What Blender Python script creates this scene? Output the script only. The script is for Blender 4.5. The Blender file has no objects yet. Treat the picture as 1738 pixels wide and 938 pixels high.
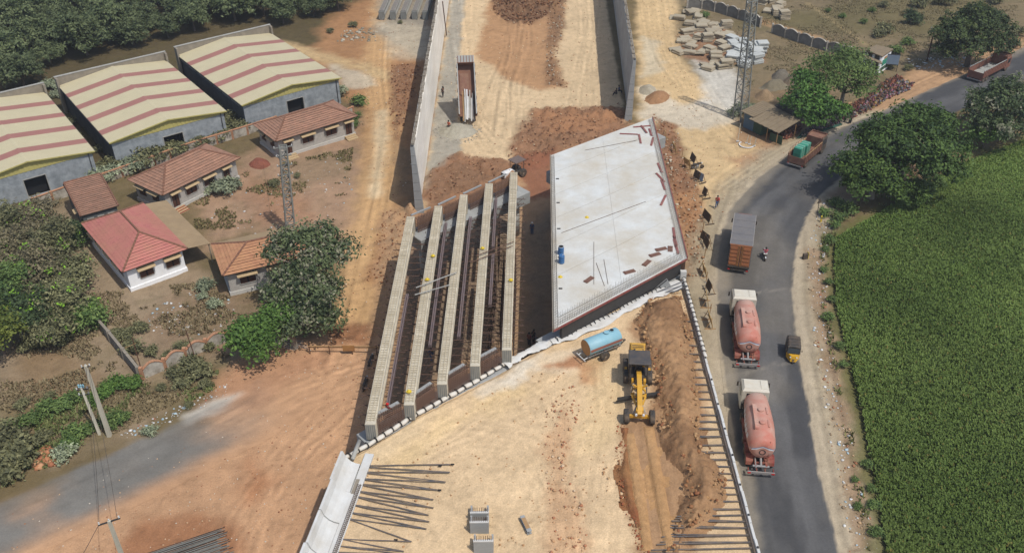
import bpy, math, random
import numpy as np
from mathutils import Vector, Matrix

random.seed(11)
rng = np.random.default_rng(11)
PI = math.pi
scn = bpy.context.scene
col = scn.collection

# ------------------------------------------------------------------ camera
CF, CP, CR, CH = 1595.0, 0.60301, 0.01012, 60.0      # focal length in photo pixels, pitch, roll, height
_c, _s = math.cos(CP), math.sin(CP)
_cr, _sr = math.cos(CR), math.sin(CR)
_right = np.array([1, 0, 0.]); _down = np.array([0, -_s, -_c]); _fwd = np.array([0, _c, -_s])
CM = np.array([_cr*_right + _sr*_down, -_sr*_right + _cr*_down, _fwd])
cam_data = bpy.data.cameras.new('camera')
cam = bpy.data.objects.new('camera', cam_data); col.objects.link(cam)
cam_data.sensor_width = 36.0; cam_data.sensor_fit = 'HORIZONTAL'
cam_data.lens = CF/1738.0*36.0
cam_data.clip_start = 0.5; cam_data.clip_end = 6000.0
cam.matrix_world = Matrix(((CM[0][0], -CM[1][0], -CM[2][0], 0), (CM[0][1], -CM[1][1], -CM[2][1], 0),
                           (CM[0][2], -CM[1][2], -CM[2][2], CH), (0, 0, 0, 1)))
scn.camera = cam

# ------------------------------------------------------------------ light
SUN_DIR = Vector((0.395, -0.405, 1.0)).normalized()   # towards the sun
sun_el = math.asin(SUN_DIR.z)
sun_az = math.atan2(SUN_DIR.x, SUN_DIR.y)
world = bpy.data.worlds.new('World'); scn.world = world; world.use_nodes = True
nt = world.node_tree; bg = nt.nodes['Background']
sky = nt.nodes.new('ShaderNodeTexSky'); sky.sky_type = 'NISHITA'; sky.sun_disc = False
sky.sun_elevation = sun_el; sky.sun_rotation = sun_az; sky.air_density = 1.0; sky.dust_density = 2.0; sky.altitude = 100
nt.links.new(sky.outputs[0], bg.inputs[0]); bg.inputs[1].default_value = 0.14
sd = bpy.data.lights.new('sun', 'SUN'); sd.energy = 3.35; sd.angle = math.radians(0.53); sd.color = (1.0, 0.97, 0.92)
so = bpy.data.objects.new('sun', sd); col.objects.link(so)
so.rotation_euler = (-SUN_DIR).to_track_quat('-Z', 'Y').to_euler(); so.location = (60, -60, 140)
scn.view_settings.view_transform = 'Standard'
try: scn.view_settings.look = 'None'
except Exception: pass
scn.view_settings.exposure = 0.0; scn.view_settings.gamma = 1.0

# ------------------------------------------------------------------ helpers
def at(x, y, z=0.0):
    """world point at height z seen at photo pixel (x, y)"""
    d = CM.T @ np.array([(x-869.0)/CF, (y-469.0)/CF, 1.0])
    t = (z-CH)/d[2]
    return Vector((float(d[0]*t), float(d[1]*t), z))
def at2(x, y, z=0.0):
    p = at(x, y, z); return (p.x, p.y)

def lin(c):
    c = c/255.0
    return c/12.92 if c <= 0.04045 else ((c+0.055)/1.055)**2.4
ILL = 1.30
def S(r, g, b, k=None):
    """base colour of a surface that shows as sRGB (r,g,b) in full sun"""
    k = ILL if k is None else k
    return (min(.85, lin(r)/k), min(.85, lin(g)/k), min(.85, lin(b)/k))

def mat(name, c, rough=0.85, var=0.18, scale=2.0, bump=0.0, bscale=None, metal=0.0, dust=None, dscale=1.2, damt=0.5,
        attr=None, rand=0.0, spec=0.3, fine=0.0, stretch=None, trans=0.0):
    m = bpy.data.materials.new(name); m.use_nodes = True
    n = m.node_tree.nodes; l = m.node_tree.links
    b = n['Principled BSDF']
    b.inputs['Roughness'].default_value = rough; b.inputs['Metallic'].default_value = metal
    b.inputs['Specular IOR Level'].default_value = spec
    tc = n.new('ShaderNodeTexCoord'); co = tc.outputs['Object']
    if stretch:
        mp = n.new('ShaderNodeMapping'); mp.inputs['Scale'].default_value = stretch
        l.new(co, mp.inputs['Vector']); co = mp.outputs['Vector']
    if attr:
        a = n.new('ShaderNodeAttribute'); a.attribute_name = attr; cur = a.outputs['Color']
    else:
        a = n.new('ShaderNodeRGB'); a.outputs[0].default_value = (*c, 1); cur = a.outputs[0]
    def mul(cur, fac, lo, hi):
        mr = n.new('ShaderNodeMapRange'); mr.inputs['To Min'].default_value = lo; mr.inputs['To Max'].default_value = hi
        mr.inputs['From Min'].default_value = 0.25; mr.inputs['From Max'].default_value = 0.75
        l.new(fac, mr.inputs['Value'])
        vm = n.new('ShaderNodeVectorMath'); vm.operation = 'SCALE'
        l.new(cur, vm.inputs[0]); l.new(mr.outputs[0], vm.inputs['Scale'])
        return vm.outputs[0]
    def noise(sc, det=5, rg=0.6):
        t = n.new('ShaderNodeTexNoise'); t.inputs['Scale'].default_value = sc; t.inputs['Detail'].default_value = det
        t.inputs['Roughness'].default_value = rg
        l.new(co, t.inputs['Vector']); return t.outputs['Fac']
    if var: cur = mul(cur, noise(scale), 1-var, 1+var)
    if fine: cur = mul(cur, noise(scale*9, 3), 1-fine, 1+fine)
    if rand:
        oi = n.new('ShaderNodeObjectInfo')
        mr = n.new('ShaderNodeMapRange'); mr.inputs['To Min'].default_value = 1-rand; mr.inputs['To Max'].default_value = 1+rand
        l.new(oi.outputs['Random'], mr.inputs['Value'])
        vm = n.new('ShaderNodeVectorMath'); vm.operation = 'SCALE'
        l.new(cur, vm.inputs[0]); l.new(mr.outputs[0], vm.inputs['Scale']); cur = vm.outputs[0]
    if dust:
        f = noise(dscale, 6, 0.65)
        mr = n.new('ShaderNodeMapRange'); mr.inputs['From Min'].default_value = 0.35; mr.inputs['From Max'].default_value = 0.68
        mr.inputs['To Min'].default_value = 0.0; mr.inputs['To Max'].default_value = damt
        l.new(f, mr.inputs['Value'])
        mx = n.new('ShaderNodeMix'); mx.data_type = 'RGBA'
        l.new(mr.outputs[0], mx.inputs[0]); l.new(cur, mx.inputs[6]); mx.inputs[7].default_value = (*dust, 1); cur = mx.outputs[2]
    l.new(cur, b.inputs['Base Color'])
    if bump:
        bn = n.new('ShaderNodeBump'); bn.inputs['Strength'].default_value = 1.0; bn.inputs['Distance'].default_value = bump
        l.new(noise(bscale or scale*6, 6, 0.65), bn.inputs['Height']); l.new(bn.outputs[0], b.inputs['Normal'])
    if trans:
        tr = n.new('ShaderNodeBsdfTranslucent'); l.new(cur, tr.inputs['Color'])
        ms = n.new('ShaderNodeMixShader'); ms.inputs[0].default_value = trans
        l.new(b.outputs[0], ms.inputs[1]); l.new(tr.outputs[0], ms.inputs[2])
        l.new(ms.outputs[0], n['Material Output'].inputs['Surface'])
    return m

class MB:
    """mesh builder"""
    def __init__(s): s.v = []; s.f = []; s.m = []
    def add(s, vs, fs, mi=0, M=None):
        o = len(s.v)
        if M is not None: vs = [M @ Vector(p) for p in vs]
        s.v.extend([tuple(p) for p in vs])
        for f in fs: s.f.append(tuple(i+o for i in f)); s.m.append(mi)
        return s
    def box(s, x0, x1, y0, y1, z0, z1, mi=0, M=None):
        v = [(x0,y0,z0),(x1,y0,z0),(x1,y1,z0),(x0,y1,z0),(x0,y0,z1),(x1,y0,z1),(x1,y1,z1),(x0,y1,z1)]
        return s.add(v, [(0,3,2,1),(4,5,6,7),(0,1,5,4),(1,2,6,5),(2,3,7,6),(3,0,4,7)], mi, M)
    def cbox(s, cx, cy, z0, sx, sy, sz, mi=0, M=None):
        return s.box(cx-sx/2, cx+sx/2, cy-sy/2, cy+sy/2, z0, z0+sz, mi, M)
    def bbox(s, x0, x1, y0, y1, z0, z1, b=0.05, mi=0, M=None):
        """box with chamfered upper edges"""
        v = [(x0,y0,z0),(x1,y0,z0),(x1,y1,z0),(x0,y1,z0),(x0,y0,z1-b),(x1,y0,z1-b),(x1,y1,z1-b),(x0,y1,z1-b),
             (x0+b,y0+b,z1),(x1-b,y0+b,z1),(x1-b,y1-b,z1),(x0+b,y1-b,z1)]
        return s.add(v, [(0,3,2,1),(8,9,10,11),(0,1,5,4),(1,2,6,5),(2,3,7,6),(3,0,4,7),(4,5,9,8),(5,6,10,9),(6,7,11,10),(7,4,8,11)], mi, M)
    def beam(s, p0, p1, w, h, mi=0, M=None):
        p0 = Vector(p0); p1 = Vector(p1); d = p1-p0
        if d.length < 1e-6: return s
        d.normalize(); up = Vector((0,0,1))
        if abs(d.z) > 0.98: up = Vector((0,1,0))
        a = d.cross(up).normalized()*(w/2); b = a.cross(d).normalized()*(h/2)
        v = [p0-a-b, p0+a-b, p0+a+b, p0-a+b, p1-a-b, p1+a-b, p1+a+b, p1-a+b]
        return s.add(v, [(0,1,2,3),(7,6,5,4),(4,5,1,0),(5,6,2,1),(6,7,3,2),(7,4,0,3)], mi, M)
    def tube(s, p0, p1, r, n=6, r2=None, mi=0, M=None, caps=True):
        p0 = Vector(p0); p1 = Vector(p1); d = p1-p0
        if d.length < 1e-6: return s
        d.normalize(); up = Vector((0,0,1)) if abs(d.z) < 0.95 else Vector((1,0,0))
        a = d.cross(up).normalized(); b = d.cross(a); r2 = r if r2 is None else r2
        v = []
        for k in range(n):
            t = 2*PI*k/n; q = a*math.cos(t)+b*math.sin(t); v.append(p0+q*r); v.append(p1+q*r2)
        f = [(2*k, 2*k+1, (2*k+3) % (2*n), (2*k+2) % (2*n)) for k in range(n)]
        if caps: f += [tuple(2*k for k in range(n)), tuple(2*k+1 for k in reversed(range(n)))]
        return s.add(v, f, mi, M)
    def path(s, pts, r, n=6, mi=0, M=None, rs=None):
        for i in range(len(pts)-1):
            ra = rs[i] if rs else r; rb = rs[i+1] if rs else r
            s.tube(pts[i], pts[i+1], ra, n, rb, mi, M, caps=(i in (0, len(pts)-2)))
        return s
    def lathe(s, prof, n=16, mi=0, M=None, sx=1.0, sy=1.0):
        """profile of (r, z), turned round local z"""
        v = []; f = []
        for r, z in prof:
            for k in range(n):
                t = 2*PI*k/n; v.append((r*math.cos(t)*sx, r*math.sin(t)*sy, z))
        for i in range(len(prof)-1):
            for k in range(n):
                a = i*n+k; b = i*n+(k+1) % n; f.append((a, b, b+n, a+n))
        f.append(tuple(reversed(range(n)))); f.append(tuple((len(prof)-1)*n+k for k in range(n)))
        return s.add(v, f, mi, M)
    def prism(s, poly, z0, z1, mi=0, M=None):
        n = len(poly); v = [(p[0], p[1], z0) for p in poly]+[(p[0], p[1], z1) for p in poly]
        area = sum(poly[i][0]*poly[(i+1) % n][1]-poly[(i+1) % n][0]*poly[i][1] for i in range(n))
        f = [tuple(reversed(range(n))), tuple(range(n, 2*n))]+[(i, (i+1) % n, n+(i+1) % n, n+i) for i in range(n)]
        if area < 0: f = [tuple(reversed(q)) for q in f]
        return s.add(v, f, mi, M)
    def profile(s, prof, y0, y1, mi=0, M=None):
        """(x,z) outline extruded along y"""
        n = len(prof); v = [(p[0], y0, p[1]) for p in prof]+[(p[0], y1, p[1]) for p in prof]
        area = sum(prof[i][0]*prof[(i+1) % n][1]-prof[(i+1) % n][0]*prof[i][1] for i in range(n))
        f = [tuple(range(n)), tuple(reversed(range(n, 2*n)))]+[(i, n+i, n+(i+1) % n, (i+1) % n) for i in range(n)]
        if area < 0: f = [tuple(reversed(q)) for q in f]
        return s.add(v, f, mi, M)
    def mesh(s, name, mats, smooth=False):
        me = bpy.data.meshes.new(name); me.from_pydata(s.v, [], s.f)
        if not isinstance(mats, (list, tuple)): mats = [mats]
        for m in mats: me.materials.append(m)
        if len(mats) > 1: me.polygons.foreach_set('material_index', s.m)
        if smooth: me.polygons.foreach_set('use_smooth', [True]*len(me.polygons))
        me.update(); return me
    def build(s, name, mats, parent=None, smooth=False, loc=None, rz=0.0, kind=None):
        return link(name, s.mesh(name, mats, smooth), parent, loc, rz, kind)

def link(name, me, parent=None, loc=None, rz=0.0, kind=None, sc=None):
    o = bpy.data.objects.new(name, me); col.objects.link(o)
    if parent is not None: o.parent = parent
    if loc is not None: o.location = loc
    if rz: o.rotation_euler = (0, 0, rz)
    if kind: o['kind'] = kind
    if sc: o.scale = (sc,)*3
    return o
def tag(o, label=None, cat=None, group=None, kind=None):
    if label: o['label'] = label
    if cat: o['category'] = cat
    if group: o['group'] = group
    if kind: o['kind'] = kind
    return o
def thing(name, label, cat, loc=(0,0,0), rz=0.0, group=None):
    o = bpy.data.objects.new(name, None); col.objects.link(o)
    o.location = loc; o.rotation_euler = (0, 0, rz); o.empty_display_size = 0.3
    return tag(o, label, cat, group)
def dup(root, loc, rz=0.0, label=None, scale=None):
    r = root.copy(); col.objects.link(r); r.location = loc; r.rotation_euler = (0, 0, rz)
    if label: r['label'] = label
    if scale is not None: r.scale = scale if isinstance(scale, (tuple, list)) else (scale,)*3
    for ch in KIDS(root):
        c = ch.copy(); col.objects.link(c); c.parent = r
        for g in KIDS(ch):
            d = g.copy(); col.objects.link(d); d.parent = c
    return r
def KIDS(o): return [x for x in col.objects if x.parent == o]
def RZ(a): return Matrix.Rotation(a, 4, 'Z')
def RX(a): return Matrix.Rotation(a, 4, 'X')
def RY(a): return Matrix.Rotation(a, 4, 'Y')
def T(x, y, z=0): return Matrix.Translation((x, y, z))

# ---- numpy noise and polygons
def _hash(ix, iy, seed):
    h = (ix.astype(np.int64)*374761393 + iy.astype(np.int64)*668265263 + seed*974711) & 0x7fffffff
    h = (h ^ (h >> 13))*1274126177 & 0x7fffffff
    return ((h ^ (h >> 16)) & 0xffff)/65535.0
def vnoise(x, y, seed=0):
    ix = np.floor(x); iy = np.floor(y); fx = x-ix; fy = y-iy
    fx = fx*fx*(3-2*fx); fy = fy*fy*(3-2*fy)
    a = _hash(ix, iy, seed); b = _hash(ix+1, iy, seed); c = _hash(ix, iy+1, seed); d = _hash(ix+1, iy+1, seed)
    return (a*(1-fx)+b*fx)*(1-fy)+(c*(1-fx)+d*fx)*fy
def fbm(x, y, sc, seed=0, oct=4, gain=0.5):
    """about -1..1"""
    x = np.asarray(x, float)/sc; y = np.asarray(y, float)/sc; t = 0; a = 1.0; n = 0
    for k in range(oct):
        t = t+a*(vnoise(x, y, seed+k*17)*2-1); n += a; a *= gain; x = x*2.03+13.7; y = y*2.03+5.3
    return t/n*1.6
def sdist(px, py, poly):
    """signed distance to polygon (positive inside)"""
    d = np.full(px.shape, 1e9); ins = np.zeros(px.shape, bool); n = len(poly)
    for i in range(n):
        x0, y0 = poly[i]; x1, y1 = poly[(i+1) % n]
        ex, ey = x1-x0, y1-y0; L = ex*ex+ey*ey+1e-12
        t = np.clip(((px-x0)*ex+(py-y0)*ey)/L, 0, 1)
        d = np.minimum(d, np.hypot(px-x0-t*ex, py-y0-t*ey))
        c = ((y0 > py) != (y1 > py)) & (px < (x1-x0)*(py-y0)/(y1-y0+1e-12)+x0)
        ins ^= c
    return np.where(ins, d, -d)
def ldist(px, py, line):
    d = np.full(px.shape, 1e9)
    for i in range(len(line)-1):
        x0, y0 = line[i]; x1, y1 = line[i+1]
        ex, ey = x1-x0, y1-y0; L = ex*ex+ey*ey+1e-12
        t = np.clip(((px-x0)*ex+(py-y0)*ey)/L, 0, 1)
        d = np.minimum(d, np.hypot(px-x0-t*ex, py-y0-t*ey))
    return d
def sstep(a, b, x):
    t = np.clip((x-a)/(b-a), 0, 1); return t*t*(3-2*t)
def ordn(i):
    w = ['first','second','third','fourth','fifth','sixth','seventh','eighth','ninth','tenth','eleventh','twelfth']
    return w[i] if i < 12 else '%d%s' % (i+1, {1:'st',2:'nd',3:'rd'}.get((i+1) % 10, 'th') if (i+1)//10 != 1 else 'th')
def P(pts, z=0.0): return [at2(x, y, z) for x, y in pts]

def np_mesh(name, V, F, mats, colors=None, smooth=False, mi=None):
    """fast mesh from arrays; F is (n,3) or (n,4)"""
    me = bpy.data.meshes.new(name); V = np.asarray(V, np.float32); F = np.asarray(F, np.int32)
    k = F.shape[1]; n = len(F)
    me.vertices.add(len(V)); me.vertices.foreach_set('co', V.ravel())
    me.loops.add(n*k); me.loops.foreach_set('vertex_index', F.ravel())
    me.polygons.add(n); me.polygons.foreach_set('loop_start', np.arange(0, n*k, k, dtype=np.int32))
    try: me.polygons.foreach_set('loop_total', np.full(n, k, np.int32))
    except Exception: pass
    if not isinstance(mats, (list, tuple)): mats = [mats]
    for m in mats: me.materials.append(m)
    if mi is not None: me.polygons.foreach_set('material_index', np.asarray(mi, np.int32))
    if smooth: me.polygons.foreach_set('use_smooth', np.ones(n, bool))
    me.update(calc_edges=True)
    if colors is not None:
        ca = me.color_attributes.new('Col', 'FLOAT_COLOR', 'POINT')
        c4 = np.ones((len(V), 4), np.float32); c4[:, :3] = colors; ca.data.foreach_set('color', c4.ravel())
    return me
def grid_faces(nx, ny):
    i = np.arange(nx-1)[None, :]+np.arange(ny-1)[:, None]*nx
    i = i.ravel(); return np.stack([i, i+1, i+1+nx, i+nx], 1)
def paint(X, Y, base, zones):
    """zones: (signed distance or polygon, colour, feather, wobble, opacity, seed)"""
    C = np.empty(X.shape+(3,)); C[:] = base
    for q in zones:
        shape, c, fe, wob, op = q[:5]; seed = q[5] if len(q) > 5 else 3
        if isinstance(shape, tuple): d = shape[1]-ldist(X, Y, shape[0])
        else: d = sdist(X, Y, shape)
        d = d+fbm(X, Y, max(2.0, wob*3), seed, 5, .6)*wob
        m = (sstep(-fe, fe, d)*op)[..., None]
        C = C*(1-m)+np.array(c)*m
    return C
def heap(name, poly, z, h, fall, lump, c1, c2, m, res=0.3, seed=5, wob=0.4, smooth=True, base=None):
    """mesh of a loose heap over a polygon in world xy"""
    xs = [p[0] for p in poly]; ys = [p[1] for p in poly]
    gx = np.arange(min(xs)-1, max(xs)+1, res); gy = np.arange(min(ys)-1, max(ys)+1, res)
    X, Y = np.meshgrid(gx, gy)
    d = sdist(X, Y, poly)+fbm(X, Y, 2.5, seed, 4, .6)*wob
    Z = h*sstep(0, fall, d)**0.75
    Z = Z+sstep(-.1, .5, d)*lump*(fbm(X, Y, 1.6, seed+2, 4, .65)*.6+np.abs(fbm(X, Y, .7, seed+4, 3, .6))*.7)
    Z = np.where(d < 0, -0.12, np.maximum(Z, 0.0))
    t = np.clip(fbm(X, Y, 3.0, seed+8, 5, .65)*.7+.5, 0, 1)[..., None]
    C = np.array(c1)*(1-t)+np.array(c2)*t
    F = grid_faces(len(gx), len(gy)); keep = (d.ravel() > -0.45)[F].any(1); F = F[keep]
    used = np.unique(F); mp = np.full(X.size, -1); mp[used] = np.arange(len(used))
    V = np.stack([X.ravel(), Y.ravel(), (Z+z).ravel()], 1)[used]
    me = np_mesh(name, V, mp[F], m, C.reshape(-1, 3)[used], smooth)
    o = bpy.data.objects.new(name, me); col.objects.link(o); return o
ICO_V = None
def rocks(name, pts, sizes, m, colors, flat=0.7, parent=None):
    """many small angular stones as one mesh"""
    g = (1+5**.5)/2
    v = np.array([(-1,g,0),(1,g,0),(-1,-g,0),(1,-g,0),(0,-1,g),(0,1,g),(0,-1,-g),(0,1,-g),(g,0,-1),(g,0,1),(-g,0,-1),(-g,0,1)])/1.9
    f = np.array([(0,11,5),(0,5,1),(0,1,7),(0,7,10),(0,10,11),(1,5,9),(5,11,4),(11,10,2),(10,7,6),(7,1,8),(3,9,4),(3,4,2),(3,2,6),(3,6,8),(3,8,9),(4,9,5),(2,4,11),(6,2,10),(8,6,7),(9,8,1)])
    pts = np.asarray(pts, float); n = len(pts); sizes = np.asarray(sizes, float)
    r = rng.uniform(.6, 1.25, (n, 12, 1)); a = rng.uniform(0, 2*PI, n)
    V = v[None]*r*sizes[:, None, None]; V[:, :, 0] *= rng.uniform(.8, 1.3, n)[:, None]; V[:, :, 2] *= flat
    ca, sa = np.cos(a)[:, None], np.sin(a)[:, None]
    V = np.stack([V[:, :, 0]*ca-V[:, :, 1]*sa, V[:, :, 0]*sa+V[:, :, 1]*ca, V[:, :, 2]], 2)+pts[:, None, :]
    F = (f[None]+np.arange(n)[:, None, None]*12).reshape(-1, 3)
    C = np.repeat(np.asarray(colors, float)[:, None, :], 12, 1).reshape(-1, 3)
    return link(name, np_mesh(name, V.reshape(-1, 3), F, m, C), parent, kind='stuff')
def in_poly_pts(poly, n, seed=1):
    r = np.random.default_rng(seed); xs = [p[0] for p in poly]; ys = [p[1] for p in poly]; out = []
    while sum(map(len, out)) < n:
        x = r.uniform(min(xs), max(xs), n*2); y = r.uniform(min(ys), max(ys), n*2)
        k = sdist(x, y, poly) > 0; out.append(np.stack([x[k], y[k]], 1))
        if not k.any(): break
    return np.concatenate(out)[:n]
# ------------------------------------------------------------------ ground
M_soil = mat('soil', (0.3,0.2,0.1), rough=.95, var=.12, scale=.9, fine=.19, bump=.09, bscale=3.2, attr='Col', spec=.1)
M_heap = mat('loose_soil', (0.3,0.2,0.1), rough=.95, var=.2, scale=1.6, fine=.2, bump=.12, bscale=4.0, attr='Col', spec=.1)
M_asph = mat('asphalt', (.1,.1,.1), rough=.95, var=.1, scale=.7, fine=.12, bump=.01, bscale=30, attr='Col', spec=.12)
M_rock = mat('clods', (.3,.2,.1), rough=.95, var=.2, scale=3, attr='Col', spec=.1)

SAND = S(216,189,150); SAND2 = S(208,176,128); PALE = S(226,208,172); RED = S(150,112,84); DRED = S(122,94,74)
ORNG = S(200,157,119); TRACK = S(204,164,116); SCRUB = S(156,136,110); DRYG = S(134,118,90); YARD = S(170,142,114)
GREYG = S(160,154,138); WHITE = S(214,206,190); GRN = S(92,96,56); DUST = S(178,160,130)
ASPH = S(96,95,94); ASPD = S(74,74,75)

hwL = [(18.2,20),(18.3,40),(18.6,48.6),(19.2,57.1),(20.2,68.7),(22.0,83.2),(23.9,92.7),(27.4,102.2),(33.2,110.6),(43.0,120.9),(55.6,130),(73.1,143.4),(87.3,154.4),(125,185),(200,240)]
hwR = [(24.0,20),(25.0,40),(25.6,48.6),(26.9,59.9),(28.6,71.2),(31.2,85.3),(34.8,95.6),(39.6,104.4),(47.2,113.6),(60.1,124.0),(69.4,130.8),(82.7,141.0),(94,149),(131,178),(206,232)]
def resample(line, n):
    a = np.array(line, float); d = np.r_[0, np.cumsum(np.hypot(*np.diff(a, axis=0).T))]
    t = np.linspace(0, d[-1], n); return np.stack([np.interp(t, d, a[:, 0]), np.interp(t, d, a[:, 1])], 1)
def smooth_line(line, n):
    """resample point-paired line by index so both sides stay abreast"""
    a = np.array(line, float); k = np.arange(len(a)); t = np.linspace(0, len(a)-1, n)
    b = np.stack([np.interp(t, k, a[:, 0]), np.interp(t, k, a[:, 1])], 1)
    for _ in range(40): b[1:-1] = b[1:-1]*.5+(b[:-2]+b[2:])*.25
    return b
hL = smooth_line(hwL, 420); hR = smooth_line(hwR, 420)
hw_poly = [tuple(p) for p in hL]+[tuple(p) for p in hR[::-1]]
hw_mid = [tuple(p) for p in ((hL+hR)/2)[::7]]
field_edge = [(27.2,20),(28.8,42),(29.3,48.5),(32.3,64.3),(34.7,80.9),(36.8,89.0),(38.6,94.6),(42.5,97.6),(48.7,102.6),(62.1,113.6),(72.7,119.8),(100,137),(150,175)]
field_poly = field_edge+[(260,175),(260,20)]
leftroad = [(-95,28),(-70,39),(-41.5,52.0),(-32.5,59.0),(-25.5,64.8),(-21,70)]

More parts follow.
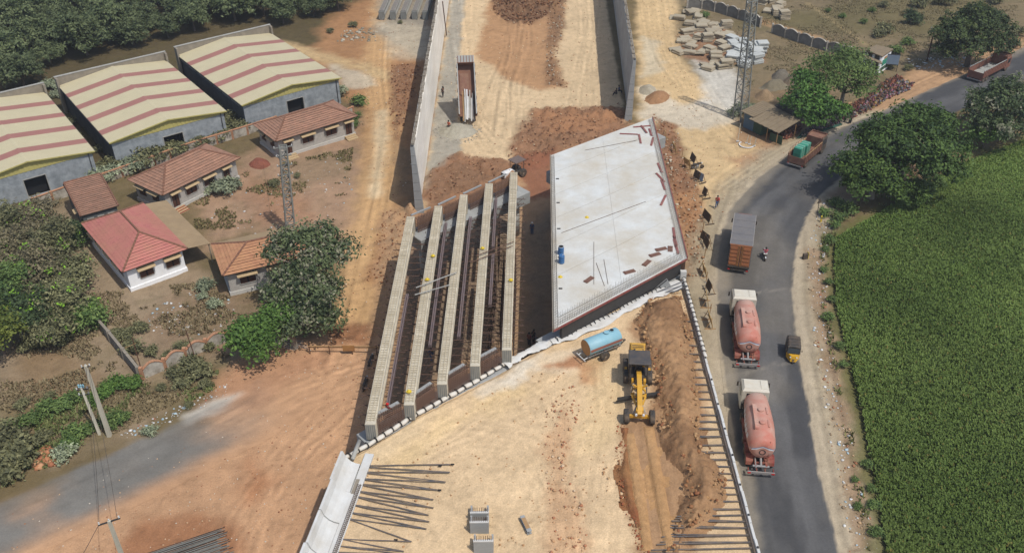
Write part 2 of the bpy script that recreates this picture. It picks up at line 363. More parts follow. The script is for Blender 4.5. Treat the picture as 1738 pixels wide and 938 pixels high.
zones = [
 # broad country
 (P([(1100,-20),(1110,120),(1240,260),(1340,225),(1480,150),(1640,60),(1760,40),(1900,-20)])+[(190,260),(40,260)], DRYG, 3, 3, 1, 21),
 (P([(1250,40),(1440,60),(1600,60),(1700,0),(1500,-20)]), S(104,98,62), 3, 4, .55, 31),
 ([(-160,80),(-75,92),(-58,108),(-24,160),(-22,230),(-160,230)], S(96,84,58), 4, 3, 1, 22),
 # scrub on the left
 (P([(-60,480),(140,330),(420,520),(440,600),(200,740),(-60,840)]), SCRUB, 2, 2, 1, 23),
 (P([(0,600),(130,560),(190,640),(100,720),(0,720)]), S(142,118,88), 2, 2.5, .9, 24),
 (P([(0,700),(230,650),(370,620),(380,650),(200,720),(0,820)]), S(124,110,78), 1.5, 2, .75, 25),
 # yard between the houses
 (P([(330,350),(420,250),(610,200),(640,330),(600,470),(520,430),(420,390),(350,420)]), S(174,142,114), 2, 2.5, .95, 26),
 (P([(320,470),(380,480),(440,520),(400,600),(300,600),(240,540)]), S(146,122,96), 2, 2, .8, 27),
 (P([(420,290),(540,330),(560,380),(420,380)]), S(168,120,88), 2, 2.5, .5, 28),
 (P([(480,270),(600,250),(590,300),(500,320)]), S(144,124,96), 1.5, 1.6, .6, 29),
 # earth tracks
 (P([(560,20),(620,0),(760,0),(735,230),(700,350),(690,420),(640,520),(600,560),(560,560),(600,470),(640,330),(610,180),(520,110)]), S(176,132,92), 2, 1.5, .95, 30),
 ((P([(655,0),(650,60),(640,110),(655,200),(650,260),(640,340),(622,430),(600,520),(590,580)]), 2.6), TRACK, 1.4, .8, .95, 32),
 ((P([(470,75),(540,95),(620,115),(650,130)]), 1.6), S(206,176,130), 1.3, .8, .9, 33),
 ((P([(650,190),(646,250),(636,330)]), .8), PALE, .9, .5, .6, 34),
 (P([(640,0),(745,0),(735,60),(715,100),(640,60)]), GREYG, 2, 1.5, .85, 35),
 (P([(560,110),(620,125),(640,145),(580,150)]), S(206,196,172), 1, 1, .7, 36),
 (P([(650,40),(735,45),(725,100),(660,95)]), S(206,190,162), 1.5, 1.5, .65, 37),
 (P([(664,108),(716,110),(690,200),(672,235),(660,180)]), RED, 1, .8, .85, 38),
 (P([(650,360),(700,360),(655,490),(620,480)]), S(158,110,74), 1, .7, .8, 39),
 (P([(670,240),(700,250),(700,330),(672,330)]), S(150,126,98), 1, 1, .6, 40),
 # the open orange forecourt and the road end
 (P([(380,640),(440,575),(560,560),(640,545),(700,600),(640,740),(560,820),(520,960),(-60,980),(-60,880),(120,830),(330,735)]), ORNG, 1.5, 1.2, 1, 41),
 (P([(180,960),(250,890),(330,870),(400,900),(420,960)]), S(158,106,72), 1.2, 1, .75, 42),
 (P([(420,780),(470,820),(420,850)]), S(176,116,76), 1.5, 1, .6, 43),
 (P([(380,640),(450,600),(560,590),(560,620),(420,690),(330,720)]), S(176,130,98), 1.5, 1, .6, 44),
 (P([(312,705),(360,680),(400,672),(372,695),(322,715)]), WHITE, .8, .6, .85, 45),
 (P([(555,550),(640,548),(632,590),(565,588)]), S(138,94,64), .8, .5, .8, 46),
 (P([(-60,880),(180,780),(330,722),(330,740),(180,800),(-60,905)]), S(160,132,104), .8, .5, .7, 47),
 # under the bridge
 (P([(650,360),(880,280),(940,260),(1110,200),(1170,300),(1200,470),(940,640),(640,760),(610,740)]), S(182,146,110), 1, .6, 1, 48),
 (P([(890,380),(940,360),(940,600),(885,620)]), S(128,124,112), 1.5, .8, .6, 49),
 (P([(700,420),(860,320),(880,330),(880,420),(860,560),(840,590),(720,660),(660,690),(690,540)]), S(120,108,94), 1.2, 1.0, .6, 78),  # shade between the girders is put into this greyer ground colour
 # between the far walls
 ([(-11.3,101),(17,127),(19.2,190),(19.2,260),(-12,260)], SAND, .3, .2, 1, 50),
 ([(-11.3,104),(-8.6,104),(-7.0,118),(-8.6,150),(-8.8,260),(-11.8,260)], S(166,160,146), .6, .5, .95, 51),
 (P([(835,-20),(960,-20),(955,40),(940,90),(965,150),(910,150),(860,130),(808,100),(820,40)]), S(186,144,104), 1, 1.0, .95, 52),
 (P([(838,-20),(952,-20),(935,20),(900,44),(860,38),(838,22)]), S(128,98,74), .8, 1, .95, 53),
 (P([(935,-20),(960,-20),(955,60),(940,95),(960,150),(925,145)]), S(142,110,82), .8, .8, .9, 54),
 (P([(730,290),(770,265),(860,270),(875,230),(900,190),(960,180),(1060,185),(1075,215),(940,270),(880,300),(870,340),(700,420),(715,350)]), RED, .9, .9, .96, 55),
 (P([(720,300),(790,280),(860,300),(740,350)]), S(134,104,80), 1, .8, .7, 56),
 (P([(880,270),(940,260),(940,330),(890,345)]), S(146,96,72), .8, .8, .85, 57),
 (P([(900,190),(1040,190),(1050,212),(930,235)]), S(172,126,90), 1, 1, .6, 58),
 # sandy yard to the right of the far walls
 (P([(1078,-20),(1150,-20),(1150,60),(1160,110),(1240,180),(1260,225),(1330,238),(1400,230),(1300,290),(1245,330),(1220,370),(1205,480),(1180,440),(1165,300),(1150,230),(1085,200)]), S(214,184,138), 1.2, .9, 1, 59),
 (P([(1085,150),(1130,155),(1160,175),(1240,170),(1250,205),(1200,225),(1150,210),(1090,200)]), S(214,204,184), 1.2, 1.4, .75, 60),
 (P([(1180,100),(1245,115),(1262,170),(1240,190),(1200,170),(1190,140)]), S(218,212,198), 1.2, 1.4, .8, 61),
 (P([(1090,60),(1115,70),(1125,120),(1088,130)]), S(208,196,170), 1, 1, .7, 62),
 (P([(1240,255),(1330,240),(1310,270),(1260,285),(1235,280)]), S(220,188,138), 1, 1, .6, 63),
 # red bank between deck and highway
 (P([(1110,195),(1150,215),(1160,270),(1185,310),(1195,380),(1200,480),(1165,475),(1170,430),(1130,300)]), RED, .7, .6, .95, 64),
 (P([(1140,330),(1185,320),(1195,400),(1170,420)]), S(186,140,98), .8, .8, .7, 65),
 # roadside by the market
 (P([(1240,270),(1330,230),(1450,180),(1560,115),(1640,85),(1740,60),(1740,130),(1640,165),(1480,225),(1360,290),(1280,320)]), S(190,152,114), 1.2, .8, 1, 66),
 (P([(1255,205),(1340,235),(1320,250),(1250,240)]), S(160,124,92), 1, .8, .8, 67),
 (P([(1260,165),(1330,120),(1450,110),(1430,150),(1330,225),(1262,205)]), S(138,116,88), 1.2, 1, .8, 68),
 (P([(1150,60),(1200,40),(1300,75),(1300,105),(1210,110),(1160,95)]), S(160,120,92), .8, .8, .8, 76),
 ((P([(1180,5),(1260,25),(1370,60),(1440,85)]), 1.2), S(188,150,110), 1, .7, .8, 69),
 ((P([(1370,5),(1420,40),(1470,75)]), .5), S(166,146,106), .6, .4, .7, 70),
 # right verge
 ((hw_mid[:40], 7.4), S(176,160,132), 1.4, .8, 1, 71),
 ((hw_mid[:40], 5.1), S(188,172,146), .8, .5, .8, 72),
 (P([(1370,420),(1410,420),(1420,560),(1460,760),(1490,935),(1450,935),(1410,700),(1385,540)]), S(160,132,104), .8, .8, .8, 73),
 (P([(1400,335),(1470,340),(1560,300),(1640,225),(1560,240),(1440,300)]), S(150,116,90), 1, 1, .6, 74),
 ((field_edge, 1.0), S(100,102,58), .8, .8, .75, 75),
]
def tracks(X, Y, lines):
    T_ = np.zeros(X.shape)
    for ln, gauge, w, amp in lines:
        a = np.array(ln); x0, y0 = a.min(0)-3; x1, y1 = a.max(0)+3
        k = (X > x0) & (X < x1) & (Y > y0) & (Y < y1)
        if not k.any(): continue
        d = ldist(X[k], Y[k], ln); d = np.abs(d-gauge/2)
        T_[k] += amp*sstep(w, w*.3, d)*(.6+.4*fbm(X[k], Y[k], 2.0, 96, 3))-amp*.5*sstep(w*.6, 0, np.abs(d-w*1.2))
    return np.clip(T_, -.3, .25)
def wander(px, n, spread, seed, z=0.0, gauge=1.8, w=.34, amp=.10):
    r_ = random.Random(seed); base = resample(P(px, z), 14); out = []
    for i in range(n):
        o = r_.uniform(-spread, spread); o2 = r_.uniform(-spread, spread); tg = np.gradient(base, axis=0); tg /= np.hypot(*tg.T)[:, None]
        nr = np.stack([-tg[:, 1], tg[:, 0]], 1); k = np.linspace(0, 1, 14); off = o*(1-k)+o2*k+np.sin(k*r_.uniform(2,5)+r_.uniform(0,6))*spread*.25
        out.append(([tuple(q) for q in base+nr*off[:, None]], gauge*r_.uniform(.9,1.15), w*r_.uniform(.8,1.3), amp*r_.choice((-1,1))*r_.uniform(.6,1.2)))
    return out
ground_tracks = (wander([(655,-10),(650,60),(645,120),(655,200),(648,270),(636,350),(618,440),(600,530),(560,620)], 7, 1.6, 1)
  + wander([(480,75),(560,98),(630,125),(655,200)], 4, .9, 2) + wander([(780,-10),(790,120),(800,200),(850,260)], 6, 2.4, 3) + wander([(1000,-10),(1000,60),(990,180)], 6, 1.8, 4)
  + wander([(880,-10),(880,80),(860,150),(850,230)], 8, 2.6, 5, amp=.13) + wander([(640,600),(480,660),(300,760),(100,860),(-40,930)], 7, 2.6, 6) + wander([(620,640),(520,760),(440,940)], 7, 3.0, 7)
  + wander([(600,700),(470,830),(420,950)], 5, 3, 17)
  + wander([(1110,-10),(1120,90),(1180,180),(1260,260),(1240,320),(1215,400)], 7, 2.2, 8) + wander([(1230,320),(1330,255),(1450,200),(1570,135),(1680,90)], 7, 1.6, 9) + wander([(1160,60),(1240,170),(1330,240)], 4, 2, 10) + wander([(1380,400),(1385,520),(1410,680),(1450,920)], 3, .8, 11))
def ground_color(X, Y):
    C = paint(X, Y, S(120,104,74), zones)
    v = 1+fbm(X, Y, 9, 91, 5, .6)[..., None]*.10+fbm(X, Y, 1.3, 92, 3, .6)[..., None]*.07
    # scattered dry tufts and wear where the ground is dark scrub
    dark = sstep(.30, .16, C.mean(-1))*sstep(3.3, 2.9, C[..., 0]/C[..., 2])*np.where((X < -13) | (X > 18), 1, 0)*.7
    tuft = sstep(.15, .6, fbm(X, Y, 2.2, 93, 4, .65))*dark
    g = np.array(S(98,92,56)); C = C*v
    fine_ = np.abs(fbm(X, Y, .8, 95, 3, .6)); C = C*(1-.16*sstep(.5, .9, fine_)[..., None])
    C = C*(1+tracks(X, Y, ground_tracks)[..., None])
    C = C*(1-.35*tuft[..., None])+g*.35*tuft[..., None]
    return C
def grow(a, b, step, far):
    c = list(np.arange(a, b+1e-6, step)); s = step; x = c[-1]
    while x < far: s *= 1.35; x += s; c.append(x)
    s = step; x = c[0]; l = []
    while x > -far: s *= 1.35; x -= s; l.append(x)
    return np.array(l[::-1]+c)
gx = grow(-76, 88, .29, 2600); gy = grow(42, 188, .29, 2600)
X, Y = np.meshgrid(gx, gy)
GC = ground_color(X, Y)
road_d = np.maximum(sdist(X, Y, hw_poly), 5.5-ldist(X, Y, leftroad))
rough = sstep(2.5, -1.0, road_d)
GZ = (fbm(X, Y, 6, 5, 4)*.10+fbm(X, Y, 1.2, 6, 3)*.05-.06)*(1-sstep(-3, 0, road_d))*np.exp(-np.hypot(X, Y-100)/700)
lump = np.zeros(X.shape)
def lump_zone(px, amp, fe=1.2):
    global GZ
    m = sstep(-fe, fe, sdist(X, Y, P(px))+fbm(X, Y, 3, 44)*.8)
    GZ = GZ+m*amp*(np.abs(fbm(X, Y, 1.8, 45, 4, .62))*1.2+fbm(X, Y, 4, 46, 3)*.5)
lump_zone([(838,-20),(952,-20),(935,20),(900,44),(860,38),(838,22)], .75)
lump_zone([(730,290),(770,265),(860,270),(875,230),(900,190),(960,180),(1060,185),(1075,215),(940,270),(880,300),(870,340),(700,420),(715,350)], .8)
lump_zone([(935,-20),(960,-20),(955,60),(940,95),(960,150),(925,145)], .45)
lump_zone([(664,108),(716,110),(690,200),(672,235),(660,180)], .45)
lump_zone([(650,360),(700,360),(655,490),(620,480)], .6)
lump_zone([(1110,195),(1150,215),(1160,270),(1185,310),(1195,380),(1200,480),(1165,475),(1170,430),(1130,300)], .5)
lump_zone([(555,550),(640,548),(632,590),(565,588)], .4)
fd = sdist(X, Y, field_poly)
GZ = GZ-.38*sstep(-1.2, .3, fd)
GZ = np.where(np.maximum(road_d, 0) > 0, np.minimum(GZ, 0), GZ)
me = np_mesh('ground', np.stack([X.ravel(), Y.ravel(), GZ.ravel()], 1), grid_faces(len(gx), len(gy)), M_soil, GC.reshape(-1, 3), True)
ground = link('ground', me, kind='structure')
def gz(x, y):
    i = min(max(int(np.searchsorted(gx, x)), 1), len(gx)-1); j = min(max(int(np.searchsorted(gy, y)), 1), len(gy)-1)
    return float(GZ[j-1:j+1, i-1:i+1].max())

# ---- highway
n = len(hL); m_ = 40
t = np.linspace(0, 1, m_)[None, :, None]
HP = hL[:, None, :]*(1-t)+hR[:, None, :]*t
HX, HY = HP[..., 0], HP[..., 1]
al = np.cumsum(np.r_[0, np.hypot(*np.diff((hL+hR)/2, axis=0).T)])[:, None]+0*HX
ac = np.linspace(0, 1, m_)[None, :]+0*HX
wear = fbm(al*.06+50, ac*6, 1, 101, 4, .6)
A = np.array(ASPH)*(1+.26*wear[..., None]+.08*fbm(HX, HY, 5, 102)[..., None])
darkp = sstep(.1, .5, fbm(al*.09, ac*2.2, 1, 103, 3))[..., None]*.75
A = A*(1-darkp)+np.array(ASPD)*darkp
edge = np.minimum(ac, 1-ac)
dm = sstep(.052, .016, edge+fbm(HX, HY, 1.6, 104, 5, .65)*.028)[..., None]
dm2 = (sstep(.20, .04, ac+fbm(HX, HY, 5, 105, 5, .6)*.10)*.42+sstep(.2, .7, fbm(HX, HY, 14, 106))*.18)[..., None]
DC = np.array(S(176,162,138))
A = A*(1-dm2)+DC*dm2
A = A*(1-dm)+ground_color(HX, HY)*dm
for (px, py, w_) in ((1300,500,.35),(1300,628,.5)):      # old transverse repair joints
    q = at(px, py); k_ = np.argmin(np.hypot(*(((hL+hR)/2)-np.array([q.x,q.y])).T)); s0 = al[k_, 0]
    j_ = sstep(w_, .05, np.abs(al-s0+fbm(ac*8, ac*0, 1, 107, 3)*.3))*(.55+.45*fbm(al*2, ac*20, 1, 108)); A = A*(1-.5*np.clip(j_, 0, 1)[..., None])+np.array(S(170,160,144))*.5*np.clip(j_, 0, 1)[..., None]
crown = .03+.05*(1-(2*ac-1)**2)
me = np_mesh('highway', np.stack([HX.ravel(), HY.ravel(), crown.ravel()], 1), grid_faces(m_, n), M_asph, A.reshape(-1, 3), True)
link('highway', me, kind='structure')

# ---- worn village road on the left, its right edge and end buried in dust
lr = resample(leftroad, 120); tang = np.gradient(lr, axis=0); tang /= np.hypot(*tang.T)[:, None]
nor = np.stack([-tang[:, 1], tang[:, 0]], 1); m_ = 22
off = np.linspace(-4.6, 3.4, m_)
LP = lr[:, None, :]+nor[:, None, :]*off[None, :, None]
LX, LY = LP[..., 0], LP[..., 1]; G0 = ground_color(LX, LY)
A = np.array(S(128,124,116))*(1+.1*fbm(LX, LY, 3, 110)[..., None])
o_ = off[None, :]+0*LX; l_ = np.linspace(0, 1, 120)[:, None]+0*LX
mm = sstep(3.1, 2.4, o_+fbm(LX, LY, 2, 111)*.3)*sstep(-4.6, -1.6, o_+fbm(LX, LY, 6, 112)*1.0)*sstep(.99, .80, l_+fbm(LX, LY, 5, 113)*.05)
mm = mm*(1-.5*sstep(.1, .8, fbm(LX, LY, 7, 114)))
trk = sstep(.35, .0, np.abs(o_-1.2+fbm(l_*6, l_*0, 1, 115)*.4))*.35+sstep(.3, .0, np.abs(o_+.7))*.25
A = A*(1-.35*trk[..., None]); mm = mm[..., None]
A = G0*(1-mm)+A*mm
lz = .02+.03*(1-(o_/4.6)**2)
link('village_road', np_mesh('village_road', np.stack([LX.ravel(), LY.ravel(), lz.ravel()], 1), grid_faces(m_, 120)[:, ::-1], M_asph, A.reshape(-1, 3), True), kind='structure')

# ---- field of standing crop
fx = np.arange(26, 150, 1.2); fy = np.arange(20, 175, 1.2); X2, Y2 = np.meshgrid(fx, fy)
F = grid_faces(len(fx), len(fy)); keep = (sdist(X2, Y2, field_poly).ravel() > 0)[F].all(1)
FC = np.array(S(86,104,46))*(1+.15*fbm(X2, Y2, 6, 120)[..., None])
link('field', np_mesh('field', np.stack([X2.ravel(), Y2.ravel(), -.22+0*X2.ravel()], 1), F[keep], M_soil, FC.reshape(-1, 3)), kind='structure')
M_crop = mat('crop', (.1,.15,.04), rough=.75, var=.12, scale=.6, attr='Col', spec=.25, trans=.25)
NT = 165000
pp = in_poly_pts([(28.9,43),(29.4,48.5),(32.4,64.3),(34.8,80.9),(36.9,89.0),(38.6,94.6),(42.5,97.6),(48.7,102.6),(62.1,113.6),(72.7,119.8),(98,135),(98,118),(60,60),(42,42)], NT, 5)
hgt = rng.uniform(.30, .46, NT)*(1+.12*fbm(pp[:, 0], pp[:, 1], 5, 121)); V = []
for b in range(2):
    a = rng.uniform(0, 2*PI, NT); w = rng.uniform(.05, .10, NT); ln = rng.uniform(.10, .28, NT)
    dx, dy = np.cos(a), np.sin(a); px_ = pp+rng.normal(0, .07, (NT, 2))
    z0 = np.full(NT, -.2)
    V.append(np.stack([np.stack([px_[:, 0]-dy*w, px_[:, 1]+dx*w, hgt*.35+z0], 1), np.stack([px_[:, 0]+dy*w, px_[:, 1]-dx*w, hgt*.35+z0], 1),
                       np.stack([px_[:, 0]+dx*ln+dy*w*.7, px_[:, 1]+dy*ln-dx*w*.7, hgt*rng.uniform(.8, 1.1, NT)+z0], 1),
                       np.stack([px_[:, 0]+dx*ln-dy*w*.7, px_[:, 1]+dy*ln+dx*w*.7, hgt+z0], 1)], 1))
V = np.stack(V, 1).reshape(-1, 3); Fq = np.arange(len(V)).reshape(-1, 4)
tone = fbm(pp[:, 0], pp[:, 1], 9, 122, 5, .6)*.45+.5+rng.normal(0, .2, NT)
c1, c2 = np.array(S(104,128,58)), np.array(S(132,152,78))
CC = c1+(c2-c1)*np.clip(tone, 0, 1)[:, None]; CC = CC*(1+.25*fbm(pp[:, 0], pp[:, 1], 14, 123)[:, None])
yel = rng.random(NT) < .02; CC[yel] = S(140,132,70)
tag(link('crop_plants', np_mesh('crop_plants', V, Fq, M_crop, np.repeat(CC, 8, 0))), 'dense green standing crop filling the field beside the highway', 'crop', kind='stuff')

# ------------------------------------------------------------------ near embankment
E_edge = [(-13.1,53.5),(-11.9,54.5),(-8.4,57.9),(-3.6,61.7),(0.5,65.3),(4.9,69.0),(11.0,74.4),(14.5,76.6),(17.05,77.6)]
EZ = 6.0
NU = 300; U = resample(E_edge, NU); nv = 320
v = np.linspace(0, 1, nv)[:, None]**1.0
end = np.stack([np.interp(np.linspace(0, 1, NU), [0, 1], [-18.3, 17.05]), np.full(NU, 22.0)], 1)
# left border kinks at the barrier
EX = U[None, :, 0]*(1-v)+end[None, :, 0]*v; EY = U[None, :, 1]*(1-v)+end[None, :, 1]*v
zE = [
 (P([(930,740),(960,680),(975,740),(960,800),(985,880),(1000,940),(930,940),(940,850),(925,780)], EZ), S(206,164,124), .8, .9, .7, 201),
 (P([(640,780),(860,640),(900,660),(760,740),(680,820)], EZ), S(236,204,150), 1.2, 1.5, .6, 202),
 (P([(850,650),(880,615),(920,600),(910,625),(870,655)], EZ), S(236,226,206), .6, .7, .7, 203),
 (P([(800,670),(840,640),(870,650),(820,680)], EZ), S(230,218,196), .6, .6, .6, 204),
 (P([(900,615),(950,590),(1000,600),(960,640),(930,625)], EZ), S(232,212,182), .6, .7, .5, 205),
 (P([(925,620),(985,600),(1030,612),(1010,655),(985,650),(985,625)], EZ), S(178,118,76), .5, .45, .8, 206),
 (P([(860,580),(960,545),(1060,505),(1100,500),(1000,560),(900,590)], EZ), S(222,196,156), .8, .6, .6, 207),
 (P([(1060,560),(1105,600),(1100,700),(1055,720),(1050,800),(1085,935),(1180,935),(1200,700),(1180,540),(1100,510)], EZ), S(170,132,96), .6, .5, .9, 208),
 (P([(590,780),(700,700),(760,690),(640,790)], EZ), S(232,206,164), .8, .6, .5, 209),
 (P([(1000,600),(1060,620),(1050,760),(980,780)], EZ), S(226,196,148), 1, 1, .6, 210),
]
EC = paint(EX, EY, S(222,192,151), zE)
arc = fbm(np.hypot(EX-3, EY-30)*1.0, np.arctan2(EY-30, EX-3)*2.0, .9, 215, 3)*sstep(-.2, .5, fbm(EX, EY, 8, 216))
etr = (wander([(640,800),(760,740),(860,690),(980,640)], 9, 2.6, 21, EZ, 1.9, .30, .05) + wander([(700,780),(800,740),(900,760),(960,840),(980,940)], 9, 3.0, 22, EZ, 1.9, .30, .05)
  + wander([(1020,620),(1030,720),(1010,820),(1010,940)], 7, 1.4, 23, EZ, 1.9, .28, .06) + wander([(620,830),(720,860),(800,940)], 6, 3, 24, EZ, 1.9, .3, .05) + wander([(780,640),(880,680),(940,760),(900,900)], 6, 2.5, 25, EZ, 1.9, .3, .05)
  + wander([(1085,720),(1100,800),(1120,930)], 4, .5, 26, EZ, 1.9, .3, .12))
EC = EC*(1+tracks(EX, EY, etr)[..., None])*(1-.10*sstep(.45, .9, np.abs(fbm(EX, EY, .6, 221, 3)))[..., None])
EC = EC*(1+.09*arc[..., None]+.09*fbm(EX, EY, 5, 217, 5, .6)[..., None])
Ez = EZ+.10*fbm(EX, EY, 5, 218)+.045*fbm(EX, EY, .9, 219, 3)+.03*arc
Ez = Ez-.25*sstep(.02, 0, v)
V = np.stack([EX.ravel(), EY.ravel(), Ez.ravel()], 1); F = grid_faces(NU, nv)[:, ::-1]
# skirt down to the ground on all sides
rim = np.r_[np.arange(NU), np.arange(1, nv)*NU+NU-1, (nv-1)*NU+np.arange(NU-2, -1, -1), np.arange(nv-2, 0, -1)*NU]
low = V[rim].copy(); low[:, 2] = -.1
k = len(V)+np.arange(len(rim)); r2 = np.roll(rim, -1); k2 = np.roll(k, -1)
F = np.concatenate([F, np.stack([rim, k, k2, r2], 1)])
link('embankment', np_mesh('embankment', np.concatenate([V, low]), F, M_soil, np.concatenate([EC.reshape(-1, 3), EC.reshape(-1, 3)[rim]*.8]), True), kind='structure')
# ------------------------------------------------------------------ warehouses
M_cream = mat('cream_sheet', S(208,196,160), rough=.6, var=.05, scale=.5, fine=.03, spec=.3)
M_pinkb = mat('red_sheet', S(172,120,108), rough=.6, var=.06, scale=.5, fine=.03, spec=.3)
M_yel = mat('yellow_sheet', S(196,184,112), rough=.6, var=.08, scale=.8, spec=.3)
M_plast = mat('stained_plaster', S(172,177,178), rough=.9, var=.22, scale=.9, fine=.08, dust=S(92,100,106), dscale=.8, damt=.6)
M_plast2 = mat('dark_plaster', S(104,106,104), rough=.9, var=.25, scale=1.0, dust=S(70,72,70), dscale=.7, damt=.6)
M_rough = mat('rough_render', S(150,140,124), rough=.95, var=.2, scale=1.5, fine=.12)
M_dark = mat('interior_shade_black', (.012,.012,.013), rough=.9, var=0)  # near-black colour that stands for the shade inside openings
M_conc = mat('concrete', S(178,176,168), rough=.9, var=.14, scale=1.2, fine=.07, dust=S(140,132,118), dscale=.9, damt=.4)
M_steel_dk = mat('dark_steel', S(70,68,66), rough=.6, var=.15, scale=2, metal=.2)

def warehouse(FL, FR, BL, eave, label):
    FL, FR, BL = Vector(FL), Vector(FR), Vector(BL)
    W = (FR-FL).length; D = (BL-FL).length; a = math.atan2(FR.y-FL.y, FR.x-FL.x)
    t = thing('warehouse', label, 'warehouse', (FL.x, FL.y, 0), a, 'warehouses in a row before the orchard')
    rise = 1.05; th = .06; wt = .25
    dx0, dx1 = W*.43, W*.605; dh = 2.75
    b = MB(); b.box(0, dx0, 0, wt, -.3, eave-.35, 0); b.box(dx1, W, 0, wt, -.3, eave-.35); b.box(dx0, dx1, 0, wt, dh, eave-.35); b.box(dx0, dx1, -.02, wt, -.3, .25)
    b.build('front_wall', M_plast, t)
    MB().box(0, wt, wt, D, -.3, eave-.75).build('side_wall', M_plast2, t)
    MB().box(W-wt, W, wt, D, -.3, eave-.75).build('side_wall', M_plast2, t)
    # back wall stands proud of the roof as a straight parapet
    MB().box(-.55, W+.55, D, D+.3, -.3, eave+1.35).build('back_wall', M_rough, t)
    MB().box(-.6, W+.6, D-.06, D+.36, eave+1.35, eave+1.43).build('coping', M_conc, t)
    for x in (-.55, W+.25): MB().box(x, x+.3, D-.75, D-.003, -.3, eave+1.3).build('buttress', M_rough, t)
    # openings under the eaves along both sides
    for x in (-.02, W-wt-.02):
        for k in range(7):
            y = 1.0+k*(D-1.4)/7
            MB().box(x, x+wt+.04, y, y+.25, eave-.75, eave-.12).build('pier', M_conc, t)
            fr = MB().box(x-.09, x+wt+.13, y+.4, y+(D-1.4)/7-.1, eave-.79, eave-.7).build('vent_sill', M_conc, t)
    MB().box(wt, W-wt, D*.15, D-.1, .0, .03).build('floor', M_dark, t)  # shade inside the building is put into the floor colour
    # door opening, jambs and sill
    f = MB(); f.box(dx0-.07, dx0+.03, -.05, wt+.03, .25, dh+.06); f.box(dx1-.03, dx1+.07, -.05, wt+.03, .25, dh+.06); f.box(dx0+.03, dx1-.03, -.05, wt+.03, dh-.03, dh+.08)
    f.build('door_frame', M_conc, t)
    MB().box(dx0+.05, dx1-.05, .9, .95, .1, dh).build('doorway_shade_sheet', M_dark, t)  # black sheet, painted shade behind the door
    MB().box(dx0-.2, dx1+.2, -.9, -.06, -.2, .22).build('door_step', M_conc, t)
    # roof of eleven sheets, every other one red
    nb = 9; wr = 1.62; wc = (D+.35-4*wr)/5
    y = D-.02
    for k in range(nb):
        w = wr if k % 2 else wc*(1.08 if k == 0 else (.86 if k == 8 else 1.02))
        y0 = max(-.35, y-w)
        if k == nb-1: y0 = -.35
        m = MB(); ns = max(2, int((y-y0)/.32))
        for s_ in range(ns):
            ya = y0+(y-y0)*s_/ns; yb = y0+(y-y0)*(s_+1)/ns-.035
            for (xa, za, xb, zb) in ((-.35, eave, W/2, eave+rise), (W/2, eave+rise, W+.35, eave)):
                v = [(xa,ya,za),(xb,ya,zb),(xb,yb,zb),(xa,yb,za),(xa,ya,za-th),(xb,ya,zb-th),(xb,yb,zb-th),(xa,yb,za-th),
                     (xa,yb+.035,za-.03),(xb,yb+.035,zb-.03)]
                m.add(v, [(0,1,2,3),(7,6,5,4),(0,4,5,1),(3,2,9,8),(0,3,7,4),(1,5,6,2)])
        m.build('roof_sheet', M_pinkb if k % 2 else M_cream, t)
        zr = eave+rise-.25*rise/(W/2+.35)+.012
        MB().add([(W/2-.25,y0,zr),(W/2,y0,eave+rise+.03),(W/2+.25,y0,zr),(W/2-.25,y-.02,zr),(W/2,y-.02,eave+rise+.03),(W/2+.25,y-.02,zr)],
             [(0,1,4,3),(1,2,5,4)]).build('ridge_cap', M_pinkb if k % 2 else M_cream, t)
        y = y0
    # yellow ribbed gable above the front wall
    g = MB(); nr = 54
    for k in range(nr):
        x0 = -.1+(W+.2)*k/nr; x1 = x0+(W+.2)/nr
        hz = lambda x: eave+rise*(1-abs(x-W/2)/(W/2+.35))-th-.02
        yy = -.06 if k % 2 else -.02
        g.add([(x0,yy,eave-.42),(x1,yy,eave-.42),(x1,yy,hz(x1)),(x0,yy,hz(x0)),(x1,-.02 if k % 2 else -.06,eave-.42),(x1,-.02 if k % 2 else -.06,hz(x1))], [(0,1,2,3),(1,4,5,2)])
    g.build('gable_sheet', M_yel, t)
    for s_ in (0, 1):
        xa, xb = (-.35, W/2) if s_ == 0 else (W/2, W+.35)
        za, zb = (eave, eave+rise) if s_ == 0 else (eave+rise, eave)
        MB().beam((xa,-.40,za-.06),(xb,-.40,zb-.06),.05,.16).build('barge_trim', M_yel, t)
    for x in (-.38, W+.38): MB().box(x-.05, x+.05, -.35, D-.02, eave-.16, eave-.065).build('gutter', M_steel_dk, t)
    MB().tube((W-.5, -.14, 0), (W-.5, -.14, eave-.1), .05).build('drain_pipe', M_steel_dk, t)
    return t
EV = 4.2
w2 = [at(188,240,EV), at(378.6,188,EV), at(97.2,146.3,EV)]
w3 = [at(411.9,176.5,EV), at(574,131.7,EV), at(298,94.7,EV)]
warehouse(*w2, EV, 'middle warehouse with cream and red striped roof between two like it')
warehouse(*w3, EV, 'rear right warehouse with striped roof nearest the earth track and girder yard')
FR1 = at(154.8,255.6,EV); BR1 = at(66,157.3,EV); dirB = (w2[1]-w2[0]).normalized()*15.6
dv = (BR1-FR1).normalized()*(w2[2]-w2[0]).length
warehouse(FR1-dirB, FR1, FR1-dirB+dv, EV, 'striped roof warehouse cut by the left edge of the photo behind the thicket')

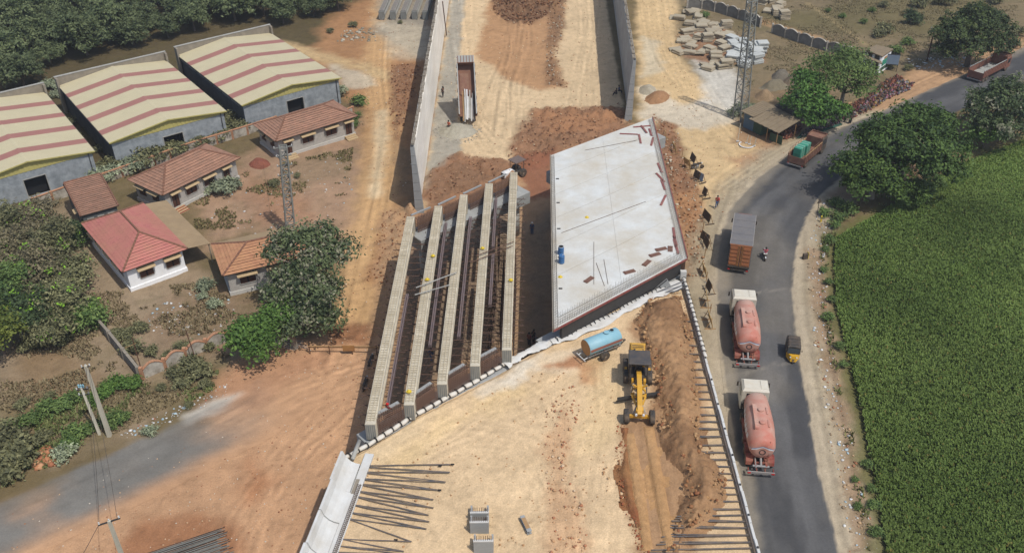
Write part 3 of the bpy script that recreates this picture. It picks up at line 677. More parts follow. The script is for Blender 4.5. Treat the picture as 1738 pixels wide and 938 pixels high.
# ------------------------------------------------------------------ tiled houses
M_tile = mat('clay_tile', S(172,128,104), rough=.85, var=.2, scale=1.4, fine=.16, dust=S(118,100,84), dscale=1.1, damt=.45, rand=.08)
M_tilep = mat('pink_painted_tile', S(196,122,112), rough=.75, var=.10, scale=1.0, fine=.10, dust=S(176,132,102), dscale=.5, damt=.6, rand=.05)
M_tileo = mat('orange_tile', S(196,146,106), rough=.85, var=.14, scale=1.4, fine=.14, dust=S(168,110,86), dscale=1.0, damt=.5, rand=.06)
M_joint = mat('mossy_tile_joint', S(98,80,66), rough=.95, var=.2, scale=2)
M_ridge = mat('ridge_tile', S(136,98,78), rough=.9, var=.2, scale=2)
M_stone = mat('grey_block_wall', S(186,180,170), rough=.92, var=.16, scale=2.2, fine=.14)
M_whitew = mat('white_wash', (.80,.80,.79), rough=.9, var=.05, scale=1.4, dust=S(196,188,170), dscale=.8, damt=.15)
M_brownw = mat('brown_shutter', S(88,58,44), rough=.7, var=.2, scale=3)
M_shade = mat('sunshade_slab', S(196,170,130), rough=.9, var=.12, scale=2)
M_redp = mat('red_oxide', S(160,70,56), rough=.8, var=.15, scale=2)
M_plinth = mat('plinth', S(206,202,192), rough=.9, var=.1, scale=2)
M_asb = mat('asbestos_sheet', S(170,146,112), rough=.95, var=.12, scale=.8, fine=.08, dust=S(146,124,96), dscale=.5, damt=.5)

def tile_face(parent, e0, e1, t0, t1, pitch, m):
    """courses of tiles between an eave edge e0-e1 and a top edge t0-t1"""
    e0, e1, t0, t1 = map(Vector, (e0, e1, t0, t1))
    n = (e1-e0).cross(t0-e0 if (t0-e0).length > (t1-e0).length*.2 else t1-e0).normalized()
    if n.z < 0: n = -n
    slope = ((t0+t1)/2-(e0+e1)/2).length; k = max(3, int(slope/pitch))
    for i in range(k):
        f0, f1 = i/k, (i+.86)/k
        a = e0.lerp(t0, f0); b = e1.lerp(t1, f0); c = e1.lerp(t1, f1); d = e0.lerp(t0, f1)
        up = n*.085; lo = n*.02
        dn = ((a+b)/2-(c+d)/2).normalized()*.05
        jit = random.uniform(-.012, .012)*n
        nseg = max(1, int((b-a).length/.55)); mb = MB()
        for s_ in range(nseg):
            u0, u1 = s_/nseg, (s_+1)/nseg; wob = n*random.uniform(-.012, .012)+jit
            A, B_, C_, D_ = a.lerp(b, u0), a.lerp(b, u1), d.lerp(c, u1), d.lerp(c, u0)
            mb.add([A+up+dn+wob, B_+up+dn+wob, C_+lo+wob, D_+lo+wob], [(0,1,2,3)], 0)
            mb.add([A+up+dn+wob, B_+up+dn+wob, B_+dn+wob-n*.03, A+dn+wob-n*.03], [(3,2,1,0)], 1)
        mb.build('tile_course', [m, M_joint], parent)

def house(S0, ang, W, D, eave, rise, label, tile, wall, front=(), left=(), hip=True, plinth=None, group=None, steps=M_shade, stepnose=None, right=(), ov=.5, back_tile=None):
    """S0 front-left eave corner on plan, x along the front, y to the back"""
    t = thing('tiled_house', label, 'house', (S0[0], S0[1], 0), ang, group)
    wx0, wx1, wy0, wy1 = ov, W-ov, ov, D-ov; wt = .25; top = eave-.02
    fr = MB().box(wx0, wx1, wy0, wy0+wt, -.4, top).build('front_wall', wall, t)
    MB().box(wx0, wx1, wy1-wt, wy1, -.4, top).build('back_wall', wall, t)
    lw = MB().box(wx0, wx0+wt, wy0+wt, wy1-wt, -.4, top).build('side_wall', wall, t)
    MB().box(wx1-wt, wx1, wy0+wt, wy1-wt, -.4, top).build('side_wall', wall, t)
    if plinth: MB().box(wx0-.12, wx1+.12, wy0-.12, wy1+.12, -.4, .42).build('plinth', plinth, t)
    def opening(Mx, x, w, z0, z1, kind):
        nm = 'door' if kind == 'd' else 'window'
        f = MB(); fw = .09
        f.box(x-fw, x, -.07, .0, z0, z1+fw, 0, Mx); f.box(x+w, x+w+fw, -.07, .0, z0, z1+fw, 0, Mx); f.box(x, x+w, -.07, .0, z1, z1+fw, 0, Mx)
        if kind != 'd': f.box(x, x+w, -.07, 0, z0-fw, z0, 0, Mx)
        o = f.build(nm, M_conc, t)
        p = MB(); p.box(x, x+w, -.012, .004, z0, z1, 0, Mx); p.build('opening_shade_pane', M_dark, o)  # black pane on the solid wall, painted shade of a recess
        if kind in ('w', 'd'):
            hw = w*.46
            q = MB(); q.box(x+.02, x+hw, -.045, -.015, z0+.02, z1-.02, 0, Mx); q.build('shutter', M_brownw, o)
            q = MB(); q.box(x+w-hw+.03, x+w-.02, -.045, -.015, z0+.02, z1-.32*(z1-z0)*(kind == 'w'), 0, Mx); q.build('shutter', M_brownw, o)
        if kind != 'v':
            q = MB(); q.add([(x-.25,-.62,z1+.10),(x+w+.25,-.62,z1+.10),(x+w+.25,-.003,z1+.26),(x-.25,-.003,z1+.26),(x-.25,-.62,z1+.18),(x+w+.25,-.62,z1+.18),(x+w+.25,-.003,z1+.34),(x-.25,-.003,z1+.34)],
                            [(0,3,2,1),(4,5,6,7),(0,1,5,4),(1,2,6,5),(2,3,7,6),(3,0,4,7)], 0, Mx)
            q.build('sunshade', M_shade, t)
        if kind == 'd':
            for s_ in range(3):
                st = MB(); st.box(x-.35, x+w+.35, -.16-.36*(s_+1), -.16-.36*s_, -.3, .36-.13*s_, 0, Mx)
                st2 = st.build('step', steps, t)
                if stepnose: MB().box(x-.36, x+w+.36, -.165-.36*(s_+1), -.16-.36*(s_+1)+.1, .36-.13*s_-.06, .36-.13*s_+.005, 0, Mx).build('nosing', stepnose, st2)
    for x, w, k in front: opening(T(wx0, wy0, 0), x, w, .38 if k == 'd' else 1.15, 2.3 if k == 'd' else 2.25, k)
    for y, w, k in left: opening(T(wx0, wy1, 0) @ RZ(-PI/2), y, w, .38 if k == 'd' else 1.15, 2.3 if k == 'd' else 2.25, k)
    for y, w, k in right: opening(T(wx1, wy0, 0) @ RZ(PI/2), y, w, .38 if k == 'd' else 1.15, 2.3 if k == 'd' else 2.25, k)
    # roof: deck, courses, ridge and hip tiles
    A, B_, C_, D_ = Vector((0,0,eave)), Vector((W,0,eave)), Vector((W,D,eave)), Vector((0,D,eave))
    if hip == 'shed':
        R0, R1 = Vector((0, D*.80, eave+rise)), Vector((W, D*.80, eave+rise))
        faces = [(A, B_, R0, R1), (C_, D_, R1, R0)]; lines = [(R0, R1), (A, R0), (B_, R1)]
    elif W >= D:
        R0, R1 = Vector((D/2, D/2, eave+rise)), Vector((W-D/2, D/2, eave+rise))
        faces = [(A, B_, R0, R1), (B_, C_, R1, R1), (C_, D_, R1, R0), (D_, A, R0, R0)]; lines = [(R0,R1),(A,R0),(D_,R0),(B_,R1),(C_,R1)]
    else:
        R0, R1 = Vector((W/2, W/2, eave+rise)), Vector((W/2, D-W/2, eave+rise))
        faces = [(A, B_, R0, R0), (B_, C_, R0, R1), (C_, D_, R1, R1), (D_, A, R1, R0)]; lines = [(R0,R1),(A,R0),(B_,R0),(C_,R1),(D_,R1)]
    rb = MB()
    for (a, b, c, d) in faces:
        if (c-d).length < 1e-4: rb.add([a, b, c, a-Vector((0,0,.1)), b-Vector((0,0,.1))], [(0,1,2),(3,4,1,0)], 0)
        else: rb.add([a, b, d, c, a-Vector((0,0,.1)), b-Vector((0,0,.1))], [(0,1,2,3),(4,5,1,0)], 0)
    rb.add([A-Vector((0,0,.1)), B_-Vector((0,0,.1)), C_-Vector((0,0,.1)), D_-Vector((0,0,.1))], [(3,2,1,0)])
    if hip == 'shed':
        rb.add([A, R0, D_], [(0,1,2)]); rb.add([B_, C_, R1], [(0,1,2)])
        MB().add([(wx0,wy0,top),(wx0,R0.y,top+rise-.15),(wx0,wy1,top)], [(0,1,2)]).build('gable_wall', wall, t)
    roof = rb.build('roof', M_joint, t)
    for i, (a, b, c, d) in enumerate(faces):
        tile_face(roof, a, b, c, d, .37, tile if not (back_tile and i in back_tile[1]) else back_tile[0])
    for a, b in lines:
        d = b-a; nseg = max(2, int(d.length/.45)); mb = MB()
        for s_ in range(nseg):
            p = a+d*(s_/nseg)+Vector((0,0,.06)); q = a+d*((s_+.97)/nseg)+Vector((0,0,.045)); mb.tube(p, q, .13, 6, .11)
        mb.build('ridge_tile', M_ridge, roof)
    return t
def frame(S_, E_, W_, z):
    S_, E_, W_ = at(*S_, z), at(*E_, z), at(*W_, z)
    a = math.atan2(E_.y-S_.y, E_.x-S_.x); return (S_.x, S_.y), a, (E_-S_).length, (W_-S_).length
p, a, W, D = frame((468,240.5), (607,197), (430,211), 3.0)
house(p, a, W, D, 3.0, 1.5, 'long grey block house with brown tiled roof and two stepped doors', M_tile, M_stone,
      front=[(.9, 1.0, 'd'), (3.6, 1.7, 'w'), (7.3, 1.7, 'w'), (10.4, 1.0, 'd')], left=[(.8, 1.4, 'w'), (3.4, 1.4, 'w')], group='tiled houses in the yard', plinth=M_plinth)
p, a, W, D = frame((276,332), (408,268), (212,307), 3.0)
house(p, a, W, D, 3.0, 1.75, 'grey house with brown hip roof and red edged steps, next to the small shed', M_tile, M_stone,
      front=[(.9, 1.0, 'd'), (3.1, 1.6, 'w'), (5.9, 1.6, 'w'), (9.0, 1.0, 'd')], left=[(.7, 1.5, 'w'), (3.4, 1.5, 'w')], group='tiled houses in the yard', plinth=M_plinth, stepnose=M_redp)
p, a, W, D = frame((137,367), (201,349), (100,316), 3.0)
house(p, a, W, D, 3.0, 1.1, 'small windowless looking shed with a mossy sloped tile roof', M_tile, M_plast2, front=[(.5, .6, 'v'), (1.7, .6, 'v'), (2.9, .6, 'v')],
      left=[(6, .7, 'w')], hip='shed', ov=.2)
p, a, W, D = frame((208,462), (318,422), (139,379), 3.0)
h4 = house(p, a, W, D, 3.0, 1.9, 'white house under a pink painted tile roof', M_tilep, M_whitew,
      front=[(1.3, 1.5, 'w'), (4.3, 1.5, 'w')], left=[(1.2, 1.3, 'w'), (4.0, 1.3, 'w'), (6.6, 1.3, 'w'), (9.2, 1.3, 'w')], group='tiled houses in the yard', plinth=M_whitew)
# brown sheet awning along the right eave of the white house, on posts
t = thing('lean_to_shelter', 'open shelter with a flat brown sheet roof beside the white house', 'shelter', (p[0], p[1], 0), a)
sl = MB(); ns = 26
x0, x1 = W+.08, W+2.7; y0, y1 = .1, D*.98
for k in range(ns):
    ya, yb = y0+(y1-y0)*k/ns, y0+(y1-y0)*(k+1)/ns; ym = (ya+yb)/2
    sl.add([(x0,ya,2.98),(x1,ya,2.55),(x1,ym,2.57),(x0,ym,3.0)], [(0,1,2,3)]); sl.add([(x0,ym,3.0),(x1,ym,2.57),(x1,yb,2.55),(x0,yb,2.98)], [(0,1,2,3)])
sl.add([(x0,y0,2.93),(x1,y0,2.5),(x1,y1,2.5),(x0,y1,2.93)], [(3,2,1,0)])
sl.build('roof_sheet', M_asb, t)
for yy in (y0+.2, (y0+y1)/2, y1-.3):
    MB().tube((x1-.15, yy, -.2), (x1-.15, yy, 2.52), .06).build('post', M_rough, t)
MB().beam((x1-.15, y0, 2.47), (x1-.15, y1, 2.47), .08, .08).build('beam', M_brownw, t)
p5 = at2(378,468.5,3.0)
house(p5, math.radians(24), 9.6, 7.0, 3.0, 1.35, 'grey house with pale orange tiles half hidden by the tree', M_tileo, M_stone,
      front=[(1.2, 1.7, 'w'), (4.4, 1.7, 'w')], left=[], group='tiled houses in the yard', plinth=M_plinth, back_tile=(M_asb, (2,)))

# ------------------------------------------------------------------ compound walls
M_owall = mat('old_white_wall', S(206,198,182), rough=.92, var=.16, scale=1.2, fine=.08, dust=S(120,108,94), dscale=.9, damt=.9)
M_gwall = mat('old_grey_wall', S(150,146,138), rough=.92, var=.16, scale=1.2, dust=S(104,98,88), dscale=.7, damt=.7)
M_otrim = mat('orange_trim', S(192,142,108), rough=.9, var=.15, scale=2)
def wall_run(label, pts, h, n, m, trim, arch=.35, th=.16, post=.32, posth=.35, z=0.0, skip=(), cap=True):
    """pillars with panels between, panel tops arched"""
    L = [Vector((*q, z)) for q in pts]; t = thing('compound_wall', label, 'wall', L[0])
    rs = resample([(q.x, q.y) for q in L], n+1)
    for i in range(n+1):
        q = Vector((*rs[i], z))-L[0]
        MB().box(q.x-post/2, q.x+post/2, q.y-post/2, q.y+post/2, -.3, h+posth).build('pillar', trim, t)
        if i == n or i in skip: continue
        q2 = Vector((*rs[i+1], z))-L[0]; d = q2-q; ln = d.length; a = math.atan2(d.y, d.x)
        prof = [(post/2, -.3), (ln-post/2, -.3)]; k = 9
        top = [(post/2+(ln-post)*j/(k-1), h+arch*math.sin(PI*j/(k-1))*(1 if arch > 0 else 1)) for j in range(k)]
        Mx = T(q.x, q.y, 0) @ RZ(a)
        pn = MB().profile(prof+top[::-1], -th/2, th/2, 0, Mx).build('panel', m, t)
        if cap:
            c = MB()
            for j in range(k-1): c.beam((top[j][0], 0, top[j][1]+.03), (top[j+1][0], 0, top[j+1][1]+.03), th+.12, .1, 0, Mx)
            c.build('coping', trim, pn)
    return t
wall_run('low white boundary wall with orange arched copings by the forecourt', P([(243,641),(290,622),(330,600),(388,578)]), 1.0, 4, M_owall, M_otrim, .5)
wall_run('straight dark boundary wall running from the thicket down to the white arched wall', P([(120,500),(141,524),(190,580),(238,640)]), 1.25, 5, M_gwall, M_rough, .0, posth=.15)
wall_run('stained boundary wall with orange pillars between warehouses and houses', P([(60,352),(120,330),(205,300),(260,280),(330,255),(420,228),(470,212)]), 1.3, 15, M_owall, M_otrim, .0, posth=.1)
wall_run('short stretch of boundary wall past the long grey house', P([(575,205),(600,195)]), 1.3, 2, M_owall, M_otrim, .0, posth=.1)
wall_run('grey scalloped boundary wall behind the slab stacks', P([(1166,14),(1200,16),(1240,27),(1290,46)]), 1.5, 6, M_gwall, M_owall, .45)
wall_run('grey scalloped boundary wall with a red pillar behind the big green tree', P([(1310,56),(1350,70),(1385,82),(1440,97),(1475,112)]), 1.4, 7, M_gwall, M_owall, .45)
# ------------------------------------------------------------------ far retaining walls
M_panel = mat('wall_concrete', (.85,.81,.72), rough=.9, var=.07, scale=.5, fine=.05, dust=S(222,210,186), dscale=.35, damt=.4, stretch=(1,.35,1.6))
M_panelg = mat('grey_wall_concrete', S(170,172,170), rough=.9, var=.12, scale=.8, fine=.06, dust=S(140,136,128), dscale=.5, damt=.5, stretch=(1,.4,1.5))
M_girder = mat('girder_concrete', S(216,206,184), rough=.9, var=.14, scale=1.2, fine=.1, dust=S(150,136,110), dscale=.8, damt=.5)
M_gend = mat('girder_end_concrete', S(140,140,134), rough=.9, var=.25, scale=2.0, fine=.1, stretch=(3,3,.6))
M_rust = mat('rusty_steel', S(112,84,68), rough=.8, var=.25, scale=3)
M_rebar = mat('rebar', S(98,78,64), rough=.75, var=.25, scale=3)
M_shear = mat('dusty_bars', S(204,188,156), rough=.8, var=.2, scale=3)
M_galvb = mat('grey_bar_steel', S(120,120,120), rough=.7, var=.2)
M_scaf = mat('scaffold_tube', S(82,66,56), rough=.8, var=.2, scale=3)
M_dbar = mat('dusty_deck_bars', S(176,168,156), rough=.8, var=.2, scale=3)
M_chan = mat('steel_channel_paint', S(120,108,112), rough=.7, var=.15, scale=2, dust=S(140,112,90), damt=.4)
M_deck = mat('deck_concrete', S(220,221,216), rough=.9, var=.10, scale=.5, fine=.05, dust=S(196,182,156), dscale=.22, damt=.75, rand=.025)
M_deckedge = mat('rough_concrete', S(176,172,162), rough=.95, var=.2, scale=2.5, fine=.12)
M_form = mat('red_formwork', S(142,70,66), rough=.7, var=.2, scale=2, dust=S(170,140,116), damt=.3)
M_plankr = mat('red_shutter_plate', S(150,88,84), rough=.75, var=.18, scale=3, dust=S(180,160,140), damt=.3)
M_plankb = mat('brown_plank', S(126,92,78), rough=.8, var=.2, scale=4)
M_bag = mat('white_sack', S(226,222,212), rough=.9, var=.08, scale=3, dust=S(200,180,150), damt=.35)
M_tarp = mat('white_tarp', S(222,222,218), rough=.7, var=.08, scale=1.4, dust=S(200,184,158), damt=.4, spec=.3)
M_loop = mat('black_loop', S(46,44,44), rough=.8, var=.1)
M_strap = mat('grey_strap', S(92,92,94), rough=.8, var=.2, scale=2, dust=S(170,140,104), dscale=1.5, damt=.5)
M_white = mat('white_concrete', S(222,222,218), rough=.85, var=.06, scale=1.0, fine=.03, dust=S(190,180,162), dscale=.6, damt=.5)
M_wood = mat('timber', S(176,140,98), rough=.85, var=.2, scale=3)
M_yp = mat('yellow_paint', S(226,196,60), rough=.5, var=.1)

def far_wall(label, inner, y0, y1, x_of, ztop, side, panel_m):
    """side: +1 when the inside of the approach lies at larger x"""
    x0, x1 = x_of(y0), x_of(y1)
    t = thing('retaining_wall', label, 'wall', (x0, y0, 0), math.atan2(-(x1-x0), y1-y0), 'retaining walls of the far approach')
    L = math.hypot(x1-x0, y1-y0); npn = int(L/3.0); pl = L/npn
    nrow = 7; ph = (ztop+.4)/nrow
    xs = -.25 if side > 0 else -.15
    MB().box(-.10, .10, .6, L, -.4, ztop-.03).build('core', M_deckedge, t)
    vis = 0
    for k in range(npn):
        for r in range(nrow):
            if k*pl > 62 and r: continue
            z0 = -.4+r*ph; z1 = z0+ph if k*pl <= 62 else ztop
            o = .004*((k+r) % 3)
            MB().box(.10 if side > 0 else -.26-o, .26+o if side > 0 else -.10, k*pl+.6*(k == 0)+.008, (k+1)*pl-.008, z0+.008, z1-.008).build('panel', panel_m, t)
    for k in range(npn):
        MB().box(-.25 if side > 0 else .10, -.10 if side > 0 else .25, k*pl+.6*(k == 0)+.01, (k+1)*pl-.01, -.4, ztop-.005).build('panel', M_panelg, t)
    # end return: a stack of panels widening downward
    for r in range(8):
        z0 = -.5+r*(ztop+.5)/8; z1 = -.5+(r+1)*(ztop+.5)/8
        w0 = 1.15-.72*(z0+.5)/(ztop+.5); w1 = 1.15-.72*(z1+.5)/(ztop+.5)
        a = -.25 if side > 0 else .25
        v = []
        for yy in (0, .58):
            f = 1 if yy == 0 else .98
            v += [(a, yy, z0+.03), (a+side*w0*f, yy, z0+.03), (a+side*w1*f, yy, z1-.02), (a, yy, z1-.02)]
        MB().add(v, [(0,1,2,3),(7,6,5,4),(0,4,5,1),(1,5,6,2),(2,6,7,3),(3,7,4,0)]).build('panel', M_panelg, t)
        MB().box(a+side*.03, a+side*(w1-.06), .04, .5, z1-.03, z1+.035).build('joint', M_steel_dk, t)
    # straggling rough top with starter bars
    b = MB(); y = .6
    while y < L:
        ln = random.uniform(.5, 1.6); b.box(-.2+random.uniform(-.05,.05), .2+random.uniform(-.05,.05), y, min(L, y+ln), ztop-.03, ztop+random.uniform(.05, .3)); y += ln+random.uniform(.02,.25)
    b.build('rough_coping', M_rough, t)
    s_ = MB(); y = .8
    while y < 60: s_.tube((random.uniform(-.1,.1), y, ztop), (random.uniform(-.15,.15), y, ztop+random.uniform(.4,.7)), .02, 3); y += .6
    tag(s_.build('starter_bars', M_rebar, t), kind='stuff')
    return t
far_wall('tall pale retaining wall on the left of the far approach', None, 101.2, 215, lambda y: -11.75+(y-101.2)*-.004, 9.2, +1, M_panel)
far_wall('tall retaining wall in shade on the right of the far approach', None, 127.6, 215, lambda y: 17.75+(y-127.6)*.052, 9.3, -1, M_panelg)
# temporary struts: a long timber prop leaning on the left wall
p0 = at(733,5,9.3); tag(MB().tube(at(751,3,9.0), at(758,60,.1), .09, 6).build('timber_prop', M_rust), 'long thin dark prop leaning on the pale retaining wall near the top of the photo', 'prop')

# ------------------------------------------------------------------ girders of the left half of the bridge
GZT = 7.7
gn = [at2(*q, GZT) for q in ((628,719),(694,686),(750,651),(806,620),(860,593))]
gf = [at2(*q, GZT) for q in ((697,367),(744,349),(787,330),(830,311),(872,292))]
def i_section(w, d, z):
    h = w/2
    return [(-.32, z-d), (.32, z-d), (.32, z-d+.25), (.13, z-d+.45), (.13, z-.38), (h, z-.2), (h, z), (-h, z), (-h, z-.2), (-.13, z-.38), (-.13, z-d+.45), (-.32, z-d+.25)]
brk_mesh = MB()
brk_mesh.tube((-1.55, 0, 0), (1.45, 0, 0), .042, 5)
for sx in (-1, 1): brk_mesh.tube((sx*1.1, 0, 0), (sx*.35, 0, -.75), .022, 4); brk_mesh.box(sx*1.2-.02, sx*1.2+.02, -.02, .02, 0, .28)
brk_mesh = brk_mesh.mesh('bracket', mat('bracket_tube', S(104,80,68), rough=.8, var=.2, scale=3))
names = ['leftmost bare girder, above the two motorcycles', 'second bare girder from the left, with the yellow helmet', 'middle bare girder of the five',
         'fourth bare girder from the left, over the scaffold', 'rightmost bare girder, next to the shaded gap']
girders = []
for i in range(5):
    a = Vector((*gn[i], 0)); b = Vector((*gf[i], 0)); L = (b-a).length; ang = math.atan2(-(b.x-a.x), b.y-a.y)
    t = thing('bridge_girder', names[i], 'girder', a, ang, 'bare bridge girders of the left carriageway'); girders.append((t, L))
    g = MB().profile(i_section(.86, 1.75, GZT), 1.3, L-1.3).build('body', M_girder, t)
    for y0, y1 in ((0, 1.3), (L-1.3, L)):
        MB().bbox(-.43, .43, y0, y1, GZT-1.75, GZT, .04).build('end_block', M_girder, t)
        e = MB()
        for k in range(5): e.box(-.40+k*.165, -.27+k*.165, (y0-.02) if y0 == 0 else y1, y0 if y0 == 0 else y1+.02, GZT-1.7, GZT-.1)
        e.build('end_plate', M_gend, t)
    s_ = MB(); y = .4
    while y < L-.3:
        xa, xb = -.30+random.uniform(-.05,.05), .30+random.uniform(-.05,.05); hh = random.uniform(.05,.10)
        for x in (xa, xb): s_.box(x-.014, x+.014, y-.014, y+.014, GZT, GZT+hh)
        s_.beam((xa, y, GZT+hh), (xb, y+random.uniform(-.05,.05), GZT+hh), .026, .026); y += random.uniform(.22,.42)
    for x in (-.3, 0, .3): s_.box(x-.018, x+.018, .3, L-.3, GZT+.06, GZT+.10)
    tag(s_.build('shear_bars', M_shear, t), kind='stuff')
    y = 1.9+.4*i % 1; k = 0
    while y < L-2.2:
        o = link('bracket', brk_mesh, t, (random.uniform(-.1,.1), y, GZT-1.92+random.uniform(-.04,.04)), random.uniform(-.03,.03)); y += random.uniform(1.0, 1.35)
# steel channels lying on the brackets beside the girders
for i, off, f0, f1 in ((0, -.75, .30, .98), (0, .72, .12, .62), (1, .75, .30, .97), (1, -.72, .72, .99), (2, .76, .26, .93), (3, .78, .34, .62), (3, .72, .66, .98), (2, -.7, .70, .97)):
    t, L = girders[i]; M = Matrix.LocRotScale(t.location, t.rotation_euler, None)
    b = MB()
    for dx in (0, .17): b.box(off+dx-.06, off+dx+.06, f0*L, f1*L, GZT-1.86, GZT-1.52+.02*dx, 0, M)
    side = 'left' if off < 0 else 'right'
    tag(b.build('steel_channel', M_chan), '%s pair of steel channels along the %s side of the %s' % (('longer' if f1-f0 > .5 else 'shorter') if i != 3 else ('nearer' if f0 < .5 else 'farther'), side, names[i].split(',')[0].replace(' from the left','').replace(' of the five','')), 'steel channel', 'steel channels on the girder brackets')
# rebar cages of the diaphragms between the girder ends, each with a pale formed beam behind it
def cage(pa, pb, label, back, z0=5.95, z1=7.5):
    a, b = Vector((*pa, 0)), Vector((*pb, 0)); d = b-a; L = d.length; ang = math.atan2(d.y, d.x)
    t = thing('rebar_cage', label, 'rebar cage', a, ang, 'rebar cages between the girder ends')
    h, vb = MB(), MB()
    for yy in (0, .42*back):
        for k in range(9): h.tube((.42, yy, z0+(z1-z0)*k/8), (L-.42, yy, z0+(z1-z0)*k/8), .04, 4)
        for k in range(13):
            x = .5+(L-1.0)*k/12; vb.tube((x, yy, z0-.2), (x, yy, z1+random.uniform(.0, .25)), .024, 4)
    for k in range(13):
        x = .5+(L-1.0)*k/12; vb.tube((x, 0, z1), (x, .42*back, z1), .02, 4)
    tag(h.build('horizontal_bars', M_rust, t), kind='stuff'); tag(vb.build('stirrups', M_rebar, t), kind='stuff')
    bm = MB().box(.44, L-.44, .62, .62+(.33 if back > 0 else .16), z1-(.5 if back > 0 else .02), z1-(.12 if back > 0 else -.12)); bm.build('formed_beam', M_panelg, t)
    return t
ord_ = ['first', 'second', 'third', 'fourth']
for i in range(4):
    cage(Vector(gn[i])+Vector((.1, .35)), Vector(gn[i+1])+Vector((-.1, .35)), '%s rusty rebar cage from the left, between near girder ends by the white sacks' % ord_[i], 1)
    cage(Vector(gf[i])+Vector((.1, -.35)), Vector(gf[i+1])+Vector((-.1, -.35)), '%s rusty rebar cage from the left, between far girder ends' % ord_[i], -1)
# abutments with cap and round columns
def abutment(pa, pb, label, w0, w1, zc):
    a, b = Vector((*pa, 0)), Vector((*pb, 0)); d = b-a; L = d.length; ang = math.atan2(d.y, d.x)
    t = thing('abutment', label, 'abutment', a, ang)
    MB().bbox(-.5, L+.5, w0, w1, zc-1.5, zc, .05).build('cap_beam', M_panelg, t)
    for k in range(4):
        c = MB(); c.lathe([(.62, -.4), (.62, zc-1.5)], 18, 0, T(.8+(L-1.6)*k/3, (w0+w1)/2, 0)); c.build('column', M_conc, t, True)
    return t
abutment(gn[0], gn[4], 'near abutment cap and columns under the girder ends by the white sacks', -.3, 1.6, 5.75)
abutment(gf[0], gf[4], 'far abutment cap and round columns under the far girder ends', -2.3, .4, 5.85)
# steel scaffold below the right-hand girders
def scaffold(px, label, nx, ny, ang):
    p = at(*px, 0); t = thing('scaffold', label, 'scaffold', p, ang, 'scaffolds under the bridge')
    st, le, br = MB(), MB(), MB(); s_ = 1.25; nz = 4; hz = 1.35
    for i in range(nx):
        for j in range(ny):
            st.tube((i*s_, j*s_, 0), (i*s_, j*s_, 5.7+random.uniform(-.2,.2)), .035, 4)
    for k in range(1, nz+1):
        for j in range(ny): le.tube((-.2, j*s_, k*hz), ((nx-1)*s_+.2, j*s_, k*hz), .03, 4)
        for i in range(nx): le.tube((i*s_, -.2, k*hz-.1), (i*s_, (ny-1)*s_+.2, k*hz-.1), .03, 4)
    for i in range(nx):
        for j in range(ny-1): br.tube((i*s_, j*s_, hz*(j % 3)+.2), (i*s_, (j+1)*s_, hz*((j % 3)+1)+.2), .025, 4)
    for nm, b in (('standards', st), ('ledgers', le), ('braces', br)): tag(b.build(nm, M_scaf, t), kind='stuff')
scaffold((806,640), 'brown tube scaffold between the third and fourth bare girders', 2, 11, -.06)
scaffold((850,622), 'brown tube scaffold between the fourth and fifth bare girders', 2, 11, -.03)
scaffold((846,480), 'far brown tube scaffold beneath the fourth girder towards the far end', 2, 5, -.03)
# loose planks across the girders
for (x0, y0, x1, y1, lb) in ((706,488,775,462,'pale plank lying across the second and third girders, upper one'), (704,500,764,483,'pale plank lying across the second and third girders, lower one'),
                             (800,445,870,417,'brown board lying across the fourth and fifth girders'), (808,434,872,410,'thin brown board just beyond the board across the fourth girder')):
    a, b = at(x0,y0,GZT+.27), at(x1,y1,GZT+.27); tag(MB().beam(a, b, .11 if 'pale' in lb else .08, .05).build('plank', M_conc if 'pale' in lb else M_rust), lb, 'plank')

# ------------------------------------------------------------------ finished deck of the right carriageway
DZ = 8.0
dc = [Vector((*at2(*q, DZ), 0)) for q in ((935,263),(1107,199),(1166,437),(940,558))]    # far left, far right, near right, near left
base = dc[3]
dk = thing('bridge_deck', 'new pale concrete bridge deck slab, skewed, with planks and blue drums on it', 'bridge deck', base)
q = [(v-base) for v in dc]
def bil(u, v_):   # u left->right, v near->far
    a = q[3].lerp(q[2], u); b = q[0].lerp(q[1], u); p = a.lerp(b, v_); return (p.x, p.y)
m = MB(); m.prism([bil(0,0), bil(1,0), bil(1,1), bil(0,1)], DZ-.32, DZ-.05); m.build('slab_base', M_deck, dk)
us = [.03, .49, .955]; vs = [.042, .24, .40, .56, .71, .86, .985]
for i in range(2):
    for j in range(6):
        g = .0007
        jit = lambda a, b: (.006*math.sin(a*37+b*91))
        pts = [bil(us[i]+g, vs[j]+g), bil(us[i+1]-g, vs[j]+g+(.012 if i else 0)), bil(us[i+1]-g, vs[j+1]-g), bil(us[i]+g, vs[j+1]-g)]
        MB().prism(pts, DZ-.046, DZ+.004*((i+j) % 2)).build('slab_bay', M_deck, dk)
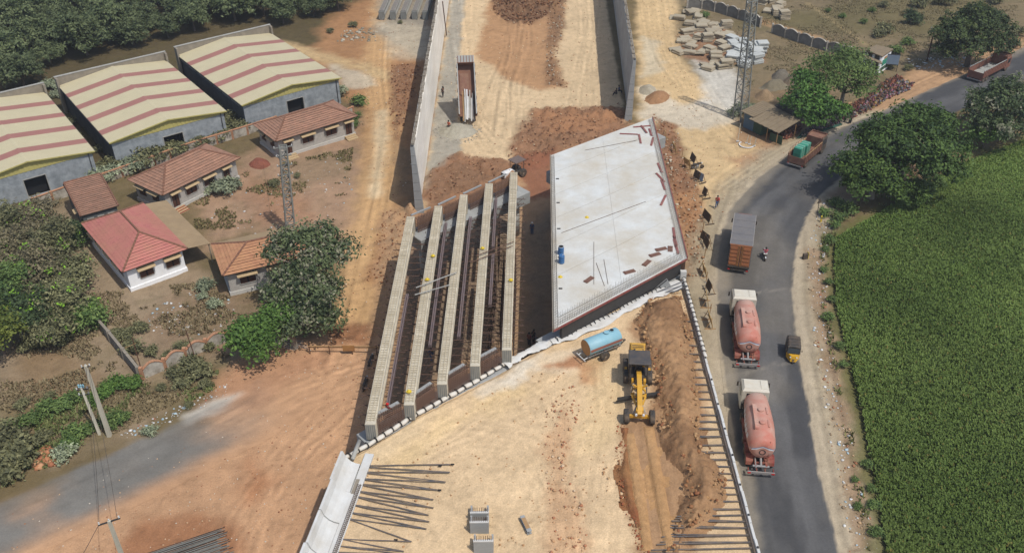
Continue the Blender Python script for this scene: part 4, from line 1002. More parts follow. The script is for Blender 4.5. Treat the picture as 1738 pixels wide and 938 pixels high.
# bare strips with bars along the edges
strips = [((0,0),(0,1),(.035,0),(.035,1)), ((.925,0),(.925,1),(1,0),(1,1)), ((.035,0),(.925,0),(.035,.073),(.925,.073))]
e = MB()
for u0, u1, v0, v1, nlong, step in ((.004, .027, .0, .99, 3, .012), (.958, .995, .0, .99, 4, .011), (.035, .95, .006, .038, 4, .012)):
    along_v = (v1-v0) > (u1-u0)
    if along_v:
        for k in range(nlong):
            u = u0+(u1-u0)*k/(nlong-1); e.beam((*bil(u, v0), DZ+.03), (*bil(u, v1), DZ+.03), .024, .024)
        v_ = v0
        while v_ < v1:
            for u in (u0, u1): p = bil(u, v_); e.beam((*p, DZ-.05), (*p, DZ+random.uniform(.25, .5)), .025, .025)
            e.beam((*bil(u0, v_), DZ), (*bil(u1, v_), DZ), .024, .024); v_ += step
    else:
        for k in range(nlong):
            v_ = v0+(v1-v0)*k/(nlong-1); e.beam((*bil(u0, v_), DZ+.03), (*bil(u1, v_), DZ+.03), .024, .024)
        u = u0
        while u < u1:
            for v_ in (v0, v1): p = bil(u, v_); e.beam((*p, DZ-.05), (*p, DZ+random.uniform(.35, .7)), .025, .025)
            e.beam((*bil(u, v0), DZ), (*bil(u, v1), DZ), .024, .024); u += step
tag(e.build('edge_bars', M_dbar, dk), kind='stuff')
f = MB()
for k in range(12):
    v0, v1 = k/12, (k+.985)/12
    a, b = bil(1.004, v0), bil(1.004, v1); MB().beam((*a, DZ-.12), (*b, DZ-.12), .10, .5).build('formwork_board', M_form, dk)
for k in range(8):
    a, b = bil(k/8, -.004), bil((k+.985)/8, -.004); MB().beam((*a, DZ-.12), (*b, DZ-.12), .08, .2).build('formwork_board', M_form, dk)
for k in range(14):
    a, b = bil(-.006, k/14), bil(-.006, (k+.985)/14); MB().beam((*a, DZ-.1), (*b, DZ-.1), .09, .5).build('formwork_board', M_rough, dk)
for k in range(5):
    u = .09+k*.205; a, b = bil(u, 0.03), bil(u, .985); d = Vector((b[0]-a[0], b[1]-a[1])); ang = math.atan2(-d.x, d.y)
    MB().profile(i_section(.86, 1.6, DZ-.34), 0, d.length, 0, T(a[0], a[1], 0) @ RZ(ang)).build('girder', M_girder, dk)
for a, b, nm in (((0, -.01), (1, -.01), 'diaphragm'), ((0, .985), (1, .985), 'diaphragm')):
    MB().beam((*bil(a[0]+.05, a[1]+.02), DZ-1.1), (*bil(b[0]-.05, b[1]+.02), DZ-1.1), .3, 1.4).build(nm, M_steel_dk if a[1] < 0 else M_deckedge, dk)  # near one dark for formwork panels, shade also put into the colour
tube = MB()
for k in range(10):
    p = bil(1.0, .02+k*.012); tube.tube((p[0], p[1], 2.0), (p[0], p[1], DZ-.4), .04, 4)
tag(tube.build('corner_props', M_rust, dk), kind='stuff')
for k in range(5):
    p = bil(.012, .3+.16*k-.12); MB().cbox(p[0]+.55, p[1], DZ, .35, .18, .06).build('drain_spout', M_steel_dk, dk)
abutment(tuple(dc[3].xy), tuple(dc[2].xy), 'near abutment cap and columns below the finished deck', .2, 1.9, 5.9)
abutment(tuple(dc[0].xy), tuple(dc[1].xy), 'far abutment cap and columns below the finished deck', -2.2, .2, 5.9)
for x0, y0, x1, y1, lb in ((953,395,1096,342,'longest thin rod lying across the middle of the deck'),(1008,410,1008,482,'thin rod lying upright in the photo on the near half of the deck'),(1012,446,1026,485,'short slanting rod at the near left of the deck'),(1025,440,1032,482,'short rod beside the slanting one at the near left of the deck'),(993,255,1082,238,'thin rod lying near the far tip of the deck')):
    tag(MB().beam(at(x0,y0,DZ+.03), at(x1,y1,DZ+.03), .035, .035).build('steel_rod', M_rebar), lb, 'rod')
# shutter plates and planks left on the deck
zo = lambda p: (860+p[0]/3.908, 180+p[1]/3.908); z4 = lambda p: (860+p[0]/3.908, 400+p[1]/3.908)
pl = [(zo,(840,140),(955,130),0),(zo,(892,132),(930,180),0),(zo,(945,150),(962,198),0),(zo,(750,183),(870,188),0),(zo,(877,188),(890,248),0),(zo,(972,208),(958,262),0),
      (zo,(1002,378),(1030,440),0),(zo,(993,445),(1045,502),0),(zo,(1026,490),(1050,556),0),(zo,(1055,590),(1022,658),0),(zo,(1105,805),(1115,880),0),(zo,(1110,882),(1124,936),0),
      (z4,(1108,0),(1128,62),0),(z4,(1122,60),(1138,118),0),(z4,(988,96),(1060,80),1),(z4,(948,135),(1018,115),1),(z4,(1085,68),(1085,104),1),(z4,(908,198),(948,162),1),(z4,(778,248),(850,228),1),(z4,(520,308),(570,272),1)]
where = ['near the far tip of the deck', 'by the right edge of the deck', 'along the near edge of the deck']
for i, (fn, a, b, k) in enumerate(pl):
    A_, B_ = at(*fn(a), DZ+.05), at(*fn(b), DZ+.05)
    o = MB()
    if k:
        d = (B_-A_).normalized(); s_ = Vector((-d.y, d.x, 0))
        for j in range(3): o.beam(A_+s_*(j-1)*.17, B_+s_*(j-1)*.17, .145, .05)
        o.beam(A_+d*.15-s_*.25+Vector((0,0,.045)), A_+d*.15+s_*.25+Vector((0,0,.045)), .08, .04)
        lb = 'small brown board on the deck, %s' % ['farthest left of the bent row near the right corner','second of the bent row near the right corner','one at the right corner beside the red plates','lying between the corner row and the left boards','second from the left near the front edge','nearest the blue drums, lower left'][i-14]
        tag(o.build('wooden_board', M_plankb), lb, 'wooden board', 'brown boards on the deck')
    else:
        if i == 1: A_.z = B_.z = DZ+.11
        o.beam(A_, B_, .26, .05); o.beam(A_+Vector((0,0,.03)), B_+Vector((0,0,.03)), .05, .05)
        lb = 'narrow red shutter plate lying on the deck, %s' % ('close to its far tip' if i < 6 else ('beside its right edge' if i < 10 else 'at the near end of its right edge'))
        tag(o.build('shutter_plate', M_plankr), lb, 'shutter plate', 'red shutter plates on the deck')
M_blue = mat('blue_plastic', S(46,104,160), rough=.4, var=.12, scale=3, dust=S(150,170,180), dscale=2, damt=.25)
for (x, y), op, lb in (((952,431), True, 'blue drum with open dark top on the deck, the farther one'), ((953,446), False, 'closed blue drum on the deck, the nearer one')):
    p = at(x, y, DZ); t = thing('plastic_drum', lb, 'drum', p, 0, 'blue drums on the deck')
    MB().lathe([(.26,0),(.29,.04),(.30,.28),(.275,.31),(.30,.34),(.30,.6),(.275,.63),(.30,.66),(.29,.86),(.26,.9)], 18).build('body', M_blue, t, True)
    if op: MB().lathe([(.24,.9),(.24,.915)], 16).build('opening', M_dark, t); MB().lathe([(.28,.905),(.28,.93),(.25,.93),(.25,.905)], 18).build('rim', M_white, t)  # black disc on the closed body is painted shade inside the drum
    else:
        MB().lathe([(.25,.9),(.25,.93),(.1,.94)], 16).build('lid', M_blue, t); MB().lathe([(.05,.93),(.05,.97)], 8, 0, T(.12, 0, 0)).build('bung', M_white, t)
MB_h = lambda: MB().lathe([(.17,0),(.165,.05),(.14,.12),(.08,.17),(.01,.18)], 12)
for (x, y, z, lb) in ((996,369,DZ,'yellow helmet lying alone in the middle of the deck'), (951,470,DZ,'yellow helmet lying by the left edge of the deck'), (694,664,GZT+.18,'yellow helmet on the near end of the second girder'),
                      (725,474,GZT+.18,'yellow helmet on the second girder halfway along'), (735,434,GZT+.18,'yellow helmet on the far half of the second girder'), (867,475,GZT+.18,'yellow helmet on the rightmost girder'), (819,421,GZT+.18,'yellow helmet on the fourth girder')):
    t = thing('safety_helmet', lb, 'helmet', at(x, y, z), 0, 'yellow helmets left on the bridge')
    MB_h().build('shell', M_yp, t, True); MB().lathe([(.21,.0),(.21,.015)], 12, sx=1.15).build('brim', M_yp, t)

# ------------------------------------------------------------------ edges of the near fill
sack_me = MB(); sack_me.lathe([(.10,-.5),(.17,-.42),(.19,0),(.17,.42),(.10,.5)], 8, 0, RX(PI/2)); sack_me = sack_me.mesh('sack', M_bag, True)
loop_me = MB()
for k in range(7):
    a0, a1 = PI*k/7, PI*(k+1)/7
    loop_me.tube((.30*math.cos(a0), 0, .26*math.sin(a0)-.02), (.30*math.cos(a1), 0, .26*math.sin(a1)-.02), .05, 5)
loop_me = loop_me.mesh('loop', M_loop)
def edge_row(pts, step, label, group, loops=True, sacks=True):
    L = resample(pts, 400); d = np.r_[0, np.cumsum(np.hypot(*np.diff(L, axis=0).T))]; s_ = 0
    while s_+step*.5 < d[-1]:
        ci = int(round(s_/step)); x = np.interp(s_+step/2, d, L[:, 0]); y = np.interp(s_+step/2, d, L[:, 1]); i = min(398, int(np.searchsorted(d, s_+step/2)))
        a = math.atan2(L[i+1, 1]-L[i, 1], L[i+1, 0]-L[i, 0])-PI/2
        if sacks:
            o = tag(link('sack', sack_me, None, (x, y, EZ+(.05 if step > .8 else .5)+random.uniform(0,.06)), a+random.uniform(-.12,.12)), label % ordn(ci), 'sack', group); sc = step*.96; k_ = .72 if step < .8 else 1.0; o.scale = (random.uniform(.9,1.25)*k_, sc, random.uniform(.85,1.15)*k_)
        if loops:
            x2, y2 = np.interp(s_, d, L[:, 0]), np.interp(s_, d, L[:, 1])
            tag(link('lifting_loop', loop_me, None, (x2, y2, EZ+(.12 if step > .8 or not sacks else .55)), a+random.uniform(-.2,.2), sc=(.62 if step < .8 and sacks else .9)), (('%s black loop from the left between the white sacks before the girders' if step > .8 else '%s black loop from the far end on the right wall sacks') if sacks else '%s black loop from the left on the white sheet below the deck') % ordn(ci), 'loop', 'black loops along the edge of the fill')
        s_ += step
edge_row(P([(577,782),(600,770),(640,747),(700,708),(750,680),(800,652),(850,622),(862,614)], EZ), .85, '%s white sack from the left in the row before the girder ends', 'white sacks edging the fill')
edge_row([(17.16,77.0),(17.16,65.0)], .72, '%s white sack from the far end of the row on the right wall', 'white sacks on the right wall')
edge_row(P([(945,578),(985,560),(1020,545),(1060,520),(1100,500),(1135,485)], EZ), .55, '', 'x', True, False)
# white sheet lying along the edge below the finished deck
def sheet(px, w, label, seed):
    L = resample(P(px, EZ), 90); tg = np.gradient(L, axis=0); tg /= np.hypot(*tg.T)[:, None]; nr = np.stack([-tg[:, 1], tg[:, 0]], 1)
    o = np.linspace(-.5, .5, 9)
    s_ = np.linspace(0, 1, 90)
    wd = w*(1+.5*fbm(s_*9, s_*0, 1, seed, 3))
    Pn = L[:, None, :]+nr[:, None, :]*(o[None, :]*wd[:, None])[..., None]
    Z = EZ+.12+.10*fbm(Pn[..., 0], Pn[..., 1], .7, seed+1, 3)+.1*np.cos(o*3)[None, :]
    me = np_mesh('white_sheet', np.stack([Pn[..., 0].ravel(), Pn[..., 1].ravel(), Z.ravel()], 1), grid_faces(9, 90)[:, ::-1], M_tarp, None, True)
    tag(link('white_sheet', me), label, 'sheet')
sheet([(858,622),(885,604),(915,590),(940,578)], .85, 'crumpled white sheet on the fill edge beside the shaded gap', 3)
sheet([(935,582),(985,565),(1030,545),(1075,518),(1110,502),(1155,482)], 1.1, 'long crumpled white sheet with black loops below the near edge of the deck', 9)
# right wall of the near fill, seen along its top
t = thing('retaining_wall', 'low topped retaining wall between the near fill and the highway', 'wall', (17.05, 22, 0))
for k in range(37):
    y0 = k*1.5; zt = EZ+.42+.05*((k*7) % 3)-(.0 if k < 34 else .1)
    MB().bbox(.0, .20, y0+.012, y0+1.488, -.4, zt, .02).build('panel', M_white, t)
    if k % 2 == 0: MB().box(.04, .16, y0+.6, y0+.75, zt, zt+.09).build('lifting_hook', M_steel_dk, t)
r_ = MB(); r_.tube((-.12, 0, EZ+.25), (-.12, 55.2, EZ+.25), .06, 6); r_.build('geogrid_rail', M_strap, t)
MB().box(-.15, .45, 55.6, 56.0, -.4, EZ+.9).build('end_post', M_white, t)
# straps laid on the fill from the right wall
spx = [(1207,545),(1205,560),(1208,572),(1212,586),(1209,600),(1214,613),(1213,626),(1216,640),(1220,652),(1218,664),(1221,677),(1223,690),(1224,704),(1228,715),(1229,727),(1231,740),(1233,754),(1236,767),(1237,779),(1240,791),(1241,803),(1243,814),(1246,827),(1248,838),(1250,850),(1252,863),(1253,873),(1257,884),(1259,895),(1261,907),(1263,919),(1266,929),(1268,941)]
for i, (x, y) in enumerate(spx):
    a = at(x, y, EZ+.16); a.x = 16.85; L = random.uniform(2.7, 3.6) if i < 24 else (4.0+.45*(i-24))
    b = a+Vector((-L, random.uniform(-.12,.14), -.02)); m = MB(); m.beam(a, b, .11, .035)
    if i % 5 != 1: m.beam(a+Vector((0,0,.01)), b+Vector((.3,.22,0)), .08, .03)
    tag(m.build('ground_strap', M_strap), '%s dark strap from the far end of the row along the right wall' % ordn(i), 'strap', 'straps along the right wall')
# zigzag straps on the left of the fill
anch = [(430,300),(525,345),(510,392),(500,430),(490,482),(475,520),(460,582),(445,640),(430,685),(385,835),(370,885),(355,930)]
tips = [(1185,290),(1175,347),(1145,418),(1090,477),(1055,547),(1055,607),(1020,660),(1025,708),(1005,760),(895,853),(840,925),(830,945)]
zz = lambda p: at(490+p[0]/4.303, 720+p[1]/4.303, EZ+.15)
for i in range(12):
    for j in (i, i+1):
        if j > 11: continue
        a, b = zz(anch[i]), zz(tips[j]); d = b-a; pts = [a, a+d*.3+Vector((0,0,-.02)), a+d*.65+Vector((0,0,.01)), b]; m = MB()
        for k in range(3): m.beam(pts[k], pts[k+1]+(pts[k+1]-pts[k])*.01, .085, .04)
        tag(m.build('ground_strap', M_strap), '%s dark strap pair from the top of the zigzag, %s strand' % (ordn(i), 'upper' if j == i else 'lower'), 'strap', 'zigzag straps on the left of the fill')
for (x, y) in ((1185,290),(1090,477),(1095,300),(770,840)):
    p = zz((x, y)); tag(MB().beam(p, p+Vector((.25,-.1,.1)), .1, .08).build('strap_clip', M_loop), 'small dark clip on the zigzag straps, %s' % {(1185,290):'at the topmost tip',(1090,477):'at the fourth tip',(1095,300):'short of the topmost tip',(770,840):'on the long lower strap'}[(x,y)], 'clip', 'strap clips')
# curved crash barrier at the lower left
t0 = Vector((-12.9,52.6,EZ)); t1 = Vector((-14.2,43.7,EZ)); bd = (t1-t0); bl = bd.length+9; ba = math.atan2(-bd.x, bd.y)
t = thing('crash_barrier', 'white curved crash barrier units with a flat base at the lower left of the fill', 'barrier', t0, ba)
prof = [(.9,.18),(.55,.24),(.2,.42),(-.15,.85),(-.32,1.45),(-.5,1.45),(-.5,-.1),(.9,-.1)]
for k in range(6):
    y0 = (k*3.0)+.0
    # local y runs along bd; inside of the fill is on the -x/+x side
    MB().profile([(-(-x)*1.0, z) for x, z in [( -p_[0], p_[1]) for p_ in prof]] if False else [(p_[0], p_[1]) for p_ in prof], y0+.03, y0+2.97, 0, Matrix.Scale(-1, 4, (1,0,0)) @ T(.05*((k*2) % 3)-.05, 0, .05*(k % 2)) @ RY(.02*((k % 3)-1))).build('barrier_unit', M_white, t, False)
MB().bbox(-1.62, -.92, -1.2, bl, -.1, .2, .03).build('base_slab', M_white, t)
MB().box(-1.28, -.98, 1.6, 3.1, .2, .215).build('damp_patch', M_rough, t)
hb = MB(); y = 2.2
while y < bl: hb.tube((-1.58, y, .2), (-1.25, y, .34), .02, 4); hb.tube((-1.5, y, .2), (-1.5, y, .36), .02, 4); y += .17
for x in (-1.55, -1.42, -1.3): hb.tube((x, 2.2, .3), (x, bl, .3), .018, 4)
tag(hb.build('hoop_bars', M_rebar, t), kind='stuff')
MB().tube((-.15, -2.3, .35), (-.25, -.1, .55), .17, 10).build('pipe', M_conc, t, True)
# precast blocks and a rail offcut on the fill
for (x, y, w, d_, h, lb) in ((814,884,1.35,.16,.85,'upright grey precast panel with a row of bars on top, the farthest of three'), (814,905,1.35,.16,1.15,'upright grey precast panel close behind the farthest one'), (821,938,1.4,.16,1.2,'dark wet looking precast panel at the bottom edge of the photo')):
    p = at(x, y, EZ); t = thing('precast_panel', lb, 'concrete panel', p, .0, 'precast panels standing on the fill')
    MB().bbox(-w/2, w/2, 0, d_, -.05, h, .015).build('slab', M_panelg, t); MB().box(-w/2-.01, w/2+.01, -.01, d_+.012, h-.02, h+.07).build('top_edge', M_white, t)
    MB().box(-w/2, -w/2+.14, d_+.012, 1.0, -.05, h*.7).build('rib', M_panelg, t); MB().box(w/2-.14, w/2, d_+.012, 1.0, -.05, h*.7).build('rib', M_panelg, t)
    s_ = MB()
    for k in range(9): xx = -w/2+.08+k*(w-.16)/8; s_.tube((xx, d_*.5, h), (xx+random.uniform(-.03,.03), d_*.5+.05, h+.5), .02, 4)
    tag(s_.build('starter_bars', M_rust, t), kind='stuff')
p = at(893,893,EZ); a0, a1 = at(886,879,EZ+.05), at(899,906,EZ+.05); d = a1-a0
t = thing('steel_beam', 'short grey beam offcut lying on the sand', 'beam', a0, math.atan2(-d.x, d.y))
MB().profile([(-.17,0),(.17,0),(.17,.05),(.03,.05),(.03,.27),(.17,.27),(.17,.32),(-.17,.32),(-.17,.27),(-.03,.27),(-.03,.05),(-.17,.05)], 0, d.length).build('section', M_panelg, t)
MB().box(-.15, .15, .25, d.length-.3, .322, .34).build('timber', M_wood, t)

for k, (x0, y0, x1, y1, lb) in enumerate(((1160,477,1112,497,'longest grey bar leaning at the near right corner of the deck'),(1163,482,1128,497,'middle grey bar leaning at the near right corner of the deck'),(1166,486,1142,496,'shortest grey bar leaning at the near right corner of the deck'))):
    tag(MB().tube(at(x0,y0,EZ+1.1), at(x1,y1,EZ+.15), .06, 6).build('grey_bar', M_galvb), lb, 'bar')
t = thing('formwork_frame', 'grey triangular form standing on the white sheet by the deck corner', 'formwork', at(1126,492,EZ)); MB().add([(-.9,0,0),(.9,.3,0),(.3,.2,1.1),(-.9,.25,0),(.9,.55,0),(.3,.45,1.1)],[(0,1,2),(5,4,3),(0,2,5,3),(1,4,5,2),(0,3,4,1)]).build('side', M_panelg, t); MB().beam((-.9,-.02,.02),(.3,.18,1.1),.06,.06).build('rib', M_steel_dk, t)
# ------------------------------------------------------------------ vehicles
DU = S(178,150,118)
M_tyre = mat('tyre_rubber', (.03,.03,.03), rough=.9, var=.2, scale=4, dust=DU, dscale=2.5, damt=.35)
M_rim = mat('wheel_rim', S(150,140,126), rough=.6, var=.2, scale=4, dust=DU, damt=.5)
M_redtank = mat('dusty_red_tank', S(198,118,98), rough=.6, var=.12, scale=.8, dust=S(206,176,158), dscale=.45, damt=.9, spec=.4)
M_redch = mat('red_chassis', S(140,64,56), rough=.7, var=.2, scale=2, dust=DU, damt=.4)
M_cabw = mat('dusty_white_cab', S(226,220,204), rough=.5, var=.06, scale=1.0, dust=S(206,190,160), damt=.5, spec=.4)
M_glass = mat('dark_glass', (.02,.022,.025), rough=.12, var=0, spec=.6)
M_black = mat('black_paint', (.03,.03,.03), rough=.6, var=.15, scale=2, dust=DU, damt=.25)
M_galv = mat('galvanised', S(150,150,150), rough=.6, var=.15, scale=2, dust=DU, damt=.4)
M_ltblue = mat('light_blue_paint', S(140,190,204), rough=.5, var=.07, scale=1.2, dust=S(170,196,200), damt=.5, spec=.35)
M_ochre = mat('ochre_paint', S(186,140,84), rough=.65, var=.15, scale=2, dust=S(160,104,70), damt=.4)
M_stripe = mat('brown_stripe', S(158,104,88), rough=.65, var=.12, scale=2)
M_yellow = mat('machine_yellow', S(224,168,44), rough=.5, var=.08, scale=1.5, dust=DU, damt=.35, spec=.4)
M_orange = mat('container_orange', S(178,112,70), rough=.7, var=.14, scale=1.6, dust=S(150,110,84), damt=.4)
M_boxroof = mat('grey_box_roof', S(118,116,116), rough=.7, var=.08, scale=1, dust=S(140,132,122), damt=.4)
M_teal = mat('teal_tarpaulin', S(64,150,124), rough=.7, var=.1, scale=2)
M_truckw = mat('truck_body_wood', S(128,88,74), rough=.8, var=.2, scale=2.5, dust=DU, damt=.35)
M_truckor = mat('orange_truck_side', S(136,92,76), rough=.7, var=.2, scale=4)
M_bedg = mat('grey_bed', S(170,170,164), rough=.8, var=.12, scale=1)
M_autoy = mat('auto_yellow', S(222,170,50), rough=.45, var=.06)
M_redl = mat('red_lamp', S(200,40,34), rough=.4, var=0)
M_whitep = mat('white_paint', S(232,232,230), rough=.5, var=.05)
M_bluep = mat('blue_line', S(70,110,170), rough=.5, var=.05)
M_rustbed = mat('rusty_truck_bed', S(140,100,80), rough=.85, var=.2, scale=1.5, dust=S(112,84,70), damt=.5)

def wheel_mesh(r, w):
    t = MB().lathe([(r*.58, -w/2), (r*.93, -w/2), (r, -w*.38), (r*.97, 0), (r, w*.38), (r*.93, w/2), (r*.58, w/2)], 20, 0, RY(PI/2)).mesh('wheel', M_tyre, True)
    k = MB().lathe([(.05, -w*.42), (r*.6, -w*.40), (r*.6, w*.40), (.05, w*.42)], 14, 0, RY(PI/2))
    k.lathe([(r*.2, -w*.52), (r*.2, w*.52)], 8, 0, RY(PI/2)); return t, k.mesh('rim', M_rim)
def wheel(parent, meshes, x, y, r, steer=0):
    o = link('wheel', meshes[0], parent, (x, y, r), steer); link('rim', meshes[1], o); return o
def heading(a, b):
    d = b-a; return math.atan2(-d.x, d.y)

# dusty red cement bulkers: y runs from the tail (0) forward
WT = wheel_mesh(.5, .30)
def bulker(loc, rz, label):
    t = thing('tanker_truck', label, 'tanker truck', loc, rz, 'red cement tankers on the highway')
    ch = MB()
    for x in (-.45, .45): ch.box(x-.08, x+.08, .5, 9.6, .75, 1.05)
    for y in (.9, 2.6, 4.2, 6.5, 8.8): ch.box(-.5, .5, y, y+.12, .78, 1.0)
    ch.build('chassis', M_redch, t)
    for y in (1.7, 3.0, 4.3):
        for x in (-1.05, -.72, .72, 1.05): wheel(t, WT, x, y, .5)
    for y in (6.9, 8.9):
        for x in (-1.05, 1.05): wheel(t, WT, x, y, .5)
    for x in (-1.22, 1.22):
        m = MB(); s_ = 1 if x > 0 else -1
        for y in (1.7, 3.0, 4.3):
            for k in range(6):
                a0, a1 = PI*k/6, PI*(k+1)/6
                m.beam((s_*.9, y+.6*math.cos(a0), .5+.6*math.sin(a0)), (s_*.9, y+.6*math.cos(a1), .5+.6*math.sin(a1)), .62, .03)
        m.build('mudguard', M_redch, t)
        MB().bbox(min(s_*.55, s_*1.15), max(s_*.55, s_*1.15), 5.2, 6.2, .55, 1.15, .05).build('side_tank', M_redch, t)
        MB().box(s_*1.12-.03, s_*1.12+.03, 5.0, 6.5, .6, 1.0).build('side_guard', M_redch, t)
    # tank: fuller in the middle, belly dropping to the outlets
    tk = MB(); M = T(0, .0, 2.28) @ RX(-PI/2)
    prof = [(.02,1.10),(.55,1.05),(.95,1.16),(1.12,1.5),(1.19,2.2),(1.26,3.6),(1.25,4.4),(1.18,5.6),(1.09,6.8),(1.02,7.35),(.80,7.58),(.35,7.68),(.02,7.7)]
    tk.lathe(prof, 28, 0, M); tank = tk.build('tank', M_redtank, t, True)
    bl = MB()
    for y in (2.2, 5.4): bl.lathe([(.18, .75), (.30, 1.0), (.85, 1.7)], 14, 0, T(0, y+.3, 0))
    bl.build('hopper', M_redtank, t)
    for y in (1.5, 4.2, 7.2): MB().box(-.75, .75, y, y+.16, 1.0, 1.5).build('saddle', M_redch, t)
    w = MB(); w.box(-.62, -.28, 2.5, 5.6, 3.42, 3.49); w.box(-.65, -.60, 2.5, 5.6, 3.3, 3.56)
    for k in range(10): w.box(-.6, -.3, 2.6+k*.3, 2.64+k*.3, 3.485, 3.51)
    w.build('walkway', M_redtank, tank)
    for y in (3.2, 4.8):
        MB().lathe([(.27, 3.38), (.27, 3.60), (.24, 3.66), (.05, 3.69)], 14, 0, T(.02, y, 0)).build('manhole', M_redtank, tank)
        MB().box(.5, .64, y-.4, y+.5, 3.34, 3.47).build('hose_bracket', M_redtank, tank)
    # chevron and round emblem on the tail cone, a few mm proud of the dish
    def tail(x, z):          # y on the tail surface
        r = math.hypot(x, z-2.28); pr = [(0.02,1.10),(.55,1.05),(.95,1.16),(1.12,1.5),(1.19,2.2)]
        rr = [.02,.55,.95,1.12,1.19]; yy = [1.10,1.05,1.16,1.5,2.2]
        return float(np.interp(r, rr, yy))-.012
    def band(p0, p1, h, mm, nm):
        m = MB(); n_ = 8
        for k in range(n_):
            f0, f1 = k/n_, (k+1)/n_
            x0, z0 = p0[0]+(p1[0]-p0[0])*f0, p0[1]+(p1[1]-p0[1])*f0; x1, z1 = p0[0]+(p1[0]-p0[0])*f1, p0[1]+(p1[1]-p0[1])*f1
            m.add([(x0,tail(x0,z0),z0),(x1,tail(x1,z1),z1),(x1,tail(x1,z1+h),z1+h),(x0,tail(x0,z0+h),z0+h)], [(0,1,2,3)])
        m.build(nm, mm, tank)
    for s_ in (-1, 1):
        band((0, 2.62), (s_*1.05, 2.20), .12, M_whitep, 'white_chevron'); band((0, 2.745), (s_*1.05, 2.325), .05, M_bluep, 'blue_chevron')
    m = MB()
    for k in range(12):
        a0, a1 = 2*PI*k/12, 2*PI*(k+1)/12; c = (0, 2.08)
        q = [(c[0]+.3*math.cos(a0), c[1]+.3*math.sin(a0)), (c[0]+.3*math.cos(a1), c[1]+.3*math.sin(a1)), (c[0]+.2*math.cos(a1), c[1]+.2*math.sin(a1)), (c[0]+.2*math.cos(a0), c[1]+.2*math.sin(a0))]
        m.add([(x, tail(x, z)-.004, z) for x, z in q], [(3,2,1,0)])
    m.build('round_emblem', M_black, tank)
    # side lettering band: pale panel
    for s_ in (-1, 1):
        m = MB(); n_ = 6
        for k in range(n_):
            y0, y1 = 2.4+k*.62, 2.4+k*.62+.44
            r0, r1 = np.interp(y0, [p[1] for p in prof[3:9]], [p[0] for p in prof[3:9]])+.008, np.interp(y1, [p[1] for p in prof[3:9]], [p[0] for p in prof[3:9]])+.008
            a0, a1 = .05, .33
            m.add([(s_*r0*math.cos(a0), y0, 2.28+r0*math.sin(a0)), (s_*r1*math.cos(a0), y1, 2.28+r1*math.sin(a0)), (s_*r1*math.cos(a1), y1, 2.28+r1*math.sin(a1)), (s_*r0*math.cos(a1), y0, 2.28+r0*math.sin(a1))], [(0,1,2,3) if s_ > 0 else (3,2,1,0)])
        m.build('worn_white_lettering', M_whitep, tank)
    # rear gear: ladder, pipework, bumper with tail lamps
    g = MB()
    for x in (.25, .55): g.tube((x, 1.0, .9), (x, 1.25, 3.2), .03, 5)
    for k in range(7): g.tube((.25, 1.0+.035*k, 1.0+.3*k), (.55, 1.0+.035*k, 1.0+.3*k), .022, 4)
    g.build('ladder', M_redch, t)
    g = MB(); g.tube((-.7, .55, .95), (.7, .55, .95), .1, 8); g.tube((0, .6, .95), (0, 1.3, 1.3), .1, 8); g.tube((-.45, .3, 1.0), (-.45, 1.4, 1.1), .06, 6)
    g.build('discharge_pipe', M_galv, t)
    MB().box(-1.15, 1.15, .0, .1, .55, .78).build('bumper', M_galv, t)
    for x in (-1.05, -.35, .35, 1.05): MB().cbox(x, .3, .45, .06, .5, .3).build('bracket', M_redch, t)
    for x in (-1.0, 1.0): MB().box(x-.14, x+.14, -.03, .02, .6, .72).build('tail_lamp', M_redl, t)
    # cab
    c = MB(); c.add([(-1.22,7.95,.7),(1.22,7.95,.7),(1.22,9.95,.7),(-1.22,9.95,.7),(-1.20,7.95,2.85),(1.20,7.95,2.85),(1.18,9.75,2.8),(-1.18,9.75,2.8),(-1.05,8.1,3.02),(1.05,8.1,3.02),(1.02,9.5,2.98),(-1.02,9.5,2.98)],
                    [(0,3,2,1),(0,1,5,4),(1,2,6,5),(2,3,7,6),(3,0,4,7),(4,5,9,8),(5,6,10,9),(6,7,11,10),(7,4,8,11),(8,9,10,11)])
    cb = c.build('cab', M_cabw, t)
    MB().box(-.8, .8, 7.93, 7.96, 1.9, 2.6).build('rear_window', M_glass, cb)
    for s_ in (-1, 1):
        MB().box(s_*1.225-.012, s_*1.225+.012, 8.6, 9.6, 1.75, 2.5).build('side_window', M_glass, cb)
        m = MB(); m.box(s_*1.42-.07, s_*1.42+.07, 9.75, 9.85, 1.9, 2.4); m.tube((s_*1.2, 9.7, 2.5), (s_*1.42, 9.8, 2.4), .02, 4); m.build('mirror', M_black, cb)
        MB().box(s_*1.1-.06, s_*1.1+.06, 7.7, 7.92, .9, 1.4).build('air_pipe', M_black, cb)
    MB().box(-1.05, 1.05, 9.86, 9.93, 1.8, 2.6).build('windscreen', M_glass, cb)
    for x in (-.75, .75): MB().box(x-.28, x+.28, 8.2, 9.4, 3.02, 3.045).build('roof_rib', M_cabw, cb)
    MB().box(-1.0, 1.0, 7.6, 7.9, 1.0, 1.9).build('air_tanks', M_black, t)
    return t
b1 = at(1290,812); f1 = at(1284,640,2.9)
bulker(b1, heading(b1, Vector((f1.x-.2, f1.y, 0))), 'dusty red cement tanker with white cab, the nearer of two')
b2 = at(1268,628); f2 = at(1267,488,2.9)
bulker(b2, heading(b2, Vector((f2.x-.3, f2.y, 0))), 'dusty red cement tanker with white cab, the farther one behind the auto rickshaw')

